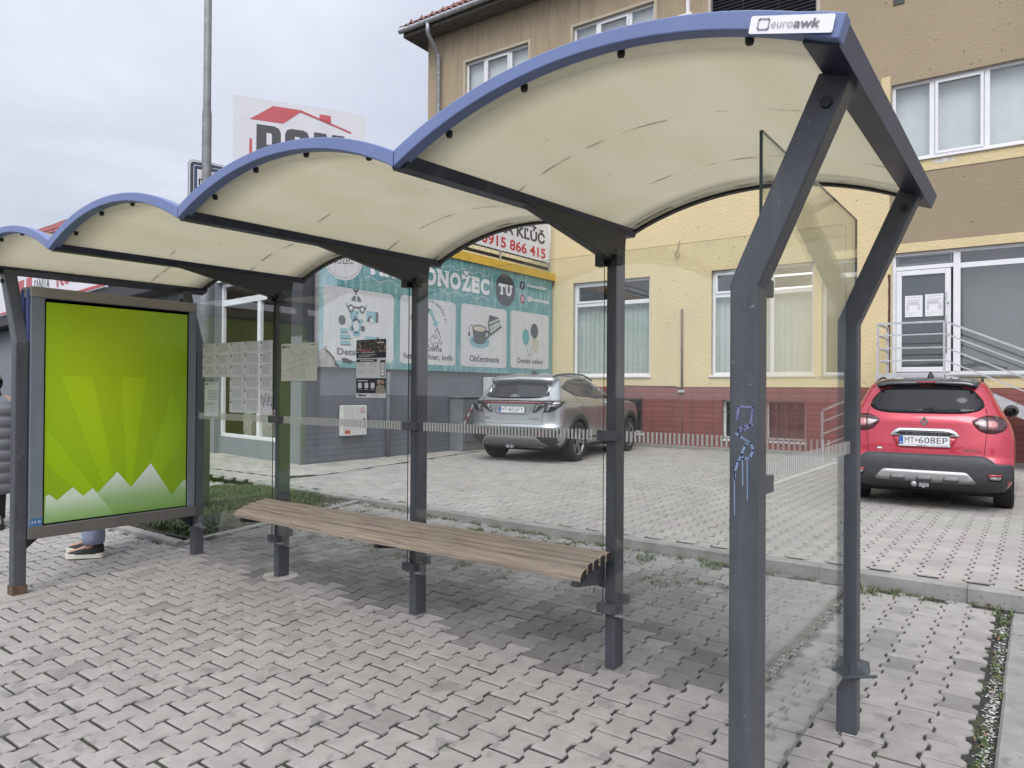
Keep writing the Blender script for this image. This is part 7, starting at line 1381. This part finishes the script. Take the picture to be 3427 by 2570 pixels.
for s_ in (1, -1):
    tl = K_.patch('tail_lamp', [(s_ * x, z) for x, z in ((.475, 1.047), (.66, 1.047), (.645, 1.02), (.47, .900), (.405, .900))], M_lensk, 'rear', .011, .04); K_.patch('lamp_glow', [(s_ * x, z) for x, z in ((.485, 1.03), (.535, 1.03), (.465, .915), (.43, .915))], M_lensg, 'rear', .0135, .03, parent=tl)
    tl = K_.patch('tail_lamp', [(s_ * x, z) for x, z in ((.665, 1.047), (.90, 1.047), (.88, 1.0), (.80, .935), (.72, .905), (.61, .905))], M_lensk, 'rear', .011, .04); K_.patch('lamp_glow', [(s_ * x, z) for x, z in ((.70, 1.03), (.75, 1.03), (.70, .925), (.655, .925))], M_lensg, 'rear', .0135, .03, parent=tl)
    K_.patch('tail_lamp', [(-.86, 1.02), (-.55, 1.072), (-.56, 1.095), (-.86, 1.095)], M_lensk, s_, .008, .05)
    K_.line('hatch_seam', [(s_ * x, z) for x, z in ((.69, 1.175), (.645, 1.10), (.63, .95), (.60, .86), (.575, .70))], M_seam, 'rear', .006, .0012)
    K_.patch('reflector', [(s_ * x, z) for x, z in ((.54, .512), (.66, .518), (.66, .550), (.54, .545))], M_lensr, 'rear', .020, .04)
    sw = K_.patch('side_window', [(-.47, 1.335), (-.09, 1.462), (.30, 1.505), (.80, 1.495), (1.25, 1.39), (1.75, 1.13), (1.0, 1.14), (0, 1.185)], M_tint, s_, .003, .07); K_.patch('window_post', [(.83, 1.14), (.93, 1.14), (.60, 1.505), (.55, 1.505)], M_rail_, s_, .0045, .06, parent=sw); K_.line('window_post', [(-.02, 1.185), (-.12, 1.455)], M_rail_, s_, .018, .0045, parent=sw)
    K_.tube('chrome_line', [(-.66, 1.235), (-.50, 1.365), (-.09, 1.482), (.30, 1.523), (.80, 1.510), (1.25, 1.405), (1.6, 1.235)], .013, M_chrome, s_, .003)
    mb = MB(); P = [(s_ * (.60 - .02 * math.cos(math.pi * k / 12)), -.40 + 1.65 * k / 12, 1.535 + .06 * math.sin(math.pi * k / 12) ** .6 - .05 * max(0, k - 9) / 3) for k in range(13)]; mb.tube(P, .018, 8); mb.build('roof_rail', M_rail_, sc_, local=True)
    a0 = [R(k * 12) for k in range(-2, 18)]
    for yy in (0, 2.68): K_.patch('wheel_arch', [(yy + .42 * math.cos(a), .36 + .42 * math.sin(a)) for a in a0] + [(yy + .52 * math.cos(a), .36 + (.50 if abs(math.cos(a)) > .5 else .52) * math.sin(a)) for a in reversed(a0)], M_clad, s_, .012, .05, base=-.004)
    K_.patch('sill_cladding', [(.50, .27), (2.18, .27), (2.18, .43), (.50, .43)], M_clad, s_, .010, .1); K_.patch('door_handle', rnd_poly([(.05, .985), (.30, .985), (.30, 1.005), (.05, 1.005)], .3), M_csil, s_, .018, .04); K_.patch('door_handle', rnd_poly([(1.15, .975), (1.40, .975), (1.40, .995), (1.15, .995)], .3), M_csil, s_, .018, .04)
    K_.line('door_seam', [(-.02, 1.19), (.30, .95), (.42, .80), (.44, .45)], M_seam, s_, .007, .0012); K_.line('door_seam', [(.90, 1.14), (.98, .80), (.98, .44)], M_seam, s_, .007, .0012); K_.line('belt_crease', [(-.60, 1.10), (1.9, 1.03)], mat('crease_shade', (0.22, 0.22, 0.225), 0.4, metal=.5), s_, .010, .0012)
    mb = MB(); mb.lathe([(0, -.08), (.06, -.075), (.09, -.03), (.095, .03), (.07, .07), (0, .085)], (s_ * 1.0, 1.72, 1.10), (0, 1, 0), 14); q = mb.build('side_mirror', M_csil, sc_, local=True); mb = MB(); mb.bar((s_ * .86, 1.75, 1.05), (s_ * .97, 1.74, 1.07), .05, .03); mb.build('mirror_arm', M_blk, q, local=True)
K_.patch('bumper', [(-.95, .30), (-.60, .285), (.60, .285), (.95, .30), (.95, .60), (.70, .625), (.48, .640), (-.48, .640), (-.70, .625), (-.95, .60)], M_clad, 'rear', .014, .05)
K_.patch('skid_plate', [(-.62, .33), (-.48, .475), (.48, .475), (.62, .33), (.50, .305), (-.50, .305)], mat('skid_dark_silver', (0.22, 0.22, 0.23), 0.4, metal=0.5), 'rear', .028, .04); K_.line('skid_edge', [(-.66, .335), (-.48, .480), (.48, .480), (.66, .335)], M_silv, 'rear', .022, .031)
for xx in (-.25, .25): K_.line('skid_fin', [(xx, .45), (xx + .04 * (1 if xx > 0 else -1), .36)], M_silv, 'rear', .022, .031)
K_.line('plate_recess', [(-.34, .98), (-.36, .93), (-.30, .860), (.30, .860), (.36, .93), (.44, 1.02)], mat('recess_shade', (0.20, 0.20, 0.205), 0.4, metal=.4), 'rear', .014, .002); K_.line('crease', [(-.62, .695), (.62, .695)], M_seam, 'rear', .006, .0015)
q = K_.hit(0, .94, 'rear'); plate_geo(sc_, (-.26, q[0].y - .020, .888), 'MT', '855FT', -1)
q = K_.hit(0, 1.175, 'rear'); mb = MB(); E_ = lambda rx, rz: [(rx * math.cos(2 * math.pi * k / 28), 1.172 + rz * math.sin(2 * math.pi * k / 28)) for k in range(28)]
A_, B_ = E_(.085, .042), E_(.070, .030); yl = q[0].y - .012
for k in range(28): a, b = A_[k], A_[(k + 1) % 28]; c, d = B_[(k + 1) % 28], B_[k]; mb.prism([(a[0], yl, a[1]), (b[0], yl, b[1]), (c[0], yl, c[1]), (d[0], yl, d[1])], (0, .006, 0))
for x0, x1 in ((-.038, -.012), (.012, .038)): mb.bar((x0, yl, 1.145), (x1, yl, 1.199), .014, .006, 0, (0, 1, 0))
mb.bar((-.030, yl, 1.170), (.030, yl, 1.175), .012, .006, 0, (0, 1, 0)); mb.build('emblem', M_chrome, sc_, local=True)
q = K_.hit(.45, .79, 'rear'); mb = MB(); S_ = Sheet(mb, (.33, q[0].y - .006, .775), (1, .03, 0), (0, 0, 1), .001); S_.text('TUCSON', 0, 0, .022, 0, 1, bold=.01, fit=.20, space=1.3); S_.text('HYBRID', .12, -.075, .014, 0, 1, fit=.08); mb.build('model_lettering', M_rail_, sc_, local=True); q = K_.hit(-.5, .79, 'rear'); mb = MB(); S_ = Sheet(mb, (-.56, q[0].y - .006, .775), (1, -.03, 0), (0, 0, 1), .001); S_.text('4WD', 0, 0, .022, 0, 1, bold=.01, fit=.09); mb.build('badge', M_rail_, sc_, local=True)
mb = MB(); mb.prism([(-.03, -.12, 1.588), (.03, -.12, 1.588), (.03, .12, 1.605), (-.03, .12, 1.605)], (0, 0, .012)); mb.prism([(-.016, -.10, 1.60), (-.016, .10, 1.612), (-.016, -.06, 1.665)], (.032, 0, 0)); mb.build('antenna', M_rail_, sc_, local=True)
mb = MB(); mb.tube([(-.62, -.72, .30), (.55, -.72, .28)], .012, 6); mb.build('tow_bar', M_steel, sc_, local=True); mb = MB(); mb.tube([(-.13, -.72, .29), (-.13, -.80, .29)], .035, 10); mb.tube([(-.05, -.72, .29), (-.05, -.80, .29)], .035, 10); mb.build('exhaust', M_steel, sc_, local=True)
mb = MB(); mb.box((-.74, -.55, .21), (.74, 3.2, .27)); mb.build('underbody', M_under, sc_, local=True)

# ------------------------------------------------------------------ people
def skin_body(name, parent, joints, edges, m, lv=2):
    me = bpy.data.meshes.new(name); keys = list(joints); me.from_pydata([joints[k][0] for k in keys], [(keys.index(a), keys.index(b)) for a, b in edges], []); o = bpy.data.objects.new(name, me); C.objects.link(o)
    md = o.modifiers.new('skin', 'SKIN'); md.use_smooth_shade = True
    for i, k in enumerate(keys): r_ = joints[k][1]; o.data.skin_vertices[0].data[i].radius = r_ if isinstance(r_, tuple) else (r_, r_)
    o.data.skin_vertices[0].data[0].use_root = True; sb = o.modifiers.new('sub', 'SUBSURF'); sb.levels = lv; sb.render_levels = lv
    dg = bpy.context.evaluated_depsgraph_get(); nm = bpy.data.meshes.new_from_object(o.evaluated_get(dg)); o.modifiers.clear(); o.data = nm; nm.materials.clear(); nm.materials.append(m)
    for p in nm.polygons: p.use_smooth = True
    o.parent = parent; return o
def person(label, loc, rz, h, spread, armpose):
    """standing figure facing +x in its own frame; returns root"""
    p = thing('person', label, 'person', loc, rz); s_ = h / 1.70; V = lambda x, y, z: (x * s_, y * s_, z * s_)
    J = {'pelvis': (V(0, 0, .93), (.13, .105)), 'waist': (V(.01, 0, 1.08), (.125, .095)), 'chest': (V(.0, 0, 1.28), (.15, .105)), 'neck0': (V(-.01, 0, 1.43), (.06, .06)), 'neck': (V(.0, 0, 1.48), .048), 'jaw': (V(.025, 0, 1.54), (.062, .066)), 'head': (V(.015, 0, 1.61), (.075, .09)), 'crown': (V(.0, 0, 1.665), (.062, .07))}; E = [('pelvis', 'waist'), ('waist', 'chest'), ('chest', 'neck0'), ('neck0', 'neck'), ('neck', 'jaw'), ('jaw', 'head'), ('head', 'crown')]
    for n_, sg_ in (('l', 1), ('r', -1)):
        J.update({n_ + 'hip': (V(0, .09 * sg_, .88), .09), n_ + 'thigh': (V(.01 + spread[n_] * .25, .10 * sg_, .68), .08), n_ + 'knee': (V(.02 + spread[n_] * .5, .10 * sg_, .49), .058), n_ + 'calf': (V(.0 + spread[n_] * .75, .105 * sg_, .34), .058), n_ + 'ankle': (V(-.01 + spread[n_], .11 * sg_, .10), .038), n_ + 'foot': (V(.11 + spread[n_], .12 * sg_, .045), (.04, .03)), n_ + 'toe': (V(.18 + spread[n_], .125 * sg_, .035), (.035, .022))})
        E += [('pelvis', n_ + 'hip'), (n_ + 'hip', n_ + 'thigh'), (n_ + 'thigh', n_ + 'knee'), (n_ + 'knee', n_ + 'calf'), (n_ + 'calf', n_ + 'ankle'), (n_ + 'ankle', n_ + 'foot'), (n_ + 'foot', n_ + 'toe')]
        el, wr = armpose[n_]; J.update({n_ + 'sh': (V(-.01, .185 * sg_, 1.38), .055), n_ + 'el': (V(*el), .042), n_ + 'wr': (V(*wr), .028)}); E += [('chest', n_ + 'sh'), (n_ + 'sh', n_ + 'el'), (n_ + 'el', n_ + 'wr')]
        d = (Vector(wr) - Vector(el)).normalized(); w0 = Vector(wr); up = Vector((0, 0, 1)); sd = d.cross(up).normalized() if abs(d.z) < .95 else Vector((0, 1, 0)); J[n_ + 'palm'] = (V(*(w0 + d * .05)), (.028, .016)); E.append((n_ + 'wr', n_ + 'palm')); J[n_ + 'th'] = (V(*(w0 + d * .055 + sd * .04 * sg_)), .010); E.append((n_ + 'palm', n_ + 'th'))
        for q, off in enumerate((-.027, -.009, .009, .027)):
            b = w0 + d * .10 + sd * off; J[n_ + 'f%d' % q] = (V(*b), .0095); t = b + d * (.035, .045, .042, .03)[q] + Vector((0, 0, -.012)); J[n_ + 'g%d' % q] = (V(*t), .0075); E += [(n_ + 'palm', n_ + 'f%d' % q), (n_ + 'f%d' % q, n_ + 'g%d' % q)]
    b = skin_body('body', p, J, E, M_skin); return p, b, V
def loft(mb, rings, n=20, m=0):
    """rings: (cx, cy, cz, rx, ry)"""
    rows = [[(cx + rx * math.cos(2 * math.pi * k / n), cy + ry * math.sin(2 * math.pi * k / n), cz) for k in range(n + 1)] for cx, cy, cz, rx, ry in rings]; mb.grid(rows, m, True)
def tube_c(mb, pts, m=0, n=12): mb.tube([p for p, r in pts], [r for p, r in pts], n, m)
def face(p, V, par):
    mb = MB(); mb.lathe([(0, 0), (.010, .004), (.013, .014), (.0, .024)], V(.088, 0, 1.575), (.6, 0, -1), 8); mb.build('nose', M_skin, par, local=True)
    for s_ in (1, -1): mb = MB(); mb.lathe([(0, -.006), (.009, -.003), (.009, .004), (0, .007)], V(.080, .032 * s_, 1.605), (1, 0, 0), 10); mb.build('eye', M_ink, par, local=True); mb = MB(); mb.lathe([(0, -.006), (.02, -.004), (.024, .004), (0, .008)], V(.0, .080 * s_, 1.585), (0, s_, 0), 10); mb.build('ear', M_skin, par, local=True)
    mb = MB(); mb.bar(V(.083, -.022, 1.535), V(.083, .022, 1.535), .006, .007); mb.build('mouth', M_lensp, par, local=True)
def shoe(par, x, y, rz, m_up, m_sole, sc=1.0, high=True):
    Mx = Matrix.Translation((x, y, 0)) @ Matrix.Rotation(rz, 4, 'Z'); mb = MB(); prof = [(-.085, .030, .0), (-.07, .038, 0), (-.02, .036, 0), (.05, .040, 0), (.12, .047, 0), (.165, .042, 0), (.192, .024, 0)]
    L_ = [(a, w, 0) for a, w, _ in prof] + [(a, -w, 0) for a, w, _ in reversed(prof)]
    lo = [Mx @ Vector((a * 1.02 * sc, b * sc, 0.004)) for a, b, _ in L_]; hi = [Mx @ Vector((a * sc * 1.03, b * sc * 1.04, .036 + (.010 if a < -.02 else 0) + (.010 if a > .15 else 0))) for a, b, _ in L_]; n = len(L_)
    mb.add(lo + hi, [(i, (i + 1) % n, n + (i + 1) % n, n + i) for i in range(n)] + [tuple(reversed(range(n))), tuple(range(n, 2 * n))], 1, False)
    rows = []
    for a, w, z0_, z1_ in ((-.086, .024, .034, .115), (-.07, .036, .034, .140), (-.035, .037, .034, .150), (.0, .037, .034, .145), (.035, .039, .034, .118), (.07, .043, .034, .094), (.11, .046, .034, .076), (.15, .042, .034, .064), (.182, .026, .036, .052), (.19, .010, .038, .045)):
        rows.append([Mx @ Vector((a * sc, w * sc * math.cos(t), z0_ + (z1_ - z0_) * (math.sin(t) ** .75 if math.sin(t) > 0 else 0))) for t in [math.pi * k / 12 for k in range(13)]])
    mb.grid(rows, 0, True, flip=True); mb.add(rows[0], [tuple(range(13))], 0)
    for k in range(5): a = .045 + k * .014; mb.bar(Mx @ Vector((a, -.018, .118 - k * .009)), Mx @ Vector((a + .004, .018, .118 - k * .009)), .004, .004, 2)
    return mb.build('shoe', [m_up, m_sole, M_ink2], par, local=True, bevel=0.0)
M_puff = mat('grey_padded_coat', (0.17, 0.18, 0.19), 0.75, var=0.12, vscale=6, bump=0.3, bscale=30); M_trs = mat('black_trousers', (0.016, 0.016, 0.018), 0.8); M_jean = mat('pale_blue_jeans', (0.27, 0.30, 0.42), 0.9, var=0.12, vscale=30); M_sho = mat('black_shoe', (0.013, 0.013, 0.014), 0.7, var=0.3, vscale=40); M_sole = mat('cream_sole', (0.62, 0.60, 0.53), 0.7, var=0.08, vscale=20)
M_hair = mat('dark_hair', (0.022, 0.018, 0.015), 0.7, var=0.3, vscale=40)
def coat(p, V, m, z0_, z1_, puffs, w=1.0, arms=None):
    mb = MB(); rings = []; n = puffs * 6
    for k in range(n + 1):
        t = k / n; z = z0_ + (z1_ - z0_) * t; f_ = abs(math.sin(math.pi * t * puffs)) ** .5 * .022; rx = (.165 + .03 * math.sin(math.pi * min(1, t * 1.1)) - (.10 * max(0, t - .88) / .12)) * w; ry = (.225 + .02 * math.sin(math.pi * t) - (.13 * max(0, t - .88) / .12)) * w; c = V(0, 0, z); rings.append((c[0], c[1], c[2], rx + f_, ry + f_))
    loft(mb, rings, 28); o = mb.build('coat', m, p, local=True)
    for sg_, el, wr in arms:
        mb = MB(); P = []; sh_ = Vector(V(-.01, .20 * sg_, 1.37)); el, wr = Vector(V(*el)), Vector(V(*wr))
        for k in range(37): t = k / 36; q = sh_.lerp(el, t * 2) if t < .5 else el.lerp(wr, t * 2 - 1); P.append((q, .078 - .022 * t + .012 * abs(math.sin(math.pi * t * 7)) ** .5))
        tube_c(mb, P, 0, 14); mb.build('sleeve', m, o, local=True)
    return o
# woman in the long coat at the left edge
h1 = 1.60; ap_ = {'l': ((.02, .27, 1.13), (.10, .24, .92)), 'r': ((.02, -.27, 1.13), (.10, -.24, .92))}
p1, b1_, V = person('person in long grey padded hooded coat standing left of the green poster', (-2.46, -0.06, G(-2.46, -.06)), R(-20), h1, {'l': .04, 'r': -.04}, ap_)
co_ = coat(p1, V, M_puff, .36, 1.44, 9, 1.0, [(1, ap_['l'][0], ap_['l'][1]), (-1, ap_['r'][0], ap_['r'][1])])
mb = MB(); rows = []
for k in range(10):
    a = R(-62 + 235 * k / 9); rows.append([(V(-.01, 0, 1.58)[0] + .125 * math.sin(a) * math.cos(t) * -1 * (1 if a < 2 else 1), V(0, 0, 0)[1] + .125 * math.sin(t), V(0, 0, 1.565)[2] + .135 * math.cos(a) * math.cos(t)) for t in [R(-88 + 176 * q / 12) for q in range(13)]])
mb.grid(rows, 0, True); mb.grid([[(x * .93 - .0, y * .93, (z - V(0, 0, 1.565)[2]) * .93 + V(0, 0, 1.565)[2]) for x, y, z in r_] for r_ in rows], 0, True, flip=True); mb.build('hood', M_puff, co_, local=True)
mb = MB(); loft(mb, [(*V(.02, 0, 1.40 + .02 * k), .115 - .006 * k, .125 - .006 * k) for k in range(6)], 20); mb.build('collar', mat('black_collar', (0.02, 0.02, 0.022), 0.8, var=.2), co_, local=True); face(p1, V, b1_)
for sg_, sp_ in ((1, .04), (-1, -.04)):
    mb = MB(); tube_c(mb, [(Vector(V(0, .09 * sg_, .80)), .09), (Vector(V(.01 + sp_ * .5, .10 * sg_, .5)), .075), (Vector(V(sp_ * .8, .105 * sg_, .3)), .065), (Vector(V(sp_, .11 * sg_, .09)), .055)]); mb.build('trouser_leg', M_trs, p1, local=True); shoe(p1, sp_ * 1.0, .11 * sg_, 0, M_sho, M_sho)
# person behind the advertising case
ap_ = {'l': ((.02, .27, 1.13), (.16, .20, .98)), 'r': ((.02, -.27, 1.13), (.16, -.20, .98))}; h2 = 1.70
p2, b2_, V = person('person in pale blue jeans and black sneakers standing behind the green poster', (-0.385, 0.095, G(-.4, 0.1)), R(-136), h2, {'l': .0, 'r': .10}, ap_)
c2 = coat(p2, V, mat('dark_jacket', (0.03, 0.032, 0.04), 0.8), .80, 1.44, 4, .95, [(1, ap_['l'][0], ap_['l'][1]), (-1, ap_['r'][0], ap_['r'][1])]); face(p2, V, b2_)
mb = MB(); mb.lathe([(.096, -.02), (.1, .03), (.085, .08), (.04, .115), (0, .12)], V(-.012, 0, 1.60), (-.12, 0, 1), 18); mb.build('hair', M_hair, p2, local=True)
for sg_, sp_ in ((1, 0.0), (-1, .10)):
    mb = MB(); tube_c(mb, [(Vector(V(0, .09 * sg_, .90)), .10), (Vector(V(.01 + sp_ * .4, .10 * sg_, .6)), .088), (Vector(V(sp_ * .7, .105 * sg_, .35)), .085), (Vector(V(sp_ - .01, .11 * sg_, .19)), .088), (Vector(V(sp_ - .012, .11 * sg_, .125)), .080), (Vector(V(sp_ - .012, .11 * sg_, .118)), .06)], 0, 16); mb.build('trouser_leg', M_jean, p2, local=True); shoe(p2, sp_, .11 * sg_, R(4 * sg_), M_sho, M_sole)
